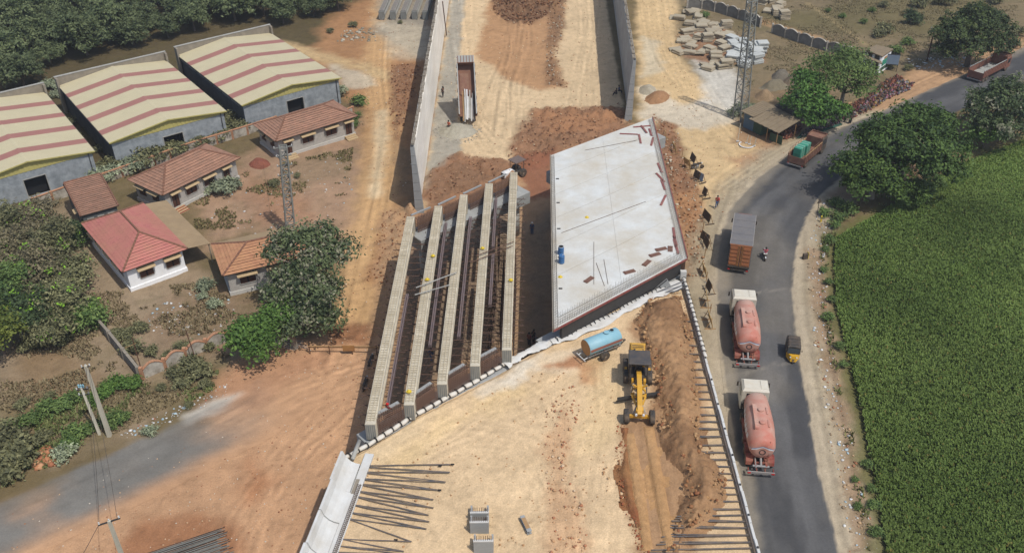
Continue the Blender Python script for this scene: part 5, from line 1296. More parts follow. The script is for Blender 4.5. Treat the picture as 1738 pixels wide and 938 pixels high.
# container truck
a = at(1252,458,.6); a.z = 0; rz = math.radians(74.5-90); t = thing('container_truck', 'box truck with grey ribbed roof and orange brown rear doors', 'truck', a, rz)
WC = wheel_mesh(.45, .26)
bx = MB().box(-1.2, 1.2, .1, 6.9, 1.05, 3.85).build('cargo_box', M_boxroof, t)
for k in range(9): MB().box(-1.21, 1.21, .12+k*.755, .12+k*.755+.735, 3.852, 3.885+.01*(k % 2)).build('roof_panel', M_boxroof, bx)
for s_ in (-1, 1):
    MB().box(s_*1.22-.03, s_*1.22+.03, .1, 6.9, 3.75, 3.9).build('roof_rail', M_galv, bx)
    for k in range(12): MB().box(s_*1.215-.02, s_*1.215+.02, .3+k*.55, .5+k*.55, 1.1, 3.7).build('side_rib', M_boxroof, bx)
    d = MB().box(min(s_*.03, s_*1.14), max(s_*.03, s_*1.14), .03, .098, 1.12, 3.72).build('rear_door', M_orange, t)
    for k in range(5): MB().box(min(s_*.32, s_*1.08), max(s_*.32, s_*1.08), -.015, .029, 1.25+k*.5, 1.5+k*.5).build('door_rib', M_orange, d)
    for x in (.12, .25): MB().tube((s_*x, .0, 1.1), (s_*x, .0, 3.75), .025, 5).build('lock_bar', M_ochre, d)
MB().box(-1.2, 1.2, .02, .1, 3.72, 3.86).build('rear_header', M_orange, bx); MB().box(-1.2, 1.2, -.05, .1, .9, 1.08).build('rear_sill', M_black, t)
MB().box(-1.15, 1.15, .0, .08, .5, .68).build('bumper', M_black, t)
for x in (-1, 1): MB().box(x-.12, x+.12, -.05, -.002, .55, .66).build('tail_lamp', M_redl, t)
m = MB(); m.box(-.5, -.34, .3, 8.5, .7, 1.0); m.box(.34, .5, .3, 8.5, .7, 1.0); m.build('chassis', M_black, t)
for y in (1.3, 2.4):
    for x in (-1.0, 1.0): wheel(t, WC, x, y, .45)
for x in (-1.0, 1.0): wheel(t, WC, x, 7.4, .45)
cb = MB().bbox(-1.15, 1.15, 7.1, 8.7, .65, 2.75, .15).build('cab', M_truckor, t)
MB().box(-1.0, 1.0, 8.69, 8.72, 1.6, 2.4).build('windscreen', M_glass, cb); MB().box(-.75, .75, 7.05, 7.2, 3.55, 3.75).build('wind_board', M_redch, t)
for x in (-.7, .7): MB().box(x-.04, x+.04, 7.1, 7.18, 2.7, 3.55).build('stay', M_black, t)
for s_ in (-1, 1): MB().box(s_*1.4-.07, s_*1.4+.07, 8.4, 8.5, 1.7, 2.2).build('mirror', M_black, cb)

def open_truck(loc, rz, L, W, label, side_m, floor_m, cab_m, side_h=1.0, slat=True, cabdark=True):
    t = thing('open_truck', label, 'truck', loc, rz)
    m = MB(); m.box(-.45, -.3, .2, L+1.8, .65, .95); m.box(.3, .45, .2, L+1.8, .65, .95); m.build('chassis', M_black, t)
    MB().box(-W/2, W/2, 0, L, 1.0, 1.12).build('bed_floor', floor_m, t)
    for s_ in (-1, 1):
        p = MB(); p.box(s_*W/2-.03, s_*W/2+.03, 0, L, 1.0, 1.12+side_h*.85); pn = p.build('side_board', side_m, t)
        n_ = int(L/.55)
        for k in range(n_+1): MB().box(s_*(W/2+.05)-.035, s_*(W/2+.05)+.035, k*(L-.08)/n_, k*(L-.08)/n_+.08, .95, 1.12+side_h).build('stake', M_truckw if slat else side_m, pn)
        MB().box(s_*W/2-.05, s_*W/2+.05, 0, L, 1.12+side_h, 1.2+side_h).build('top_rail', M_wood if slat else M_bedg, pn)
        if slat:
            r = MB(); r.tube((s_*W/2, .2, 1.6+side_h), (s_*W/2, L*.8, 1.6+side_h), .03, 4)
            for k in range(6): r.tube((s_*W/2, .2+k*L*.16, 1.2+side_h), (s_*W/2, .2+k*L*.16, 1.6+side_h), .025, 4)
            r.build('guard_rail', M_truckw, pn)
        for y in (.9, 1.9) if L > 6 else (1.1,): wheel(t, WC, s_*(W/2-.2), y, .45)
        wheel(t, WC, s_*(W/2-.2), L+.9, .45)
    MB().box(-W/2, W/2, -.05, .0, .75, 1.05+side_h*.7).build('tailgate', side_m, t); MB().box(-W/2, W/2, -.12, -.06, .45, .62).build('bumper', M_galv, t)
    MB().box(-W/2, W/2, L+.003, L+.06, 1.0, 1.65+side_h).build('headboard', side_m, t)
    c = MB().bbox(-W/2+.05, W/2-.05, L+.15, L+1.9, .6, 2.45, .15).build('cab', cab_m, t)
    MB().box(-W/2+.15, W/2-.15, L+1.89, L+1.93, 1.4, 2.2).build('windscreen', M_glass, c)
    for s_ in (-1, 1): MB().box(s_*(W/2-.045)-.012, s_*(W/2-.045)+.012, L+.8, L+1.6, 1.4, 2.1).build('side_window', M_glass, c)
    rk = MB(); rk.box(-W/2+.1, W/2-.1, L+.1, L+1.7, 2.5, 2.56)
    for s_ in (-1, 1): rk.box(s_*(W/2-.1)-.03, s_*(W/2-.1)+.03, L+.1, L+1.7, 2.56, 2.8)
    rk.box(-W/2+.1, W/2-.1, L+1.64, L+1.7, 2.56, 2.8); rk.build('roof_rack', M_truckw, c)
    for x in (-W/2+.15, W/2-.15): MB().box(x-.1, x+.1, -.15, -.118, .66, .74).build('tail_lamp', M_redl, t)
    return t
a = (at(1331,284)+at(1366,289))/2; b = at(1397,262); a2 = at(1366,289)
rz = heading(a2, b)
gt = open_truck(a, rz, 5.4, 2.3, 'brown open truck with staked sides carrying teal boxes on the bend', M_truckw, M_rustbed, M_black)
for k, (x, y, sx, sy, sz, lb) in enumerate(((-.35, .75, 1.05, 1.5, 1.55, 'teal covered box at the rear of the open truck load'), (-.30, 2.35, 1.15, 1.4, 1.45, 'teal covered box in the middle of the open truck load'))):
    M = Matrix.LocRotScale(gt.location, gt.rotation_euler, None); p = M @ Vector((x, y, 1.125))
    t = thing('covered_box', lb, 'box', p, rz, 'teal boxes on the open truck'); MB().bbox(-sx/2, sx/2, 0, sy, 0, sz, .08).build('cover', M_teal, t)
    for q in (.3, .7): MB().box(-sx/2-.012, sx/2+.012, sy*q, sy*q+.05, .02, sz+.012).build('strap', M_white, t)
    MB().box(-sx/2+.1, sx/2-.1, -.015, -.001, sz*.45, sz*.5).build('seam', M_teal, t)
a = (at(1640,138)+at(1664,142))/2; b = at(1712,117); a2 = at(1664,142)
ft = open_truck(a, heading(a2, b), 7.2, 2.4, 'empty orange sided truck with pale bed far up the highway', M_truckor, M_bedg, M_truckor, 1.1, False)
# tipper parked inside the far approach, its body full of old boards
a = at(794,236)
t = thing('tipper_truck', 'rusty tipper truck with its open body raised behind the gravel heap', 'truck', at(795,213), heading(at(793,217), at(787,140)))
L = 7.6; W = 2.5
TB = T(0, .5, 1.2) @ RX(math.radians(50))          # raised tipping body
MB().box(-W/2, W/2, 0, L, 0, .15, 0, TB).build('bed_floor', M_rustbed, t)
for s_ in (-1, 1):
    p = MB().box(s_*W/2-.05, s_*W/2+.05, 0, L, 0, 1.35, 0, TB).build('side_board', M_rustbed, t)
    for k in range(7): MB().box(s_*(W/2+.10)-.05, s_*(W/2+.10)+.05, .1+k*1.2, .25+k*1.2, -.1, 1.3, 0, TB).build('rib', M_rustbed, p)
    MB().box(s_*W/2-.08, s_*W/2+.08, .002, L, 1.352, 1.42, 0, TB).build('top_rail', M_bedg, p)
MB().box(-W/2, W/2, L+.003, L+.08, 0, 1.5, 0, TB).build('headboard', M_rustbed, t)
MB().box(-W/2, W/2, L+.083, L+1.1, 1.42, 1.5, 0, TB).build('cab_guard', M_bedg, t)
for k in range(6): MB().box(-W/2+.1+k*.42, -W/2+.2+k*.42, L+.1, L+1.05, 1.503, 1.55, 0, TB).build('guard_rib', M_rustbed, t)
MB().tube((0, 3.2, 1.2), TB @ Vector((0, 4.6, -.02)), .12, 8).build('hoist', M_galv, t)
for y in (1.6, 3.0, 7.4):
    for x in (-1, 1): wheel(t, WT, x, y, .5)
m = MB(); m.box(-.5, -.34, .3, 9.6, .75, 1.1); m.box(.34, .5, .3, 9.6, .75, 1.1); m.build('chassis', M_black, t)
cb = MB().bbox(-1.15, 1.15, 7.0, 8.9, .7, 2.75, .15).build('cab', M_ochre, t); MB().box(-1, 1, 8.89, 8.93, 1.5, 2.4).build('windscreen', M_glass, cb)
Mx = Matrix.LocRotScale(t.location, t.rotation_euler, None) @ TB
for k in range(9):
    x = -.65+k*.19; y0 = -.9+random.uniform(-.2, .7); ln = random.uniform(3.2, 4.6); z = .22+.11*(k % 3)
    mm = [M_wood, M_deckedge, M_white, M_whitep, M_white, M_deckedge, M_white, M_galv, M_black][k]
    tag(MB().beam(Mx @ Vector((x, y0, z)), Mx @ Vector((x+random.uniform(-.15,.2), y0+ln, z+random.uniform(0,.2))), .17, .06).build('board', mm), '%s board from the left sliding out of the raised tipper body' % ordn(k), 'board', 'boards in the tipper truck')
tag(MB().box(-.95, .35, 3.2, 6.4, .153, .3, 0, Mx).build('plywood_stack', M_truckw), 'brown sheets lying under the boards in the raised tipper body', 'plywood')

# ---- motor grader facing the camera
a = at(1084,716,EZ); t = thing('motor_grader', 'yellow motor grader with black roofed cab working on the fill', 'grader', a, heading(at(1081,640,EZ), at(1084,716,EZ)))
# local y forward, front axle at y=0
WG = wheel_mesh(.62, .42)
for x in (-1.05, 1.05): wheel(t, WG, x, 0, .62, .04)
for y in (-5.0, -6.5):
    for x in (-1.02, 1.02): wheel(t, WG, x, y, .62)
fa = MB(); fa.beam((-.95, 0, .65), (.95, 0, .65), .22, .24); fa.box(-.3, .3, -.25, .25, .7, 1.5); fa.build('front_axle', M_yellow, t)
for s_ in (-1, 1): MB().beam((s_*1.02, -6.6, .72), (s_*1.02, -4.9, .72), .2, .34).build('tandem_case', M_yellow, t)
fr = MB()
pts = [(0,.35,1.15),(0,-.2,1.55),(0,-2.2,1.95),(0,-3.4,2.0),(0,-4.3,1.7)]
for p, q in zip(pts[:-1], pts[1:]): fr.beam(p, Vector(q)+(Vector(q)-Vector(p)).normalized()*.08, .40, .42)
frm = fr.build('gooseneck', M_yellow, t)
m = MB(); m.beam((-.55, -1.9, 1.1), (0, -.1, 1.0), .14, .16); m.beam((.55, -1.9, 1.1), (0, -.1, 1.0), .14, .16); m.beam((-.6,-1.95,1.1),(.6,-1.95,1.1),.16,.16); m.build('drawbar', M_yellow, t)
ring = MB()
for k in range(16):
    a0, a1 = 2*PI*k/16, 2*PI*(k+1)/16; ring.beam((.62*math.cos(a0), -2.6+.62*math.sin(a0), .95), (.62*math.cos(a1), -2.6+.62*math.sin(a1), .95), .16, .12)
ring.build('circle', M_yellow, t)
bl = MB(); bp = [(-.32,.08),(-.12,.14),(.02,.32),(.04,.5),(-.04,.72),(-.08,.72),(-.02,.5),(-.05,.34),(-.18,.2),(-.34,.12)]
bl.profile([(p[0], p[1]) for p in bp], -1.85, 1.85, 0, T(.0, -2.55, 0) @ RZ(PI/2+.28)); bl.build('blade', M_steel_dk, t)
MB().beam((-.4,-2.4,.85),(-.5,-2.6,.5),.12,.12).build('blade_arm', M_yellow, t); MB().beam((.4,-2.7,.85),(.45,-2.6,.5),.12,.12).build('blade_arm', M_yellow, t)
for s_ in (-1, 1):
    m = MB(); m.tube((s_*.65, -2.5, 1.0), (s_*.55, -2.1, 2.3), .06, 8); m.build('lift_cylinder', M_galv, t)
    m = MB(); m.beam((s_*.2,-2.1,1.95),(s_*.6,-2.1,2.25),.14,.14); m.build('lift_arm', M_yellow, t)
    m = MB(); m.tube((s_*.25, -.6, 1.3), (s_*.5, -.05, .9), .05, 6); m.build('steering_cylinder', M_galv, t)
    m = MB(); m.box(s_*.5-.1, s_*.5+.1, -3.7, -3.3, 1.2, 1.6); m.build('side_step', M_yellow, t)
    MB().lathe([(.1,0),(.1,.14)], 8, 0, T(s_*.3, .42, 1.25) @ RX(-PI/2)).build('headlight', M_whitep, t)
    MB().tube((s_*.22, .3, 1.15), (s_*.22, -2.2, 1.72), .03, 5).build('hydraulic_pipe', M_black, t)
cab = MB()
for x in (-.72, .72):
    for y in (-5.3, -4.0): cab.beam((x, y, 1.4), (x*.97, y, 2.98), .09, .09)
cab.box(-.75, .75, -5.35, -3.95, 1.1, 1.5); cb = cab.build('cab_frame', M_black, t)
MB().bbox(-.92, .92, -5.6, -3.75, 2.98, 3.12, .05).build('canopy', mat('black_canopy', S(66,68,72), rough=.6, var=.1, scale=1.5, dust=DU, damt=.2), cb)
MB().box(-.7, .7, -5.31, -5.29, 1.6, 2.95).build('rear_glass', M_glass, cb)
for s_ in (-1, 1): MB().box(s_*.72-.01, s_*.72+.01, -5.2, -4.1, 1.9, 2.9).build('side_glass', M_glass, cb)
MB().bbox(-.3, .3, -5.1, -4.6, 1.5, 2.2, .08).build('seat', M_black, cb); m = MB(); m.tube((0,-4.15,1.5),(0,-4.3,2.1),.05,6); m.lathe([(.2,-.02),(.2,.02)], 12, 0, T(0,-4.3,2.1) @ RX(.4)); m.build('steering_column', M_black, cb)
e = MB().bbox(-.62, .62, -7.9, -5.65, .95, 2.05, .08).build('engine_hood', M_yellow, t)
for k in range(4): MB().box(-.5, .5, -7.6+k*.22, -7.5+k*.22, 2.05, 2.065).build('louvre', M_black, e)
MB().tube((.35, -6.1, 2.0), (.35, -6.1, 2.8), .06, 8).build('exhaust', M_black, e); MB().bbox(-.7, .7, -8.15, -7.9, .9, 1.9, .06).build('radiator_guard', M_yellow, t)
MB().box(-.35, .35, -6.9, -6.4, 2.05, 2.2).build('filter_cover', M_yellow, e)

# ---- blue water tanker trailer
c0 = at(999,589,EZ); c1 = at(1046,571,EZ)
a = at(1019,604,EZ); ang = math.radians(30)
t = thing('water_tanker_trailer', 'light blue water tank trailer with ochre end on two wheels', 'water tanker', at(1020,601,EZ), ang); t.scale = (.86,)*3
# local x along the tank
tk = MB().lathe([(.02,-2.0),(.86,-2.0),(.9,-1.96),(.9,1.96),(.86,2.0),(.02,2.0)], 28, 0, T(0,0,1.72) @ RY(PI/2) @ Matrix.Scale(1.0,4)).build('tank', M_ltblue, t, True)
for p in tk.data.polygons: p.use_smooth = len(p.vertices) == 4
MB().lathe([(.87,-2.015),(.87,-2.003)], 28, 0, T(0,0,1.72) @ RY(PI/2)).build('end_plate', M_ochre, tk)
m = MB(); r = .908
for k in range(4):
    a0, a1 = -.12+k*.09, -.12+(k+1)*.09
    m.add([(-1.96, -r*math.cos(a0), 1.72+r*math.sin(a0)), (1.96, -r*math.cos(a0), 1.72+r*math.sin(a0)), (1.96, -r*math.cos(a1), 1.72+r*math.sin(a1)), (-1.96, -r*math.cos(a1), 1.72+r*math.sin(a1))], [(0,1,2,3)])
m.build('stripe', M_stripe, tk)
MB().lathe([(.26,0),(.26,.12),(.30,.12),(.30,.16),(.05,.18)], 16, 0, T(.55,0,2.6)).build('hatch_lid', M_ltblue, tk)
m = MB(); m.lathe([(.26,0),(.26,.1),(.22,.1)], 16, 0, T(1.25,.05,2.6)); h_ = m.build('open_hatch', M_ltblue, tk); MB().lathe([(.21,.1),(.21,.112)], 14, 0, T(1.25,.05,2.6)).build('hatch_shade_disc', M_dark, h_)  # black disc on top is painted shade inside the hatch
m = MB()
for y in (-.5, .5): m.box(-2.1, 2.1, y-.06, y+.06, .72, .88)
for x in (-1.9, 0, 1.9): m.box(x-.06, x+.06, -.7, .7, .74, .9)
m.build('frame', M_galv, t)
for x in (-1.2, 0, 1.2): MB().box(x-.05, x+.05, -.62, .62, .9, 1.15).build('saddle', M_stripe, t)
for s_ in (-1, 1): o = wheel(t, wheel_mesh(.55,.3), s_*0+(-.0), 0, .55); o.rotation_euler = (0,0,PI/2); o.location = (-.2, s_*1.0, .55)
MB().tube((-.2,-1,.55),(-.2,1,.55),.06,6).build('axle', M_galv, t)
m = MB(); m.beam((2.1,-.45,.8),(3.1,0,.72),.1,.1); m.beam((2.1,.45,.8),(3.1,0,.72),.1,.1); m.build('drawbar', M_black, t)
m = MB(); m.tube((-2.1,-.5,.75),(-2.55,-.5,.7),.05,6); m.tube((-2.55,-.8,.7),(-2.55,.8,.7),.05,6); m.tube((-2.1,.5,.75),(-2.55,.5,.7),.05,6); m.build('spray_bar', M_white, t)

# ---- auto rickshaw facing the camera
a = at(1344,606); t = thing('auto_rickshaw', 'yellow and black three wheeled auto rickshaw with dark hood on the highway', 'auto rickshaw', a, heading(at(1341,560), at(1344,606)))
WA = wheel_mesh(.24, .12)
wheel(t, WA, 0, .95, .24)
for x in (-.55, .55): wheel(t, WA, x, -1.0, .24)
body = MB(); body.box(-.62, .62, -1.35, .3, .25, .84); body.build('body', M_black, t)
nose = MB(); nose.add([(-.65,.303,.25),(.65,.303,.25),(.28,1.12,.32),(-.28,1.12,.32),(-.66,.303,.84),(.66,.303,.84),(.24,1.0,.92),(-.24,1.0,.92)], [(0,3,2,1),(4,5,6,7),(0,1,5,4),(1,2,6,5),(2,3,7,6),(3,0,4,7)]); nose.build('front_panel', M_autoy, t)
for s_ in (-1, 1): MB().box(s_*.635-.01, s_*.635+.01, -1.2, .25, .5, .62).build('yellow_side_band', M_autoy, t)
hood = MB(); hood.bbox(-.64,.64,-1.38,.42,1.42,1.72,.14); hood.box(-.64,.64,-1.38,-1.3,.85,1.42); hood.box(-.67,-.63,-1.36,.1,.35,1.45); hood.box(.63,.67,-1.36,.1,.35,1.45); hood.box(-.63,.63,-1.40,-1.36,.35,.85); hd = hood.build('hood', M_black, t)
for k in range(4): MB().box(-.65, .65, -1.3+k*.5, -1.26+k*.5, 1.722, 1.74).build('hood_bow', M_black, hd)
MB().add([(-.56,.62,.95),(.56,.62,.95),(.56,.40,1.5),(-.56,.40,1.5)], [(0,1,2,3)]).build('windscreen', M_glass, t)
m = MB()
for s_ in (-1, 1): m.beam((s_*.6,.64,.92),(s_*.6,.40,1.55),.05,.05)
m.box(-.6,.6,.36,.44,1.48,1.56); m.build('windscreen_frame', M_black, t)
MB().box(-.4,.4,.38,.46,1.56,1.64).build('name_board', M_black, t)
MB().bbox(-.55,.55,-1.2,-.6,.45,.8,.05).build('rear_seat', M_black, t)
for x in (-.3,.3): MB().lathe([(.08,0),(.07,.06)], 10, 0, T(x,1.0,.78) @ RX(-PI/2)).build('headlight', M_whitep, t)
MB().lathe([(.16,.0),(.20,.08),(.16,.16)], 12, 0, T(0,.95,.44)).build('mudguard', M_black, t); MB().box(-.5,.5,.30,.42,1.0,1.05).build('handlebar', M_black, t)
for s_ in (-1,1): MB().box(s_*.75-.05, s_*.75+.05, .5,.54,1.2,1.35).build('mirror', M_black, t)

# ---- motorcycles
M_chrome = mat('dull_metal', S(150,150,150), rough=.4, var=.1, metal=.6)
WM = wheel_mesh(.3, .1)
def motorcycle(loc, rz, label, colm, lean=.12, group='motorcycles parked about the site'):
    t = thing('motorcycle', label, 'motorcycle', loc, rz, group); t.rotation_euler = (0, lean, rz)
    for y in (-.62, .65): wheel(t, WM, 0, y, .3)
    m = MB(); m.tube((0,-.62,.3),(0,-.1,.42),.03,5); m.tube((0,.42,.85),(0,-.1,.42),.03,5); m.tube((0,.42,.85),(0,-.5,.72),.035,5); m.build('frame', M_black, t)
    m = MB(); m.tube((-.08,.65,.3),(-.08,.44,.95),.025,5); m.tube((.08,.65,.3),(.08,.44,.95),.025,5); m.build('fork', M_chrome, t)
    MB().tube((-.36,.34,1.02),(.36,.34,1.02),.02,5).build('handlebar', M_black, t)
    MB().bbox(-.13,.13,-.02,.42,.72,.95,.06).build('fuel_tank', colm, t); MB().bbox(-.13,.13,-.68,-.02,.72,.83,.04).build('seat', M_black, t)
    MB().bbox(-.14,.14,-.15,.22,.3,.6,.05).build('engine', M_chrome, t); MB().tube((.15,.0,.3),(.17,-.75,.36),.045,6).build('exhaust', M_chrome, t)
    MB().lathe([(.09,0),(.07,.1)], 10, 0, T(0,.5,.9) @ RX(-PI/2)).build('headlight', M_whitep, t); MB().box(-.06,.06,-.95,-.55,.56,.64).build('mudguard', colm, t)
    return t
motorcycle(at(1183,286), -1.5, 'black motorcycle parked by the barricade boards', M_black)
motorcycle(at(1462,189), -.9, 'motorcycle parked in front of the roadside wares', M_black)
motorcycle(at(629,618), -.2, 'farther of the two motorcycles in the girder shade', M_black)
motorcycle(at(620,656), -.15, 'nearer of the two motorcycles in the girder shade', M_black)
rid_loc = at(1297,438); rid_rz = -.12
motorcycle(rid_loc, rid_rz, 'motorcycle being ridden up the highway by a rider in pink', M_whitep, 0, 'motorcycles parked about the site')['group'] = 'motorcycles on the highway'

# small tractor roller with canopy behind the last girder
a = at(872,300); t = thing('compact_tractor', 'small machine with white hood and grey canopy behind the rightmost girder', 'tractor', a, heading(at(880,290), at(856,300)))
WTR = wheel_mesh(.6,.35); WTS = wheel_mesh(.4,.25)
for x in (-.8,.8): wheel(t, WTR, x, -.9, .6); wheel(t, WTS, x*.8, 1.2, .4)
MB().bbox(-.4,.4,.2,1.9,.6,1.35,.2).build('hood', M_whitep, t); MB().box(-.35,.35,1.9,1.95,.7,1.2).build('grille', M_black, t); MB().bbox(-.35,.35,-1.0,-.5,.9,1.4,.06).build('seat', M_black, t)
MB().bbox(-.6,.6,-1.2,.2,.5,.95,.05).build('platform', M_black, t)
m = MB()
for x in (-.6,.6):
    for y in (-1.2,.1): m.tube((x,y,.9),(x,y,2.3),.04,5)
m.build('canopy_posts', M_black, t); MB().bbox(-.8,.8,-1.5,.3,2.3,2.4,.04).build('canopy', mat('brown_canopy', S(120,104,96), rough=.7), t)
MB().lathe([(.2,-.02),(.2,.02)], 12, 0, T(0,.05,1.45) @ RX(.5)).build('steering_wheel', M_black, t)
# ------------------------------------------------------------------ trees
M_leaf = mat('leaves', (.06,.1,.03), rough=.65, rand=.16, var=.12, scale=.8, attr='Col', spec=.25, trans=.22)
M_bark = mat('bark', S(118,104,90), rough=.95, var=.25, scale=3)
M_drybark = mat('pale_bark', S(150,140,124), rough=.95, var=.2, scale=3)

def leaf_mesh(name, lobes, n, size, cols, seed, hang=0.0, clump=.55, shell=.75, per=16, thin=0.0, flower=None):
    """crown: leaf quads in clumps spread through the shell of each lobe. lobes: (x,y,z,rx,ry,rz,weight)"""
    r = np.random.default_rng(seed)
    w = np.array([l[6] if len(l) > 6 else l[3]*l[4] for l in lobes], float); w /= w.sum()
    nc = max(8, n//per); idx = r.choice(len(lobes), nc, p=w); L = np.array([l[:6] for l in lobes])[idx]
    d = r.normal(size=(nc, 3)); d /= np.linalg.norm(d, axis=1)[:, None]; d[:, 2] = np.where(d[:, 2] < -.35, -d[:, 2], d[:, 2])
    rad = shell+(1-shell)*r.random(nc)**.7; rad = np.where(r.random(nc) < .22, r.random(nc)*.8, rad)
    # uneven surface: push clumps in and out with low frequency bumps
    bump = 1+.16*np.sin(d[:, 0]*5+idx)+.14*np.sin(d[:, 1]*6+idx*2)+.1*np.sin(d[:, 2]*7)
    c = L[:, :3]+d*L[:, 3:6]*(rad*bump)[:, None]
    cs = clump*r.uniform(.6, 1.5, nc)
    q = c[:, None, :]+r.normal(size=(nc, per, 3))*cs[:, None, None]*np.array([.55,.55,.38])
    nrm = d[:, None, :]*.7+np.array([0,0,.55])+r.normal(size=(nc, per, 3))*.55
    nrm /= np.linalg.norm(nrm, axis=2)[..., None]
    t = np.cross(nrm, r.normal(size=(nc, per, 3))); t /= np.linalg.norm(t, axis=2)[..., None]; b = np.cross(nrm, t)
    s = size*r.uniform(.55, 1.25, (nc, per, 1)); t = t*s; b = b*s*.62
    V = np.stack([q-t*.9, q+b*.8-t*.1, q+t, q-b*.8+t*.1], 2)
    V[..., 2] -= hang*np.abs(V[..., 0:1].mean()*0)
    c1, c2 = np.array(cols[0]), np.array(cols[1])
    tone = np.clip(r.normal(.45, .28, nc), 0, 1)[:, None, None]+r.normal(0, .12, (nc, per, 1)); tone = np.clip(tone, 0, 1)
    C = c1*(1-tone)+c2*tone
    if len(cols) > 2:
        k = r.random(nc) < cols[3]; C[k] = np.array(cols[2])*r.uniform(.7, 1.2, (k.sum(), per, 1))
    C = np.repeat(C[:, :, None, :], 4, 2)
    F = np.arange(nc*per*4).reshape(-1, 4)
    return np_mesh(name, V.reshape(-1, 3), F, M_leaf, C.reshape(-1, 3))
def limbs(h, r0, tips, seed, lean=(0,0), fork=.45):
    r = random.Random(seed); m = MB(); zf = h*fork; top = Vector((lean[0]*.4, lean[1]*.4, zf))
    m.path([(0,0,-.3), (0.03,0,.2), top*.6, top], r0, 8, rs=[r0*1.5, r0*1.1, r0*.9, r0*.8])
    for tp in tips:
        tp = Vector(tp); mid = top.lerp(tp, .5)+Vector((r.uniform(-.3,.3), r.uniform(-.3,.3), r.uniform(.1,.5)))
        m.path([top, mid, tp], r0, 6, rs=[r0*.55, r0*.35, r0*.12])
        for k in range(3):
            e = mid.lerp(tp, .5)+Vector((r.uniform(-1,1), r.uniform(-1,1), r.uniform(-.1,.8))).normalized()*(tp-top).length*.35
            m.path([mid.lerp(tp, .2+.2*k), e], r0, 5, rs=[r0*.22, r0*.06])
    return m
def tree(name, label, cat, loc, lobes, n, size, cols, seed, r0=.25, group=None, bark=None, fork=.45, clump=.55, shell=.75, per=16):
    t = thing(name, label, cat, loc, 0, group)
    h = max(l[2] for l in lobes); tips = [(l[0], l[1], l[2]-.1*l[5]) for l in lobes][:11]
    limbs(h, r0, tips, seed, fork=fork).build('trunk', bark or M_bark, t)
    link('crown', leaf_mesh('crown', lobes, n, size, cols, seed, clump=clump, shell=shell, per=per), t)
    return t
def lobes_round(R, H, n, seed, flat=.75, rl=.5, base=0):
    r = random.Random(seed); out = [(0, 0, H, R*.62, R*.62, R*.5*flat/.75)]
    for k in range(n):
        a = 2*PI*k/n+r.uniform(-.4,.4); q = R*r.uniform(.5, .72); z = H+base+r.uniform(-.35,.3)*R*flat
        s = R*rl*r.uniform(.75, 1.2); out.append((q*math.cos(a), q*math.sin(a), z, s, s, s*.8))
    return out
G_MANGO = (S(70,84,52), S(132,142,96)); G_RAIN = (S(44,66,30), S(96,120,56)); G_LIGHT = (S(74,98,48), S(134,154,84)); G_DARK = (S(46,62,39), S(98,114,72))
G_OLIVE = (S(88,90,62), S(157,154,109)); G_BROWN = (S(93,88,65), S(161,149,114)); G_GREY = (S(114,124,98), S(192,199,161)); G_BUSH = (S(74,100,53), S(138,159,88)); G_LIME = (S(72,104,46), S(124,156,72))

# ---- mango orchard: three shared trees
orch = P([(-60,180),(-60,-40),(640,-40),(590,6),(560,24),(505,32),(470,52),(440,40),(300,70),(265,82),(90,128),(60,148),(-20,170)])
protos = []
for k in range(4):
    t = tree('mango_tree', 'x', 'tree', (0,0,0), lobes_round(3.5, 3.2, 7, 40+k, 1.0, .5), 6000, .26, G_MANGO, 60+k, .2, 'orchard trees', clump=.5); protos.append(t)
r = random.Random(4); k = 0; dA = Vector((math.cos(math.radians(127.8)), math.sin(math.radians(127.8)))); dB = Vector((-dA.y, dA.x))*-1
o0 = Vector((-60, 140)); used = 0
fr = [tuple(q) for q in orch]
cand = []
for i in range(-16, 22):
    for j in range(-14, 20):
        q = o0+dA*(i*6.5+r.uniform(-1.1,1.1))+dB*(j*6.5+r.uniform(-1.1,1.1)); cand.append((q, r.uniform(.72,1.18), r.uniform(0,6.28)))
ca = np.array([[c[0].x, c[0].y] for c in cand]); ins = sdist(ca[:, 0], ca[:, 1], orch) > -1.3
cand = [c for c, m_ in zip(cand, ins) if m_ and c[0].y < 212]
whouse_clear = []
for c in cand:
    p = protos[used % 4]
    lb = 'dark green round mango tree packed among the orchard rows behind the warehouses'
    if used < 4: p.location = (c[0].x, c[0].y, 0); p.rotation_euler = (0,0,c[2]); p.scale = (c[1],)*3; p['label'] = lb
    else: dup(p, (c[0].x, c[0].y, 0), c[2], lb, (c[1], c[1], c[1]*r.uniform(.85,1.15)))
    used += 1

def at_lobes(base, items):
    """lobes given as (px, py, z, radius, squash)"""
    out = []
    for x, y, z, R, sq in items:
        p = at(x, y, z)-base; out.append((p.x, p.y, z, R, R, R*sq))
    return out
# ---- big rain trees by the highway
b = at(1528,300,0)
tree('rain_tree', 'huge spreading dark green tree overhanging the highway bend beside the field', 'tree', b,
     at_lobes(b, [(1540,235,7.6,4.6,.5),(1500,225,7.2,3.2,.5),(1585,215,7.6,3.6,.55),(1600,255,6.6,3.2,.6),(1555,200,8.0,3.2,.5),(1515,255,6.4,3.0,.55),(1570,280,5.4,2.9,.6),(1475,240,6.4,2.6,.5),(1610,290,4.6,2.2,.6)]), 22000, .27, G_RAIN, 5, .55, None, M_drybark, fork=.3, clump=.62, shell=.7)
b = at(1478,335,0)
tree('rain_tree', 'smaller round bright topped tree in front of the huge spreading one', 'tree', b,
     at_lobes(b, [(1470,280,5.0,3.2,.6),(1445,285,4.4,2.2,.6),(1500,305,4.0,2.6,.6),(1460,315,3.2,2.3,.6),(1525,325,2.6,2.2,.6),(1495,270,5.2,2.3,.6),(1555,330,1.8,1.6,.6)]), 14000, .26, (S(50,74,32), S(104,128,58)), 6, .4, None, M_drybark, fork=.35)
b = at(1688,235,0)
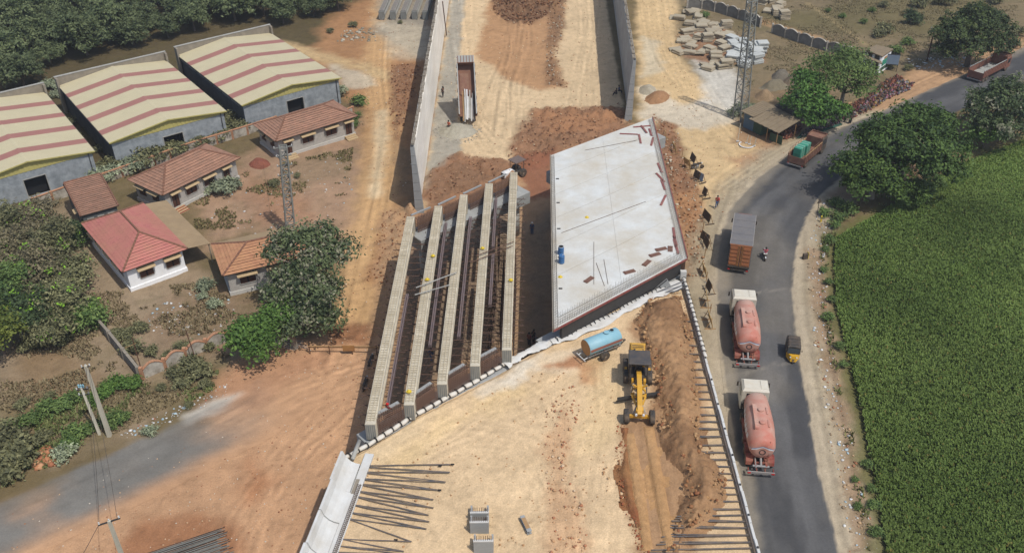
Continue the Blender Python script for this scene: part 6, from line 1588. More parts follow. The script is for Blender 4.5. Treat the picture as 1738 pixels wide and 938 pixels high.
tree('roadside_tree', 'dark uneven tree at the right edge with greyish foliage on its road side', 'tree', b,
     at_lobes(b, [(1690,175,5.6,3.4,.7),(1715,160,6,3.2,.7),(1660,200,4.2,2.4,.7),(1700,215,3.6,2.8,.6),(1735,190,4.5,3.2,.7),(1675,170,5,2.2,.7)]), 13000, .26, (S(50,69,41), S(114,131,81), S(147,147,119), .15), 7, .4)
b = at(1668,252,0)
tree('small_tree', 'small lime green tree on the field bank at the right', 'tree', b, at_lobes(b, [(1672,225,2.4,1.7,.8),(1690,228,2.0,1.3,.8),(1655,232,1.7,1.1,.8)]), 3200, .22, G_LIME, 8, .12)
b = at(1425,190,0)
tree('green_tree', 'feathery light green tree with open branches over the roadside wares', 'tree', b,
     at_lobes(b, [(1430,115,8.0,3.6,.5),(1395,110,7.6,2.6,.5),(1460,125,7.4,2.8,.5),(1440,95,8.6,2.6,.5),(1465,150,5.6,2.2,.5),(1410,140,6.6,2.6,.5)]), 9000, .22, G_LIGHT, 9, .35, None, M_drybark, fork=.35, shell=.6, per=9, clump=.8)
b = at(1378,208,0)
tree('green_tree', 'denser deep green tree behind the pole at the left of the wares', 'tree', b,
     at_lobes(b, [(1375,150,5.6,2.7,.6),(1355,175,4.4,2.3,.6),(1395,180,4.2,2.5,.6),(1365,130,6.0,1.9,.6),(1420,190,3.2,1.9,.6),(1375,200,2.8,1.9,.6)]), 10500, .25, (S(55,88,41), S(119,161,72)), 10, .3)
b = at(1640,112,0)
tree('large_tree', 'big dark tree with thin yellowish tips beside the far highway', 'tree', b,
     at_lobes(b, [(1645,45,6.2,4.0,.7),(1615,60,5.6,3.0,.7),(1680,45,6.0,3.6,.7),(1650,80,4.2,3.0,.7),(1690,75,4.2,2.8,.7),(1605,90,3,2.0,.7),(1660,25,6.8,2.6,.6)]), 16000, .27, (S(46,60,36), S(93,109,57), S(110,118,66), .04), 11, .45)
b = at(1600,96,0); tree('small_tree', 'slim dark small tree by the pole left of the large dark roadside tree', 'tree', b, [(0,0,2.2,1.2,1.2,1.3),(.3,.3,3.2,.8,.8,.8)], 1500, .22, G_DARK, 12, .1)
# ---- trees in front of the orange roofed house
b = at(500,590,0)
tree('shade_tree', 'tall dark tangled tree in front of the orange tiled house', 'tree', b,
     at_lobes(b, [(500,405,8.6,2.3,.55),(540,400,8.2,2.3,.5),(475,425,7.6,1.9,.55),(575,420,7.0,2.0,.5),(545,440,7.0,2.4,.6),(505,470,6.0,2.8,.7),(545,500,4.8,2.6,.7),(510,535,3.6,2.7,.7),(470,500,4.6,2.0,.7),(555,545,2.8,1.9,.7),(480,560,2.4,2.0,.7)]), 17000, .22, (S(53,67,43), S(119,131,86), S(147,145,119), .22), 13, .32, None, M_drybark, fork=.3, shell=.55, per=12, clump=.62)
b = at(440,612,0)
tree('shade_tree', 'low bright green tree leaning over the white arched wall', 'tree', b,
     at_lobes(b, [(435,560,3.4,2.0,.6),(410,565,3.2,1.6,.6),(465,540,3.8,1.8,.6),(440,585,2.6,1.7,.6),(400,580,2.6,1.1,.6),(485,530,4.0,1.4,.6)]), 6500, .22, G_LIME, 14, .2, None, M_drybark, fork=.4, shell=.6, per=11, clump=.7)
# ---- thicket on the left
for i, (x, y, R, H, cl, lb) in enumerate(((18,385,3.2,3.0,G_OLIVE,'olive thicket tree below the cut off warehouse'), (70,375,2.8,2.6,G_BROWN,'brownish bush tree beside the small shed'), (35,430,3.4,3.0,G_BROWN,'dry brown thicket tree at the left edge'),
      (95,425,3.2,2.8,G_OLIVE,'olive thicket tree left of the pink roof'), (130,470,2.9,2.4,G_OLIVE,'olive bush tree left of the white house'), (60,480,3.4,3.2,G_BROWN,'dry brown tree in the middle of the thicket'), (110,520,3.0,2.8,G_OLIVE,'olive tree at the lower right of the thicket'),
      (10,500,3.4,3.6,G_BUSH,'greener tree at the left edge low in the thicket'), (50,545,3.0,2.8,G_DARK,'dark tree at the lower end of the thicket'), (100,560,2.2,1.8,G_OLIVE,'low bush at the foot of the thicket by the dark wall'), (8,580,2.6,3.4,(S(66,84,40),S(150,158,70)),'yellowish green tree cut by the left edge'), (150,530,1.8,1.5,G_BUSH,'small green bush at the top of the dark wall'), (-5,440,3.0,3,G_BROWN,'brown tree half out of the left edge'), (125,395,2.0,1.6,G_DARK,'dark bush in the shade of the small shed'))):
    p = at(x, y+22, 0); tree('thicket_tree', lb, 'tree', p, lobes_round(R, H, 6, 200+i, .8, .55), int(2600+900*R), .2, (*cl, S(147,194,65), .03), 210+i, .14, 'thicket on the left', shell=.6, clump=.6, per=12)
# ---- bushes
bp = []
bush_protos = {}
def bush(x, y, R, kind, label, H=None, group='bushes on the open ground'):
    R *= 1.12 if x > 300 or y > 500 else 1.35
    p = at(x, y, 0); cl = {'g': G_GREY, 'b': G_BUSH, 'o': G_OLIVE, 'l': G_LIME, 'd': G_DARK}[kind]
    key = (kind, len(bp) % 2); H = H or R*.8
    if key not in bush_protos:
        t = tree('bush', label, 'bush', p, [(0,0,.55,.7,.7,.5),(.5,.2,.45,.5,.5,.45),(-.45,.3,.5,.5,.5,.4),(.1,-.5,.4,.5,.5,.4),(-.3,-.35,.6,.4,.4,.4)], 900, .13, cl, 300+len(bp), .05, group, clump=.25, fork=.3, shell=.55, per=9)
        bush_protos[key] = t
    else: t = dup(bush_protos[key], p, random.uniform(0,6), label)
    t.scale = (R*random.uniform(.9,1.15), R*random.uniform(.9,1.15), H*1.15); t.location = p; bp.append(t)
rows = [

 ((365,235,1.5),(385,225,1.7),(400,205,1.6),(350,240,1.2)), ((560,165,1.8),(575,160,1.3)), ((430,190,1.2),(450,185,1.3),(470,175,1.2)), ((318,240,1.1),(335,232,1.2)),
 ((255,275,1.7),(270,262,1.5),(240,285,1.2)), ((610,178,1.3),(600,215,.9),(605,200,.8)), ((150,300,1.2),(175,290,1.1),(195,285,1.3),(215,272,1.4)), ((130,235,.8),(150,262,.7),(120,210,.7),(175,255,.8),(205,262,1.0)),
 ((85,150,1.1),(95,165,.8)), ((355,325,1.2),(380,325,1.6),(398,318,1.1)), ((465,315,.8),(505,300,.5)), ((350,490,1.1),(365,520,.8),(345,505,.6)), ((300,640,1.4),(325,625,1.8),(345,635,1.6),(310,655,1.2),(350,655,1.0)),
 ((215,575,1.4),(240,560,1.2),(225,595,1.5),(260,600,1.1),(195,570,1.0),(285,610,1.1),(355,590,1.1),(310,590,1.0)), ((110,580,1.0),(55,590,1.2),(150,560,.9)), ((200,655,1.4),(225,655,1.3),(185,665,1.3),(165,680,1.2)),
 ((20,735,1.5),(55,715,1.4),(85,700,1.6),(110,690,1.5),(130,680,1.2)), ((130,740,1.5),(120,760,1.2),(150,735,1.1),(190,720,1.4),(205,715,1.2)), ((15,760,1.8),(25,790,1.9),(10,810,1.6),(40,770,1.5),(5,740,1.5)), ((110,775,1.0),(255,735,.7)),
 ((75,745,.8),(320,690,.5),(275,660,.5),(85,675,.6),(40,690,.7)),
 ((1260,190,1.2),(1245,196,1.0),(1275,188,1.0)), ((1195,30,1.0),(1230,45,.8)), ((1500,55,1.5),(1490,62,1.2)), ((1550,40,1.7),(1545,28,1.2)), ((1430,30,.7),(1465,40,.8),(1480,20,.7),(1520,90,1.2),(1540,75,1.0),(1405,20,.6)), ((1500,12,1),(1560,12,1.6),(1600,8,1.8),(1690,6,1.6)),
 ((1480,118,.9),(1510,115,1.0),(1540,118,.8)), ((1700,95,1.3),(1720,80,1.2),(1725,60,1.4)),
 ((1400,365,.9),(1420,350,1.0),(1440,360,1.1),(1415,385,.8),(1408,410,.7),(1425,372,.9)), ((1400,425,.5),(1398,460,.5),(1405,480,.5),(1410,510,.5),(1405,540,.6)), ((1425,590,.6),(1430,620,.5)), ((1570,330,1.2),(1590,315,1.0),(1560,320,1.2)), ((1470,790,.5),(1478,830,.4),(1482,860,.5),(1486,905,.6),(1455,860,.4),(1450,815,.35)),
 ((560,395,.6),(575,430,.6)), ((680,40,.5),(600,45,.8),(560,55,.7)),
]
bl = ['bush between the middle and rear warehouses','leafy bush at the right front corner of the rear warehouse','grey green bush under the rear warehouse front','grey green bush beside the middle warehouse door','bush behind the left end of the house with red edged steps','bush at the right end of the long grey house','grey leafed bush below the cut off warehouse front','low weed in the alley between left and middle warehouses',
 'bush at the back corner of the left warehouse','grey leafed bush before the house with red edged steps','small lone weed on the red yard','grey bush among the litter by the white house','green bush against the outside of the white arched wall','dry bush inside the white arched wall','bush on the open scrub below the thicket','bright creeper patch at the corner of the boundary walls',
 'bright green bush in the roadside strip at the far left','green bush round the concrete pole foot','pale grey shrub at the lower left edge','small bush beside the brick heap','small weed on the left verge',
 'bush at the foot of the right lattice tower','small bush by the scalloped wall','dark round bush on the dry ground top right','green round bush on the dry ground top right','small scrub on the dry slope top right','shrub along the top edge of the photo','shrub near the roadside hut','shrub right of the large dark roadside tree',
 'grassy bush at the field corner by the bend','small tuft on the field edge beside the highway','weed on the highway verge near the auto rickshaw','bush under the great tree at the field edge','weed on the near right verge','small bush by the tree roots at the track','weed near the stored girders']
rows += [((300,262,1.4),(318,252,1.2),(340,248,1.5),(358,238,1.3),(378,236,1.4),(410,222,1.5),(425,214,1.3)), ((150,318,1.0),(168,306,1.3),(190,300,1.2),(228,288,1.4),(245,278,1.3)), ((455,205,1.3),(480,190,1.2),(500,184,1.4),(520,178,1.2),(540,172,1.3)),
 ((385,185,1.2),(370,172,1.1),(355,160,1.0),(340,148,1.0)), ((175,240,.9),(160,222,.9),(140,205,.8))]
bl += ['weed along the foot of the middle warehouse front','weed along the foot of the left warehouse front','leafy weed along the foot of the rear warehouse front','weed in the alley between middle and rear warehouses','taller weed in the alley by the left warehouse']
kinds = 'obggobgogg'+'ogboobllbgog'+'bodbooobbbbbboob'
for i, rw in enumerate(rows):
    k = kinds[i % len(kinds)]
    if i == 15: k = 'l'
    if i in (16,17): k = 'b'
    if i in (12,13): k = 'o'
    if i in (12,13,15,16,17): rw = tuple((x, y, R*.72) for x, y, R in rw)
    if i in (18,6,9,11,1,2,3) or i >= len(rows)-5: k = 'g' if i % 2 else 'o'
    for j_, (x, y, R) in enumerate(sorted(rw)):
        b_ = bl[i] if i < len(bl) else 'small bush'
        bush(x, y, R, k, b_ if len(rw) == 1 else b_+', %s from the left' % ordn(j_))
# creeper ground cover and dry grass as stuff
M_grass = mat('dry_grass', (.1,.1,.05), rough=.9, var=.15, scale=1.0, attr='Col', spec=.1)
def grass(name, label, poly, n, h, c1, c2, seed, mask_sc=3.0, thr=0.0):
    p = in_poly_pts(poly, n, seed); k = fbm(p[:, 0], p[:, 1], mask_sc, seed, 4, .6) > thr; p = p[k]; n = len(p)
    a = rng.uniform(0, 2*PI, n); w = rng.uniform(.05, .12, n); hh = h*rng.uniform(.5, 1.3, n); ln = rng.uniform(0, .25, n)
    dx, dy = np.cos(a), np.sin(a); z = np.full(n, -.05)
    V = np.stack([np.stack([p[:, 0]-dy*w, p[:, 1]+dx*w, z], 1), np.stack([p[:, 0]+dy*w, p[:, 1]-dx*w, z], 1), np.stack([p[:, 0]+dx*ln+dy*w*.5, p[:, 1]+dy*ln-dx*w*.5, z+hh], 1), np.stack([p[:, 0]+dx*ln-dy*w*.5, p[:, 1]+dy*ln+dx*w*.5, z+hh*.9], 1)], 1)
    t = np.clip(rng.normal(.5, .3, n), 0, 1)[:, None]; C = np.array(c1)*(1-t)+np.array(c2)*t
    tag(link(name, np_mesh(name, V.reshape(-1, 3), np.arange(n*4).reshape(-1, 4), M_grass, np.repeat(C, 4, 0))), label, 'grass', kind='stuff')
grass('dry_grass', 'dry brown grass and weeds on the waste ground left of the houses', P([(0,600),(140,500),(330,480),(430,520),(440,590),(380,640),(230,720),(0,830)]), 26000, .24, S(116,102,74), S(156,140,108), 401, 4, .1)
grass('green_weeds', 'green weeds along the left roadside strip', P([(0,720),(230,640),(260,660),(380,625),(390,650),(220,730),(0,830)]), 12000, .3, S(92,104,60), S(140,146,92), 402, 2.5, .15)
grass('yard_grass', 'thin dry grass in the house yard', P([(330,340),(420,290),(600,250),(590,330),(480,350),(420,380),(330,400)]), 9000, .22, S(104,96,62), S(140,128,88), 403, 3, .25)
grass('slope_grass', 'dry olive grass on the open slope at top right', P([(1240,70),(1240,30),(1400,0),(1728,0),(1728,50),(1600,100),(1480,90),(1400,120),(1300,130),(1270,150)]), 24000, .16, S(112,102,72), S(146,134,102), 404, 5, .15)
grass('bank_grass', 'rough green grass along the field bank', P([(1400,340),(1470,340),(1640,225),(1728,200),(1728,230),(1640,275),(1510,345),(1420,395),(1405,450),(1405,520),(1440,690),(1485,935),(1470,935),(1425,700),(1395,520),(1392,430)]), 5000, .3, S(96,104,60), S(140,138,88), 405, 2.5, .25)
# ------------------------------------------------------------------ heaps of soil, gravel and straw
def ell(x, y, rx, ry, z=0.0, n=18): return P([(x+rx*math.cos(2*PI*k/n), y+ry*math.sin(2*PI*k/n)) for k in range(n)], z)
ridge = P([(1078,545),(1100,516),(1150,506),(1160,520),(1170,560),(1179,600),(1183,640),(1190,690),(1189,720),(1193,766),(1214,785),(1232,812),(1228,857),(1198,888),(1170,915),(1150,950),(1128,950),(1150,905),(1164,860),(1158,800),(1128,760),(1118,715),(1108,640),(1094,590)], EZ)
tag(heap('soil_heap', ridge, EZ+.08, .95, 1.8, .34, S(140,106,76), S(178,140,102), M_heap, .13, 5, .5), 'long ridge of loose brown soil dumped on the fill beside the grader', 'soil heap')
spoil = P([(1056,728),(1062,760),(1052,800),(1062,850),(1085,900),(1106,940),(1112,940),(1090,890),(1072,830),(1066,770),(1064,728)], EZ)
tag(heap('soil_windrow', spoil, EZ+.06, .22, .5, .2, S(160,118,78), S(150,96,64), M_heap, .12, 9, .25), 'low crumbly soil edge along the left of the freshly graded strip', 'soil edge')
for k, (a, b) in enumerate((((1068,735),(1100,935)), ((1100,725),(1138,935)))):
    A, B = at(*a, EZ), at(*b, EZ); n_ = Vector((-(B-A).y, (B-A).x, 0)).normalized()*.42
    tag(heap('wheel_track', [tuple((A-n_).xy), tuple((A+n_).xy), tuple((B+n_).xy), tuple((B-n_).xy)], EZ+.065+.017*k, .10, .3, .03, S(186,144,98), S(196,154,108), M_heap, .12, 20+k, .04), 'pressed soil track left behind the grader wheels, %s one' % ('left' if k == 0 else 'right'), 'wheel track')
tag(heap('gravel_heap', ell(777,223,32,14), .0, 1.0, 2.6, .12, S(166,160,142), S(184,176,158), M_heap, .2, 31), 'grey gravel heap in front of the tipper truck', 'gravel heap')
tag(heap('gravel_heap', ell(1100,152,14,8), .0, .7, 1.4, .12, S(190,180,158), S(170,160,140), M_heap, .2, 33), 'small pale sand heap outside the right retaining wall end', 'sand heap')
tag(heap('soil_heap', ell(1116,167,24,10), .0, 1.0, 1.7, .14, S(176,136,100), S(164,124,90), M_heap, .2, 34), 'smooth red brown soil heap outside the right retaining wall end', 'soil heap')
for i, (x, y, rx, ry, c, lb) in enumerate(((1326,130,18,7,(128,120,106),'farthest grey straw covered kiln mound'), (1316,147,22,8,(140,130,108),'long straw covered mound edged with pots'), (1343,138,14,7,(138,122,102),'straw mound partly behind the deep green tree'), (1297,164,17,8,(166,140,108),'round smooth brown mound by the lattice tower'), (1326,190,24,9,(92,86,80),'dark ash mound in the tree shade behind the stall'))):
    tag(heap('kiln_mound', ell(x, y, rx, ry), 0, 1.1, 1.4, .12, S(*c), S(*[v*.9 for v in c]), M_heap, .2, 50+i, .2), lb, 'mound', 'kiln mounds')
def sc_rocks(name, label, poly, n, s0, s1, cols, z, seed, sink=.2, flat=.7, thing_cat='rubble'):
    p = in_poly_pts(poly, n, seed); sz = s0+(s1-s0)*np.random.default_rng(seed).random(len(p))**3
    zz = np.full(len(p), z)+sz*.3-sink*sz if z else np.array([gz(x, y) for x, y in p])+sz*.15
    c = np.array(cols)[np.random.default_rng(seed+1).integers(0, len(cols), len(p))]
    return tag(rocks(name, np.stack([p[:, 0], p[:, 1], zz], 1), sz, M_rock, c, flat), label, thing_cat, kind='stuff')
SB = [S(158,112,76), S(178,138,96), S(150,100,70), S(190,152,110)]
sc_rocks('soil_clods', 'loose clods scattered over and around the long soil ridge', ridge, 900, .03, .20, SB, EZ+.75, 61, .9)
sc_rocks('soil_clods', 'broken red brown lumps in a line down the middle of the fill', P([(925,690),(975,650),(985,700),(960,790),(990,860),(1000,938),(930,938),(935,860),(920,780)], EZ), 330, .03, .15, [S(190,132,98), S(204,162,122), S(178,128,98), S(222,194,160)], EZ+.05, 62, .2)
sc_rocks('soil_clods', 'crumbs of soil along the edge of the graded strip', P([(1046,720),(1064,720),(1060,800),(1080,880),(1108,940),(1085,940),(1055,860),(1044,790)], EZ), 320, .03, .14, [S(160,96,66), S(150,108,74)], EZ+.05, 63, .2)
sc_rocks('soil_clods', 'small clods on the sandy fill', P([(620,790),(880,640),(1040,600),(1050,930),(600,935)], EZ), 420, .03, .12, [S(190,146,104), S(204,168,126)], EZ+.02, 64, .2)
sc_rocks('rubble', 'broken lumps on the dug red ground before the far girder ends', P([(730,290),(770,265),(860,270),(875,230),(900,190),(960,180),(1060,185),(1075,215),(940,270),(880,300),(730,350)]), 1260, .04, .16, [S(160,116,84), S(144,102,76), S(190,154,120), S(130,92,70)], 0, 65)
sc_rocks('rubble', 'dark clods on the heaped soil at the head of the far approach', P([(838,0),(952,0),(935,20),(900,44),(860,38),(838,22)]), 1100, .05, .26, [S(126,88,62), S(150,108,76), S(100,70,52)], 0, 66)
sc_rocks('rubble', 'stones along the dark strip down the far approach', P([(930,20),(960,0),(955,60),(945,95),(965,150),(925,145)]), 420, .05, .2, [S(190,180,160), S(130,96,70), S(160,120,86)], 0, 67)
sc_rocks('rubble', 'clods on the red bank outside the left retaining wall', P([(664,108),(716,110),(690,200),(672,250),(660,180)]), 420, .04, .2, [S(140,92,64), S(120,80,56), S(170,124,88)], 0, 68)
sc_rocks('rubble', 'clods on the low bank left of the girders', P([(650,360),(705,360),(655,490),(620,480)]), 260, .04, .16, [S(158,108,74), S(140,94,66), S(180,136,98)], 0, 69)
sc_rocks('rubble', 'stones and lumps on the red bank between the deck and the highway', P([(1110,195),(1150,215),(1160,270),(1185,310),(1195,380),(1200,480),(1165,475),(1170,430),(1130,300)]), 700, .04, .2, [S(150,102,70), S(176,134,98), S(204,190,166)], 0, 70)
sc_rocks('gravel', 'loose stones round the gravel heap', ell(777,224,42,20), 700, .04, .13, [S(170,164,150), S(150,144,130), S(190,184,170)], 0, 71)
sc_rocks('bricks_rubble', 'heap of broken orange bricks by the village road', P([(45,775),(80,757),(106,772),(95,787),(60,797)]), 150, .14, .42, [S(190,132,96), S(206,156,116), S(170,112,82)], 0, 72, flat=.8)
sc_rocks('pebbles', 'fine pebbles and crumbs over the orange forecourt and tracks', P([(380,640),(440,575),(560,560),(640,545),(640,740),(520,935),(0,938),(0,880),(330,735)]), 1500, .025, .10, [S(176,136,104), S(206,170,134), S(160,112,84), S(214,200,180)], 0, 90)
sc_rocks('pebbles', 'fine pebbles over the earth track past the warehouses', P([(620,0),(740,0),(720,200),(690,400),(600,560),(560,540),(640,330),(610,150)]), 1300, .025, .12, [S(176,136,104), S(206,170,134), S(150,104,78), S(220,206,186)], 0, 91)
sc_rocks('pebbles', 'fine stones over the sandy yard at the right of the far walls', P([(1085,0),(1150,0),(1160,110),(1260,225),(1400,230),(1300,290),(1220,370),(1150,230)]), 1200, .025, .12, [S(196,166,130), S(224,206,176), S(170,130,98)], 0, 92)
sc_rocks('pebbles', 'fine stones over the sand between the far walls', P([(765,0),(1030,0),(1055,190),(880,260),(745,260)]), 1300, .03, .14, [S(196,160,120), S(160,118,88), S(226,206,172)], 0, 93)
WL = [S(232,230,224), S(214,212,206), S(200,196,186), S(180,200,206)]
sc_rocks('litter', 'white scraps of litter in front of the white house', P([(240,530),(330,490),(390,500),(400,540),(330,580),(260,560)]), 130, .05, .22, WL, 0, 73, flat=.3)
sc_rocks('litter', 'thin scatter of white litter over the yard', P([(330,350),(600,250),(600,330),(540,400),(400,400)]), 120, .05, .18, WL, 0, 74, flat=.3)
sc_rocks('litter', 'litter and pale stones on the right highway verge', P([(1395,340),(1420,360),(1400,430),(1410,560),(1450,760),(1490,935),(1440,935),(1400,720),(1378,560),(1370,420)]), 700, .03, .2, WL+[S(170,120,90), S(190,160,124), S(150,130,104)]*2, 0, 75, flat=.45)
sc_rocks('litter', 'litter along the left road edge', P([(200,740),(380,650),(390,670),(230,745)]), 120, .05, .2, WL+[S(180,120,96)], 0, 76, flat=.4)
sc_rocks('litter', 'litter under the large dark roadside tree', P([(1530,100),(1640,95),(1650,112),(1560,118)]), 160, .06, .3, WL, 0, 77, flat=.35)
sc_rocks('rubble', 'pale broken concrete lumps near the stored girders', P([(590,45),(640,50),(640,70),(570,70)]), 120, .1, .5, [S(190,180,160), S(150,140,120)], 0, 78, flat=.5)
# ------------------------------------------------------------------ slab stacks
M_slab = mat('weathered_slab', S(186,176,152), rough=.92, var=.14, scale=1.5, fine=.1, dust=S(146,122,94), dscale=.9, damt=.55, rand=.12)
M_slabg = mat('fresh_grey_slab', S(196,198,192), rough=.9, var=.08, scale=1.5, rand=.08)
zq = lambda x, y: (1140+x/3.907, y/3.907)
stk = [(50,130,3),(120,95,3),(140,80,2),(175,125,3),(120,170,3),(135,205,2),(215,150,2),(215,170,3),(270,170,2),(200,200,4),(250,235,4),(235,270,5),(300,190,1),(285,215,2),(320,250,3),(360,185,5),(360,235,2),(385,245,2),(90,265,2),(120,285,1),(150,270,1),(125,315,2),(50,350,2),(120,355,2),(205,340,1),(255,335,3),(325,300,3),(345,335,3),(290,380,4),(275,430,1),(225,440,1),(360,445,5),(400,275,4),(400,310,4),(430,335,4),(450,355,5),(405,370,3),(400,400,4),(470,290,3),(500,330,5),(550,360,5),(590,345,7),(560,380,5),(560,415,6),(480,440,4),(460,405,4),(580,290,1),(640,80,2),(720,40,3),(700,60,2),(690,95,4),(745,125,6),(610,25,4),(650,15,3)]
sme = [MB().bbox(-.98,.98,-.72,.72,0,.24,.04).mesh('slab', M_slab), MB().bbox(-.98,.98,-.72,.72,0,.24,.04).mesh('slab', M_slabg)]
rs = random.Random(9)
ex = random.Random(31)
for (x, y, n_) in list(stk):
    if x < 470 and ex.random() < .85: stk.append((x+ex.uniform(-34,34), y+ex.uniform(-20,20), ex.choice((1,1,2,3))))
for (x, y, n_) in stk:
    p = at(*zq(x, y)); rz = rs.uniform(-.8, .4) if rs.random() < .55 else rs.uniform(-1.5, 1.5)
    far_ = x > 600 and y < 140; new = (x > 380 and y > 250 and not far_)
    for k in range(n_):
        o = link('stacked_block', sme[1 if new else 0], None, (p.x+rs.uniform(-.14,.14), p.y+rs.uniform(-.14,.14), .0+k*.275+(.1 if n_ == 1 else 0)))
        tl = rs.uniform(-.05,.05) if n_ > 1 else rs.uniform(-.3,.3)
        o.rotation_euler = (tl, rs.uniform(-.02,.02) if n_ > 1 else rs.uniform(-.3,.3), rz+rs.uniform(-.1,.1)); o.scale = (rs.uniform(.9,1.1), rs.uniform(.9,1.1), 1)
        lb = 'concrete slab stacked on the dry ground behind the scalloped wall' if far_ else ('clean grey concrete slab in the stacks beside the lattice tower' if new else 'weathered concrete slab in the jumbled stacks on the sandy yard')
        tag(o, lb, 'concrete block', 'concrete slabs stacked in the yard')
# ------------------------------------------------------------------ stored girders at the top
d = (at(702,2)-at(690,33)); ang = math.atan2(-d.x, d.y)
for i, x in enumerate((648,667,685,704,722)):
    t = thing('stored_girder', ['leftmost','second from left','middle','fourth from left','rightmost, nearest the wall'][i]+' grey girder stored on the ground at the top of the photo', 'girder', at(x, 34), ang, 'girders stored on the ground')
    MB().profile(i_section(.9, 1.5, 1.6), .7, 26).build('body', M_conc, t); MB().bbox(-.5, .5, 0, .7, .1, 1.6, .03).build('end_block', M_gend, t)
    MB().box(-.28, .28, .02, .3, -.05, .1).build('bearer', M_deckedge, t)
    s_ = MB(); y = .2
    while y < 24: s_.box(-.36, .36, y-.02, y+.02, 1.66, 1.7); s_.box(-.36,-.32,y-.02,y+.02,1.6,1.68); s_.box(.32,.36,y-.02,y+.02,1.6,1.68); y += .45
    tag(s_.build('shear_bars', M_rust, t), kind='stuff')
# ------------------------------------------------------------------ lattice towers
M_lat = mat('grey_lattice_steel', S(146,146,138), rough=.6, var=.15, scale=1, metal=.1)
def lattice(loc, h, w0, w1, label, lean, arms, rz=.5, bw=.07):
    t = thing('lattice_tower', label, 'tower', loc, rz); c = lambda z: Vector((lean[0]*z/h, lean[1]*z/h, z))
    wd = lambda z: (w0+(w1-w0)*z/h)/2
    for sx in (-1, 1):
        for sy in (-1, 1):
            MB().beam(c(-.3)+Vector((sx*wd(0), sy*wd(0), 0)), c(h)+Vector((sx*wd(h), sy*wd(h), 0)), bw*1.5, bw*1.5).build('leg', M_lat, t)
    b = MB(); z = 0; k = 0
    while z < h-.1:
        z1 = min(h, z+wd(z)*2*.95)
        cs = [(-1,-1),(1,-1),(1,1),(-1,1)]
        for i in range(4):
            p, q = cs[i], cs[(i+1) % 4]
            if k % 2: p, q = q, p
            b.beam(c(z)+Vector((p[0]*wd(z), p[1]*wd(z), 0)), c(z1)+Vector((q[0]*wd(z1), q[1]*wd(z1), 0)), bw*.8, bw*.8)
            b.beam(c(z1)+Vector((p[0]*wd(z1), p[1]*wd(z1), 0)), c(z1)+Vector((q[0]*wd(z1), q[1]*wd(z1), 0)), bw*.7, bw*.7)
        z = z1; k += 1
    tag(b.build('bracing', M_lat, t), kind='stuff')
    for z, ln in arms:
        a = MB().beam(c(z)+Vector((-ln, 0, 0)), c(z)+Vector((ln, 0, 0)), .1, .1).build('cross_arm', M_lat, t)
        for s_ in (-1, 1): MB().lathe([(.03,0),(.07,.05),(.04,.1),(.07,.15),(.03,.2)], 8, 0, T(c(z).x+s_*ln*.9, c(z).y, z+.05)).build('insulator', M_white, a)
    return t
tl = at(494,397); top = at(480,250,11.6); lattice(tl, 11.6, 1.05, .8, 'slim grey lattice mast rising behind the dark tangled tree', (top.x-tl.x, top.y-tl.y), ((11.5,1.1),(10.4,.9),(9.2,.9),(8.0,.9)), .3, .1)
tr = at(1256,202); top = at(1284,3,17.2); lattice(tr, 17.4, 1.5, 1.0, 'tall grey lattice tower beside the slab stacks and the roadside stall', (top.x-tr.x, top.y-tr.y), ((17.2,1.0),(12.0,.8)), .6, .09)
# ------------------------------------------------------------------ poles and wires
def pole(top, h, w0, w1, label, m=None, arms=(), lean=(0,0), extra=None):
    t = thing('utility_pole', label, 'pole', (top[0]-lean[0], top[1]-lean[1], 0)); m = m or M_white
    MB().add([(-w0/2,-w0/2,-.4),(w0/2,-w0/2,-.4),(w0/2,w0/2,-.4),(-w0/2,w0/2,-.4)]+[(lean[0]+a*w1/2, lean[1]+b*w1/2, h) for a, b in ((-1,-1),(1,-1),(1,1),(-1,1))], [(0,3,2,1),(4,5,6,7),(0,1,5,4),(1,2,6,5),(2,3,7,6),(3,0,4,7)]).build('shaft', m, t)
    for z, ln, an in arms:
        v = Vector((math.cos(an), math.sin(an), 0))*ln; c = Vector((lean[0]*z/h, lean[1]*z/h, z)); a = MB().beam(c-v, c+v, .09, .09).build('cross_arm', M_steel_dk, t)
        for s_ in (-.9, 0, .9): MB().lathe([(.03,0),(.07,.06),(.04,.12),(.06,.2)], 8, 0, T(*(c+v*s_+Vector((0,0,.05))))).build('insulator', M_white, a)
    return t
M_pole = mat('concrete_pole', S(206,198,176), rough=.9, var=.1, scale=1.2)
pt1 = at2(145,620,8.3); pole(pt1, 8.3, .36, .22, 'tall pale concrete pole on the left verge', M_pole, ((8.15,.35,.3),))
pt2 = at2(185,883,8.0); pole(pt2, 8.0, .34, .2, 'white pole with dark cross arm at the bottom left', M_pole, ((7.9,.75,.45),))
p3 = at(170,738); tp = at(138,657,4.6); t = pole(tp.xy, 4.6, .22, .16, 'short leaning post with insulators beside the tall pale pole', M_pole, ((4.4,.5,.2),(3.9,.45,.2)), (tp.x-p3.x, tp.y-p3.y))
for k in range(3): MB().lathe([(.05,0),(.1,.1),(.05,.2),(.1,.3),(.04,.4)], 8, 0, T(tp.x-p3.x-.2+k*.2, tp.y-p3.y, 4.55)).build('insulator', M_ltblue, t)
p4 = at(1358,206); t = pole(at2(1367,147,5.4), 5.4, .2, .14, 'thin grey pole with a blue box in front of the deep green tree', M_pole)
MB().box(-.45,.1,-.3,-.12,1.3,2.0).build('blue_box', M_blue, t); MB().box(-.4,.1,-.28,-.12,.85,1.2).build('wooden_box', M_wood, t)
pole(at2(1588,44,6.0), 6.0, .2, .14, 'dark timber pole with short arms by the large dark roadside tree', M_brownw, ((5.6,.7,.2),(5.0,.5,.2)))
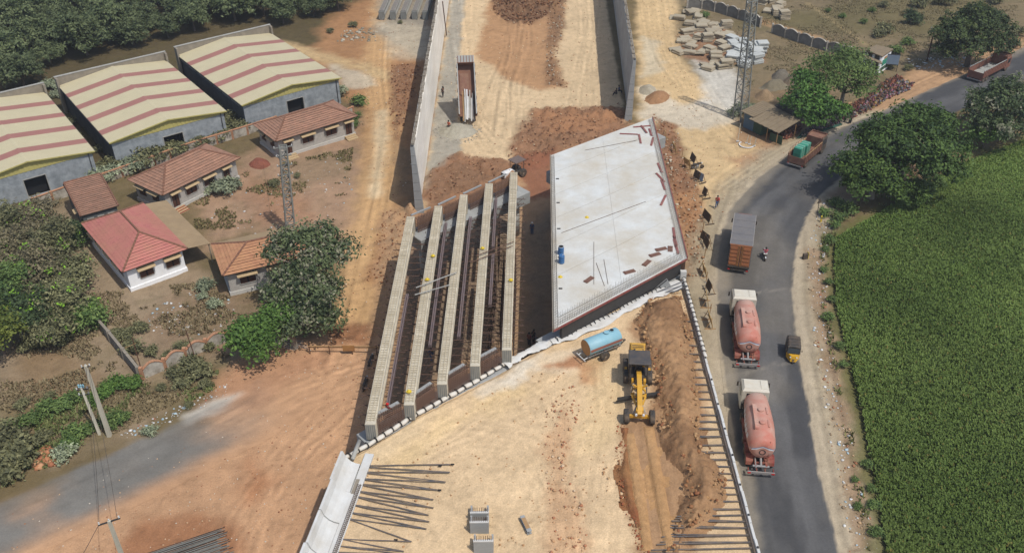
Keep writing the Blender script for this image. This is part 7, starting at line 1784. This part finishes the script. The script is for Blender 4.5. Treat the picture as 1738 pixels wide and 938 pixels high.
for (b_, tp_, h, lb) in (((240,628),(224,572),3.4,'thin leaning stick with a cross piece inside the white arched wall'), ((336,620),(315,560),3.6,'thin leaning stick rising from the bush by the white arched wall')):
    b0 = at(*b_); b1 = at(*tp_, h); t = thing('wooden_stake', lb, 'stake', b0)
    MB().tube((0,0,-.2), b1-b0, .05, 5).build('stick', M_brownw, t)
    if h < 3.5: MB().tube((b1-b0)*.75+Vector((-.9,-.25,-.1)), (b1-b0)*.78+Vector((.2,.1,.1)), .03, 4).build('cross_piece', M_wood, t)
def wire(a, b, sag, label):
    m = MB(); n_ = 14; a, b = Vector(a), Vector(b)
    pts = [a.lerp(b, k/n_)-Vector((0,0,sag*4*(k/n_)*(1-k/n_))) for k in range(n_+1)]
    for p, q in zip(pts[:-1], pts[1:]): m.beam(p, q, .028, .028)
    tag(m.build('wire', M_black), label, 'wire', 'overhead wires')
wire((pt1[0],pt1[1],8.2),(pt2[0]-.6,pt2[1]-.3,8.0),.7,'thin wire between the two concrete poles, upper strand')
wire((pt1[0]+.2,pt1[1],8.0),(pt2[0]+.5,pt2[1]+.2,7.95),.9,'thin wire between the two concrete poles, lower strand')
wire((pt2[0]-.6,pt2[1]-.3,8.0),(pt2[0]-3.5,pt2[1]-20,7.5),.6,'wire leaving the bottom left pole out of the photo')
tlt = at(484,262,11.0); hs = at(455,268,2.7); wire(tlt, at(452,258,2.8), .5, 'service wire from the slim mast to the long grey house')
# ------------------------------------------------------------------ things along the left
A, B = at(260,936,.1), at(372,899,.1); d = (B-A); n_ = Vector((d.y, -d.x, 0)).normalized()
t = thing('rebar_bundle', 'bundle of long grey reinforcing bars lying on the orange ground', 'rebar bundle', A); rb = MB()
for k in range(54):
    o = n_*(k*.055)+Vector((0,0,.05*random.random()+.02*(k % 3))); s0 = random.uniform(-3,-1)/d.length; s1 = 1+random.uniform(-.06,.12)-.0*k
    a_, b_ = A+d*s0+o, A+d*s1+o+Vector((random.uniform(-.1,.1), random.uniform(-.1,.1), 0)); MB().beam(a_-A, b_-A, .032, .032).build('bar', M_lat if k % 3 else M_steel_dk, t)
A, B = at(522,587,1.0), at(642,588,1.0)
t = thing('road_barrier', 'horizontal pipe barrier with a yellow board across the earth track by the bridge', 'barrier', A); MB().tube((0,0,0), B-A, .06, 8).build('pipe', M_wood, t); MB().tube((0,.15,-.25), B-A+Vector((0,.15,-.25)), .05, 8).build('lower_pipe', M_wood, t)
for f in (0.02,.3,.62,.97): q = (B-A)*f; MB().tube(q+Vector((0,0,-1.1)), q+Vector((0,0,.1)), .05, 6).build('post', M_brownw, t)
q = (B-A)*.58; MB().box(q.x-.6,q.x+.6,q.y-.12,q.y-.08,-.5,.2).build('board', M_ochre, t)
A = at(450,578,.3); B = at(520,592,.3); t = thing('pipe_bundle', 'loose bundle of pale thin pipes lying under the shade trees', 'pipes', A)
for k in range(6): MB().tube((0,k*.08,.03*k), (B-A)*random.uniform(.7,1.1)+Vector((0,.25*k-.5,.05*k)), .035, 5).build('pipe', M_galv, t)
tag(heap('brick_heap', ell(440,278,18,9), 0, .5, 1.0, .2, S(150,92,76), S(132,84,66), M_heap, .2, 77), 'low red brick and soil heap between the two grey houses', 'heap')
# ------------------------------------------------------------------ barricades along the highway edge of the site
M_bwood = mat('dark_board', S(88,76,64), rough=.8, var=.2, scale=3); M_bblue = mat('blue_grey_board', S(130,146,164), rough=.7, var=.1); M_btan = mat('tan_board', S(196,166,112), rough=.8, var=.15)
bd = [((1131,236),'t',.9),((1146,258),'t',1.2),((1167,283),'t',1.4),((1173,277),'d',1.6),((1180,306),'d',1.3),((1185,309),'b',1.3),((1193,335),'d',1.0),((1196,376),'d',1.9),((1193,412),'d',1.5),((1195,420),'d',1.8),((1197,466),'t',1.5),((1199,495),'d',1.4),((1202,516),'t',1.6),((1207,550),'t',1.9)]
for i, ((x, y), k, s_) in enumerate(bd):
    p = at(x, y); rz = -1.25+random.uniform(-.35,.35) if k != 't' else 1.75+random.uniform(-.3,.3)
    lb = {'t': 'tan board barricade on small feet', 'd': 'dark board barricade tilted on its stand', 'b': 'blue grey board barricade on its stand'}[k]
    pos = ['just past the red shutter edge of the deck tip','a little nearer than the first tan one','beside the parked black motorcycle','standing behind the parked motorcycle','left of the blue grey one','in the middle of the barricade row','just below the blue grey one','level with the container truck roof','level with the container truck doors, far one','level with the container truck doors, near one','first past the near right deck corner','beside the white sacks on the wall','second past the near right deck corner','nearest, beside the farther cement tanker'][i]
    t = thing('barricade', lb+' '+pos, 'barricade', p, rz, 'barricade boards along the highway')
    bmat = {'t': M_btan, 'd': M_bwood, 'b': M_bblue}[k]; b = MB(); b.box(-s_*.5, s_*.5, -.03, .03, .35, 1.35, 0, RX(-.22)); b.build('board', bmat, t)
    for sx in (-.42, .42): MB().beam((sx*s_, .05, 0), (sx*s_, .28, 1.4), .06, .06).build('post', M_wood, t); MB().beam((sx*s_, .75, 0), (sx*s_, .26, 1.3), .06, .06).build('strut', M_wood, t); MB().box(sx*s_-.06, sx*s_+.06, -.3, .9, -.02, .06).build('foot', M_wood if k == 't' else M_bwood, t)
for k_, (x, y) in enumerate(((1140,247),(1157,270),(1190,352),(1192,395),(1195,440),(1198,480),(1204,535))):
    p = at(x, y); t = thing('stake', '%s thin stake from the far end among the barricade boards' % ordn(k_), 'stake', p, 0, 'stakes between the barricades'); MB().tube((0,0,-.2),(0.05,0,1.5),.05,5).build('rod', M_wood, t); MB().box(-.12,.12,-.12,.12,0,.12).build('base', M_deckedge, t)
# ------------------------------------------------------------------ sign posts on the right
p = at(1386,370); t = thing('road_sign', 'triangular road sign seen from behind at the inside of the bend', 'road sign', p, .4)
MB().tube((0,0,-.2),(.35,.5,2.0),.04,6).build('post', M_steel_dk, t); MB().add([(0.05,.5,1.75),(.75,.45,1.75),(.4,.5,2.4),(0.05,.53,1.75),(.75,.48,1.75),(.4,.53,2.4)], [(0,1,2),(5,4,3),(0,3,4,1),(1,4,5,2),(2,5,3,0)]).build('plate', M_bwood, t)
p = at(1393,376); t = thing('marker_post', 'small yellow marker post in the weeds at the bend', 'marker post', p); MB().cbox(0,0,-.2,.16,.16,1.0).build('post', M_yp, t); MB().cbox(0,0,.45,.165,.165,.15).build('band', M_black, t)
p = at(1366,439); t = thing('kilometre_stone', 'low yellow topped marker stone on the right verge', 'marker stone', p, .3); MB().bbox(-.3,.3,-.15,.15,-.1,.75,.08).build('stone', M_bwood, t); MB().box(.3,.34,-.17,.17,.0,.8).build('yellow_face', M_yp, t)
# ------------------------------------------------------------------ roadside stall, hut and sign board
M_sblue = mat('blue_sheet', S(96,122,140), rough=.6, var=.1, scale=1); M_sgreen = mat('green_sheet', S(66,92,70), rough=.6, var=.12, scale=1); M_thatch = mat('brown_asbestos', S(140,124,100), rough=.95, var=.15, scale=1.5, fine=.15)
A, B = at(1261,215), at(1291,230); ang = math.atan2((B-A).y, (B-A).x); L = (B-A).length
t = thing('roadside_stall', 'blue and green sheet stall with brown sheet roofs beside the lattice tower', 'stall', A, ang)
def ribbed(x0, x1, y, z0, z1, m, nm, par, n_=14, tilt=0):
    b = MB()
    for k in range(n_):
        xa, xb = x0+(x1-x0)*k/n_, x0+(x1-x0)*(k+1)/n_; o = -.03 if k % 2 else 0; b.box(xa, xb, y+o, y+.04, z0, z1)
    return b.build(nm, m, par)
ribbed(0, L*.55, 0, 0, 2.4, M_sblue, 'blue_wall', t); ribbed(L*.55, L, -.02, 0, 2.2, M_sgreen, 'green_wall', t)
MB().box(-.05, 0, .05, 3.4, 0, 2.4).build('side_wall', M_sblue, t); MB().box(0, L, 3.4, 3.46, 0, 2.8).build('back_wall', M_sgreen, t); MB().box(L, L+.05, 0, 3.4, 0, 2.2).build('side_wall', M_sgreen, t)
def roofsheet(q, m, nm, par, n_=12):
    a, b, c, d = map(Vector, q); mb = MB()
    for k in range(n_):
        f0, f1 = k/n_, (k+1)/n_; up = Vector((0,0,.04 if k % 2 else 0)); mb.add([a.lerp(b,f0)+up, a.lerp(b,f1)+up, d.lerp(c,f1)+up, d.lerp(c,f0)+up], [(0,1,2,3)]); mb.add([a.lerp(b,f1), a.lerp(b,f1)+Vector((0,0,.04)), d.lerp(c,f1)+Vector((0,0,.04)), d.lerp(c,f1)], [(0,1,2,3)])
    mb.add([a-Vector((0,0,.05)), b-Vector((0,0,.05)), c-Vector((0,0,.05)), d-Vector((0,0,.05))], [(3,2,1,0)]); return mb.build(nm, m, par)
roofsheet(((-.4,-.5,2.45),(L*.6,-.5,2.45),(L*.6,3.9,2.95),(-.4,3.9,2.95)), M_thatch, 'roof_sheet', t); roofsheet(((L*.5,-1.0,2.2),(L+3.6,-.6,1.95),(L+3.6,3.6,2.85),(L*.5,3.6,3.05)), M_thatch, 'roof_sheet', t)
for x, y in ((L+3.3,-.4),(L+1.6,-.6),(L+3.3,3.2)): MB().tube((x,y,-.2),(x,y,2.1),.06,6).build('post', M_wood, t)
MB().box(L+1.8,L+3.9,-.75,-.68,.1,1.3,0,RZ(.1)).build('front_board', M_sgreen, t)
for (x, y, h, lb) in ((1252,240,2.6,'slanting ladder like post in front of the stall'), (1267,243,1.2,'first short stake in the ring before the stall'), (1272,245,1.2,'second short stake in the ring before the stall'), (1280,248,1.2,'third short stake before the stall')):
    p = at(x, y); tt = thing('stake', lb, 'stake', p); MB().tube((0,0,0),(.15,.35 if h > 2 else .05,h),.05,5).build('rod', M_pole, tt); MB().box(-.18,.18,-.12,.12,0,.1).build('base', M_white, tt)
p = at(1267,246); m = MB()
for k in range(18): a0, a1 = .2+PI*1.2*k/18+2, .2+PI*1.2*(k+1)/18+2; m.beam((p.x+1.0*math.cos(a0),p.y+1.0*math.sin(a0),.05),(p.x+1.0*math.cos(a1),p.y+1.0*math.sin(a1),.05),.14,.1)
tag(m.build('marker_ring', M_whitep), 'pinkish white curved line of stones on the ground before the stall', 'stone ring')
A, B, D_ = at(1478,106), at(1497,113), at(1468,100)
rc = [at(1468,86,3.0), at(1497,98,3.0), at(1516,85,3.0), at(1487,78,3.0)]
o = rc[0].copy(); o.z = 0; t = thing('roadside_hut', 'small flat roofed hut with a painted end wall by the road at top right', 'hut', o); rl = [(q-o) for q in rc]
def quadpr(q, z0, z1, nm, m): MB().prism([(v.x, v.y) for v in q], z0, z1).build(nm, m, t)
cen = sum(rl, Vector())/4; ins = [cen+(v-cen)*.86 for v in rl]
quadpr(rl, 3.0, 3.2, 'roof_slab', M_thatch)
for i, j, m, nm in ((1,2,M_whitew,'end_wall'), (2,3,M_stone,'back_wall'), (3,0,M_stone,'side_wall')):
    a_, b_ = ins[i], ins[j]; MB().beam((a_.x,a_.y,1.5),(b_.x,b_.y,1.5),.2,3.0).build(nm, m, t)
a_, b_ = ins[1], ins[2]; dn = (b_-a_).normalized(); nn = Vector((dn.y,-dn.x,0))
for f0, f1, z0, z1, m in ((.1,.9,.4,1.0,M_sgreen),(.15,.8,1.2,2.2,M_teal),(.3,.6,2.25,2.6,M_ochre)):
    p0, p1 = a_.lerp(b_,f0)+nn*.115, a_.lerp(b_,f1)+nn*.115; MB().beam((p0.x,p0.y,(z0+z1)/2),(p1.x,p1.y,(z0+z1)/2),.03,z1-z0).build('painted_panel', m, t)
for f in (0.02,.5,.98): q = ins[0].lerp(ins[1], f); MB().cbox(q.x,q.y,-.1,.3,.3,3.1).build('column', M_whitew, t)
fl = [rl[0]+Vector((-.3,-1.4,0)), rl[1]+Vector((-.2,-1.3,0)), rl[1], rl[0]]; MB().prism([(v.x, v.y) for v in fl], 2.3, 2.42).build('front_awning', M_thatch, t)
A, B = at(1497,110,.9), at(1524,112,.9); t = thing('sign_board', 'plain blue grey board on posts in front of the hut', 'sign board', (A.x,A.y,0), math.atan2((B-A).y,(B-A).x)); L = (B-A).length
MB().box(0,L,-.03,.03,1.1,2.7).build('panel', M_bblue, t)
for x in (.05,L-.05): MB().tube((x,.08,-.2),(x,.08,2.75),.05,6).build('post', M_steel_dk, t)
f = MB(); f.box(-.04,L+.04,-.045,.045,2.7,2.78); f.box(-.04,L+.04,-.045,.045,1.02,1.1); f.build('frame', M_steel_dk, t)
# wares: pots and toys spread along the road
M_pot = mat('glazed_pots', (.4,.2,.1), rough=.5, var=.08, attr='Col', spec=.4)
pv = MB().lathe([(.02,0),(.14,.02),(.22,.14),(.20,.26),(.11,.34),(.15,.40)], 8); PV = np.array(pv.v); PF = []
for f_ in pv.f:
    if len(f_) == 4: PF += [(f_[0],f_[1],f_[2]),(f_[0],f_[2],f_[3])]
    else: PF += [(f_[0],f_[k],f_[k+1]) for k in range(1, len(f_)-1)]
PF = np.array(PF)
def wares(name, label, poly, n, cols, seed, s0=.6, s1=1.5):
    r_ = np.random.default_rng(seed); p = in_poly_pts(poly, n, seed); s_ = r_.uniform(s0, s1, n)
    V = PV[None]*s_[:, None, None]*np.stack([np.ones(n), np.ones(n), r_.uniform(.5,1.0,n)], 1)[:, None, :]+np.stack([p[:, 0], p[:, 1], r_.choice([0,0,.15], n)], 1)[:, None, :]
    C = (np.array(cols)[r_.integers(0, len(cols), n)]*.6+np.array(S(120,98,80))*.4)*r_.uniform(.5,1.05,(n,1)); F = (PF[None]+np.arange(n)[:, None, None]*len(PV)).reshape(-1,3)
    tag(link(name, np_mesh(name, V.reshape(-1,3), F, M_pot, np.repeat(C[:, None, :], len(PV), 1).reshape(-1,3), True)), label, 'wares', kind='stuff')
TC = [S(176,92,62), S(150,76,54), S(196,120,84)]; BRT = [S(214,120,150), S(220,190,100), S(220,214,206), S(180,80,70), S(120,140,160), S(190,120,76), S(150,92,70), S(60,60,60), S(120,76,60), S(222,170,190), S(110,96,86), S(90,70,60)]
wares('painted_pots', 'crowded colourful pots and toys laid out along the roadside', P([(1425,205),(1440,190),(1462,180),(1500,150),(1530,135),(1552,142),(1545,152),(1500,172),(1478,188),(1450,200)]), 700, BRT, 81, .35, 1.0)
wares('terracotta_pots', 'rows of dark red earthen pots behind the colourful wares', P([(1430,185),(1470,165),(1500,140),(1525,128),(1530,136),(1500,152),(1460,180),(1435,195)]), 380, TC+[S(70,60,56)], 82, .4, 1.0)
wares('terracotta_pots', 'heap of orange earthen pots beside the stall', P([(1322,232),(1340,215),(1362,208),(1360,222),(1335,238)]), 260, TC, 83, .4, .9)
wares('pots_under_tree', 'pots and toys on a green sheet under the deep green tree', P([(1365,222),(1390,212),(1425,202),(1425,210),(1390,222),(1360,232)]), 240, [S(60,84,74), S(150,90,140), S(120,70,56), S(70,70,76), S(196,186,176)], 84, .35, .8)
tag(MB().prism(P([(1352,235),(1362,225),(1425,207),(1430,212),(1385,228)]), .0, .05).build('green_sheet', mat('green_ground_sheet', S(60,96,80), rough=.9)), 'green ground sheet under the wares by the deep green tree', 'ground sheet')
t = thing('parasol', 'red and white cloth canopy over the orange pots beside the stall', 'parasol', at(1330,215)); MB().lathe([(.9,1.5),(.7,1.75),(.3,1.95),(.02,2.0)], 12).build('cloth', M_redl, t, True); MB().tube((0,0,0),(0,0,1.9),.03,6).build('pole', M_wood, t); MB().lathe([(.5,1.88),(.3,1.962),(.1,2.0)], 12).build('white_band', M_whitep, t)
t = thing('display_rack', 'wooden rack of small red wares at the road edge beside two people', 'rack', at(1436,190), .6)
for z in (.4,.8,1.2): MB().box(-1.1,1.1,-.3+z*.2,.1+z*.2,z,z+.05).build('shelf', M_wood, t)
for x in (-1.05,1.05): MB().beam((x,-.3,0),(x,.3,1.4),.07,.07).build('upright', M_wood, t)
# ------------------------------------------------------------------ people
M_skin = mat('skin', S(132,92,70), rough=.6, var=.05); M_hair = mat('black_hair', (.012,.011,.01), rough=.6, var=0)
def cloth(nm, r_, g, b): return mat(nm, S(r_,g,b), rough=.9, var=.1, scale=6)
K_red, K_dark, K_blue, K_grey, K_white, K_pink, K_orange, K_plaid = cloth('red_cloth',190,44,56), cloth('dark_cloth',52,50,54), cloth('blue_cloth',70,92,130), cloth('grey_cloth',120,122,128), cloth('white_cloth',222,220,214), cloth('pink_cloth',196,70,100), cloth('orange_cloth',206,104,70), cloth('maroon_cloth',124,52,56)
pend = []
def skel(vs, es, rad, name, m, parent, root=0, sub=1):
    me = bpy.data.meshes.new(name); me.from_pydata(vs, es, []); me.materials.append(m); o = bpy.data.objects.new(name, me); col.objects.link(o)
    if parent is not None: o.parent = parent
    md = o.modifiers.new('skin', 'SKIN'); md.use_smooth_shade = True
    if not me.skin_vertices: me.skin_vertices.new()
    for i, r_ in enumerate(rad): me.skin_vertices[0].data[i].radius = (r_, r_) if not isinstance(r_, tuple) else r_; me.skin_vertices[0].data[i].use_root = (i == root)
    s_ = o.modifiers.new('sub', 'SUBSURF'); s_.levels = sub; s_.render_levels = sub
    pend.append((o, m)); return o
def person(loc, rz, label, shirt, legs, arms=((.1,.25),(.1,.25)), stride=.0, sit=False, bend=0.0, helmet=None, group=None, z=0.0, skirt=False, spread=.1):
    """faces +y; arms: (upper swing, elbow bend) for left and right in radians"""
    hip = .92 if not sit else .46; Bx = Matrix.Rotation(-bend, 4, 'X')
    tr = lambda p: tuple(Vector((0,0,hip))+(Bx @ (Vector(p)-Vector((0,0,.92)))))
    V = [(0,0,hip), tr((0,0,1.12)), tr((0,0,1.32)), tr((0,0,1.46)), tr((0,.02,1.56)), tr((0,.02,1.68)), tr((0,.12,1.60))]; E = [(0,1),(1,2),(2,3),(3,4),(4,5),(4,6)]
    Rr = [(.15,.11),(.14,.10),(.165,.11),.055,(.075,.09),(.06,.075),.018]
    sh = []; lg = []
    for k, s_ in enumerate((-1,1)):
        a, e = arms[k]; i0 = len(V)
        S_ = Vector((s_*.19,0,1.40)); el = S_+Vector((s_*spread*.5, math.sin(a)*.28, -math.cos(a)*.28)); wr = el+Vector((s_*spread*.2, math.sin(a+e)*.25, -math.cos(a+e)*.25)); dv = (wr-el).normalized(); pm = wr+dv*.07
        V += [tr(S_), tr(el), tr(wr), tr(pm)]; E += [(2,i0),(i0,i0+1),(i0+1,i0+2),(i0+2,i0+3)]; Rr += [.055,.042,.028,(.035,.02)]; sh.append((tr(S_), tr(el), tr(wr)))
        sv = Vector((0, dv.z, -dv.y)).normalized()
        for f in range(4): i1 = len(V); V += [tr(pm+sv*(f-1.5)*.02+dv*.045), tr(pm+sv*(f-1.5)*.024+dv*(.08+.012*(f in (1,2)))+Vector((-s_*.015,0,0)))]; E += [(i0+3,i1),(i1,i1+1)]; Rr += [.009,.007]
        i1 = len(V); V += [tr(wr+dv*.05+sv*.045)]; E += [(i0+2,i1)]; Rr += [.010]
    for s_ in (-1,1):
        i0 = len(V); st = stride*s_
        if sit: kn = Vector((s_*.14,.42,.48)); an = Vector((s_*.14,.48,.08)); hp = Vector((s_*.09,.02,.45))
        else: hp = Vector((s_*.09,0,.88)); kn = Vector((s_*.10, math.sin(st)*.42+.02, .88-.42*math.cos(st))); an = kn+Vector((0, math.sin(st-.12*abs(stride)*4)*.42, -.42*math.cos(st)+.0))
        an.z = max(an.z, .07); toe = an+Vector((s_*.02,.17,-.04)); V += [tuple(hp), tuple(kn), tuple(an), tuple(toe)]; E += [(0,i0),(i0,i0+1),(i0+1,i0+2),(i0+2,i0+3)]; Rr += [.085,.06,.04,.03]; lg.append((tuple(hp), tuple(kn), tuple(an)))
    body = skel(V, E, Rr, 'person', M_skin, None); body.location = (*Vector(loc).xy, loc[2]+z); body.rotation_euler = (0,0,rz); tag(body, label, 'person', group)
    SV = [V[0], V[1], V[2], tr((0,0,1.44))]; SE = [(0,1),(1,2),(2,3)]; SR = [(.165,.125),(.155,.115),(.185,.13),.075]
    for s_ in sh: i0 = len(SV); m_ = tuple(Vector(s_[1]).lerp(Vector(s_[2]), .15)); SV += [s_[0], m_]; SE += [(2,i0),(i0,i0+1)]; SR += [.078,.06]
    skel(SV, SE, SR, 'shirt', shirt, body)
    LV = [(0,0,hip+.04)]; LE = []; LR = [(.165,.125)]
    for h_, k_, a_ in lg: i0 = len(LV); LV += [h_, k_, tuple(Vector(a_)+Vector((0,0,.03)))]; LE += [(0,i0),(i0,i0+1),(i0+1,i0+2)]; LR += [.105,.085,.07] if not skirt else [.14,.15,.16]
    skel(LV, LE, LR, 'trousers' if not skirt else 'long_skirt', legs, body)
    hM = T(0,0,hip) @ Bx @ T(0,0,-.92)
    hd = MB().lathe([(.105,1.60),(.108,1.68),(.085,1.755),(.04,1.79),(.01,1.795)], 12, 0, hM @ T(0,-.005,0)).build('helmet' if helmet else 'hair', helmet or M_hair, body, True)
    if helmet: MB().lathe([(.14,1.655),(.14,1.67)], 12, 0, hM @ T(0,.02,0)).build('brim', helmet, hd)
    ey = MB()
    for s_ in (-1,1): ey.cbox(s_*.032,.105,1.628,.02,.012,.012,0,hM)
    ey.cbox(0,.105,1.545,.05,.012,.01,0,hM); ey.build('eyes_and_mouth', M_hair, body)
    return body
person(at(1216,352.5), 2.9, 'person in a red shirt and jeans walking along the highway edge', K_red, K_blue, ((.5,.3),(-.4,.3)), .38)
person(at(752,165), .6, 'person in dark clothes raising an arm beside the left retaining wall', K_dark, K_dark, ((.1,.2),(2.4,.3)), .2)
person(at(762,223), -.5, 'person in an orange top standing between the wall and the gravel heap', K_orange, K_dark, ((.4,.5),(.2,.3)), .15)
person(at(903,398), 3.0, 'worker with a white helmet standing in the shaded gap beside the deck', K_blue, K_blue, helmet=M_whitep)
person(at(898,587), -.6, 'person in a reddish shirt standing in the shade under the deck', K_maroon if False else K_plaid, K_dark)
person(at(906,582), 2.4, 'person in dark clothes standing in the middle of the shaded group', K_dark, K_dark, ((.5,.8),(.4,.7)))
person(at(913,588), 1.8, 'person in a pale shirt bending in the shaded group', K_grey, K_dark, ((.9,.4),(.8,.4)), .1, bend=.6)
person(at(1046,163), 1.2, 'person in dark clothes sitting in the shade of the right retaining wall', K_dark, K_dark, ((.8,.8),(.8,.8)), sit=True)
person(at(1050,158), -1.9, 'second person sitting behind the one in the wall shade', K_blue, K_dark, ((.6,.8),(.7,.8)), sit=True)
person(at(1433,207), 3.4, 'person in dark clothes standing at the wares rack, left one', K_dark, K_dark, ((.6,.6),(.3,.4)), .1)
person(at(1442,210), 3.0, 'person in a dark green wrap standing at the wares rack, right one', cloth('green_cloth',70,80,66), K_dark, ((.3,.5),(.3,.5)), .1, skirt=True)
person(at(660,712,6.0), -.7, 'worker in a red helmet and maroon clothes standing between the first two girders', K_plaid, K_dark, ((.7,.5),(.5,.5)), .1, helmet=M_redl, z=.1)
person(at(733,612), 1.0, 'worker in blue clothes in the shade below the second girder', K_blue, K_blue, ((.6,.6),(.4,.5)), .1)
rp = Vector(rid_loc); person(rp+Matrix.Rotation(rid_rz,4,'Z') @ Vector((0,-.28,0)), rid_rz, 'rider in a pink shirt on the motorcycle heading up the highway', K_pink, K_white, ((.9,.3),(.9,.3)), sit=True, z=.38)
dg = bpy.context.evaluated_depsgraph_get(); dg.update()
for o, m in pend:
    me = bpy.data.meshes.new_from_object(o.evaluated_get(dg)); me.name = o.name.split('.')[0]
    o.modifiers.clear(); o.data = me
    if not me.materials: me.materials.append(m)

# ------------------------------------------------------------------ air
hz = bpy.data.materials.new('haze'); hz.use_nodes = True; hn = hz.node_tree
for nd in list(hn.nodes):
    if nd.type == 'BSDF_PRINCIPLED': hn.nodes.remove(nd)
pv_ = hn.nodes.new('ShaderNodeVolumePrincipled'); pv_.inputs['Color'].default_value = (.92,.95,1,1); pv_.inputs['Density'].default_value = .0003; pv_.inputs['Anisotropy'].default_value = .2
hn.links.new(pv_.outputs[0], hn.nodes['Material Output'].inputs['Volume'])
hb_ = MB().box(-2700, 2700, -2700, 2900, -4, 62).build('haze', hz); hb_['kind'] = 'stuff'
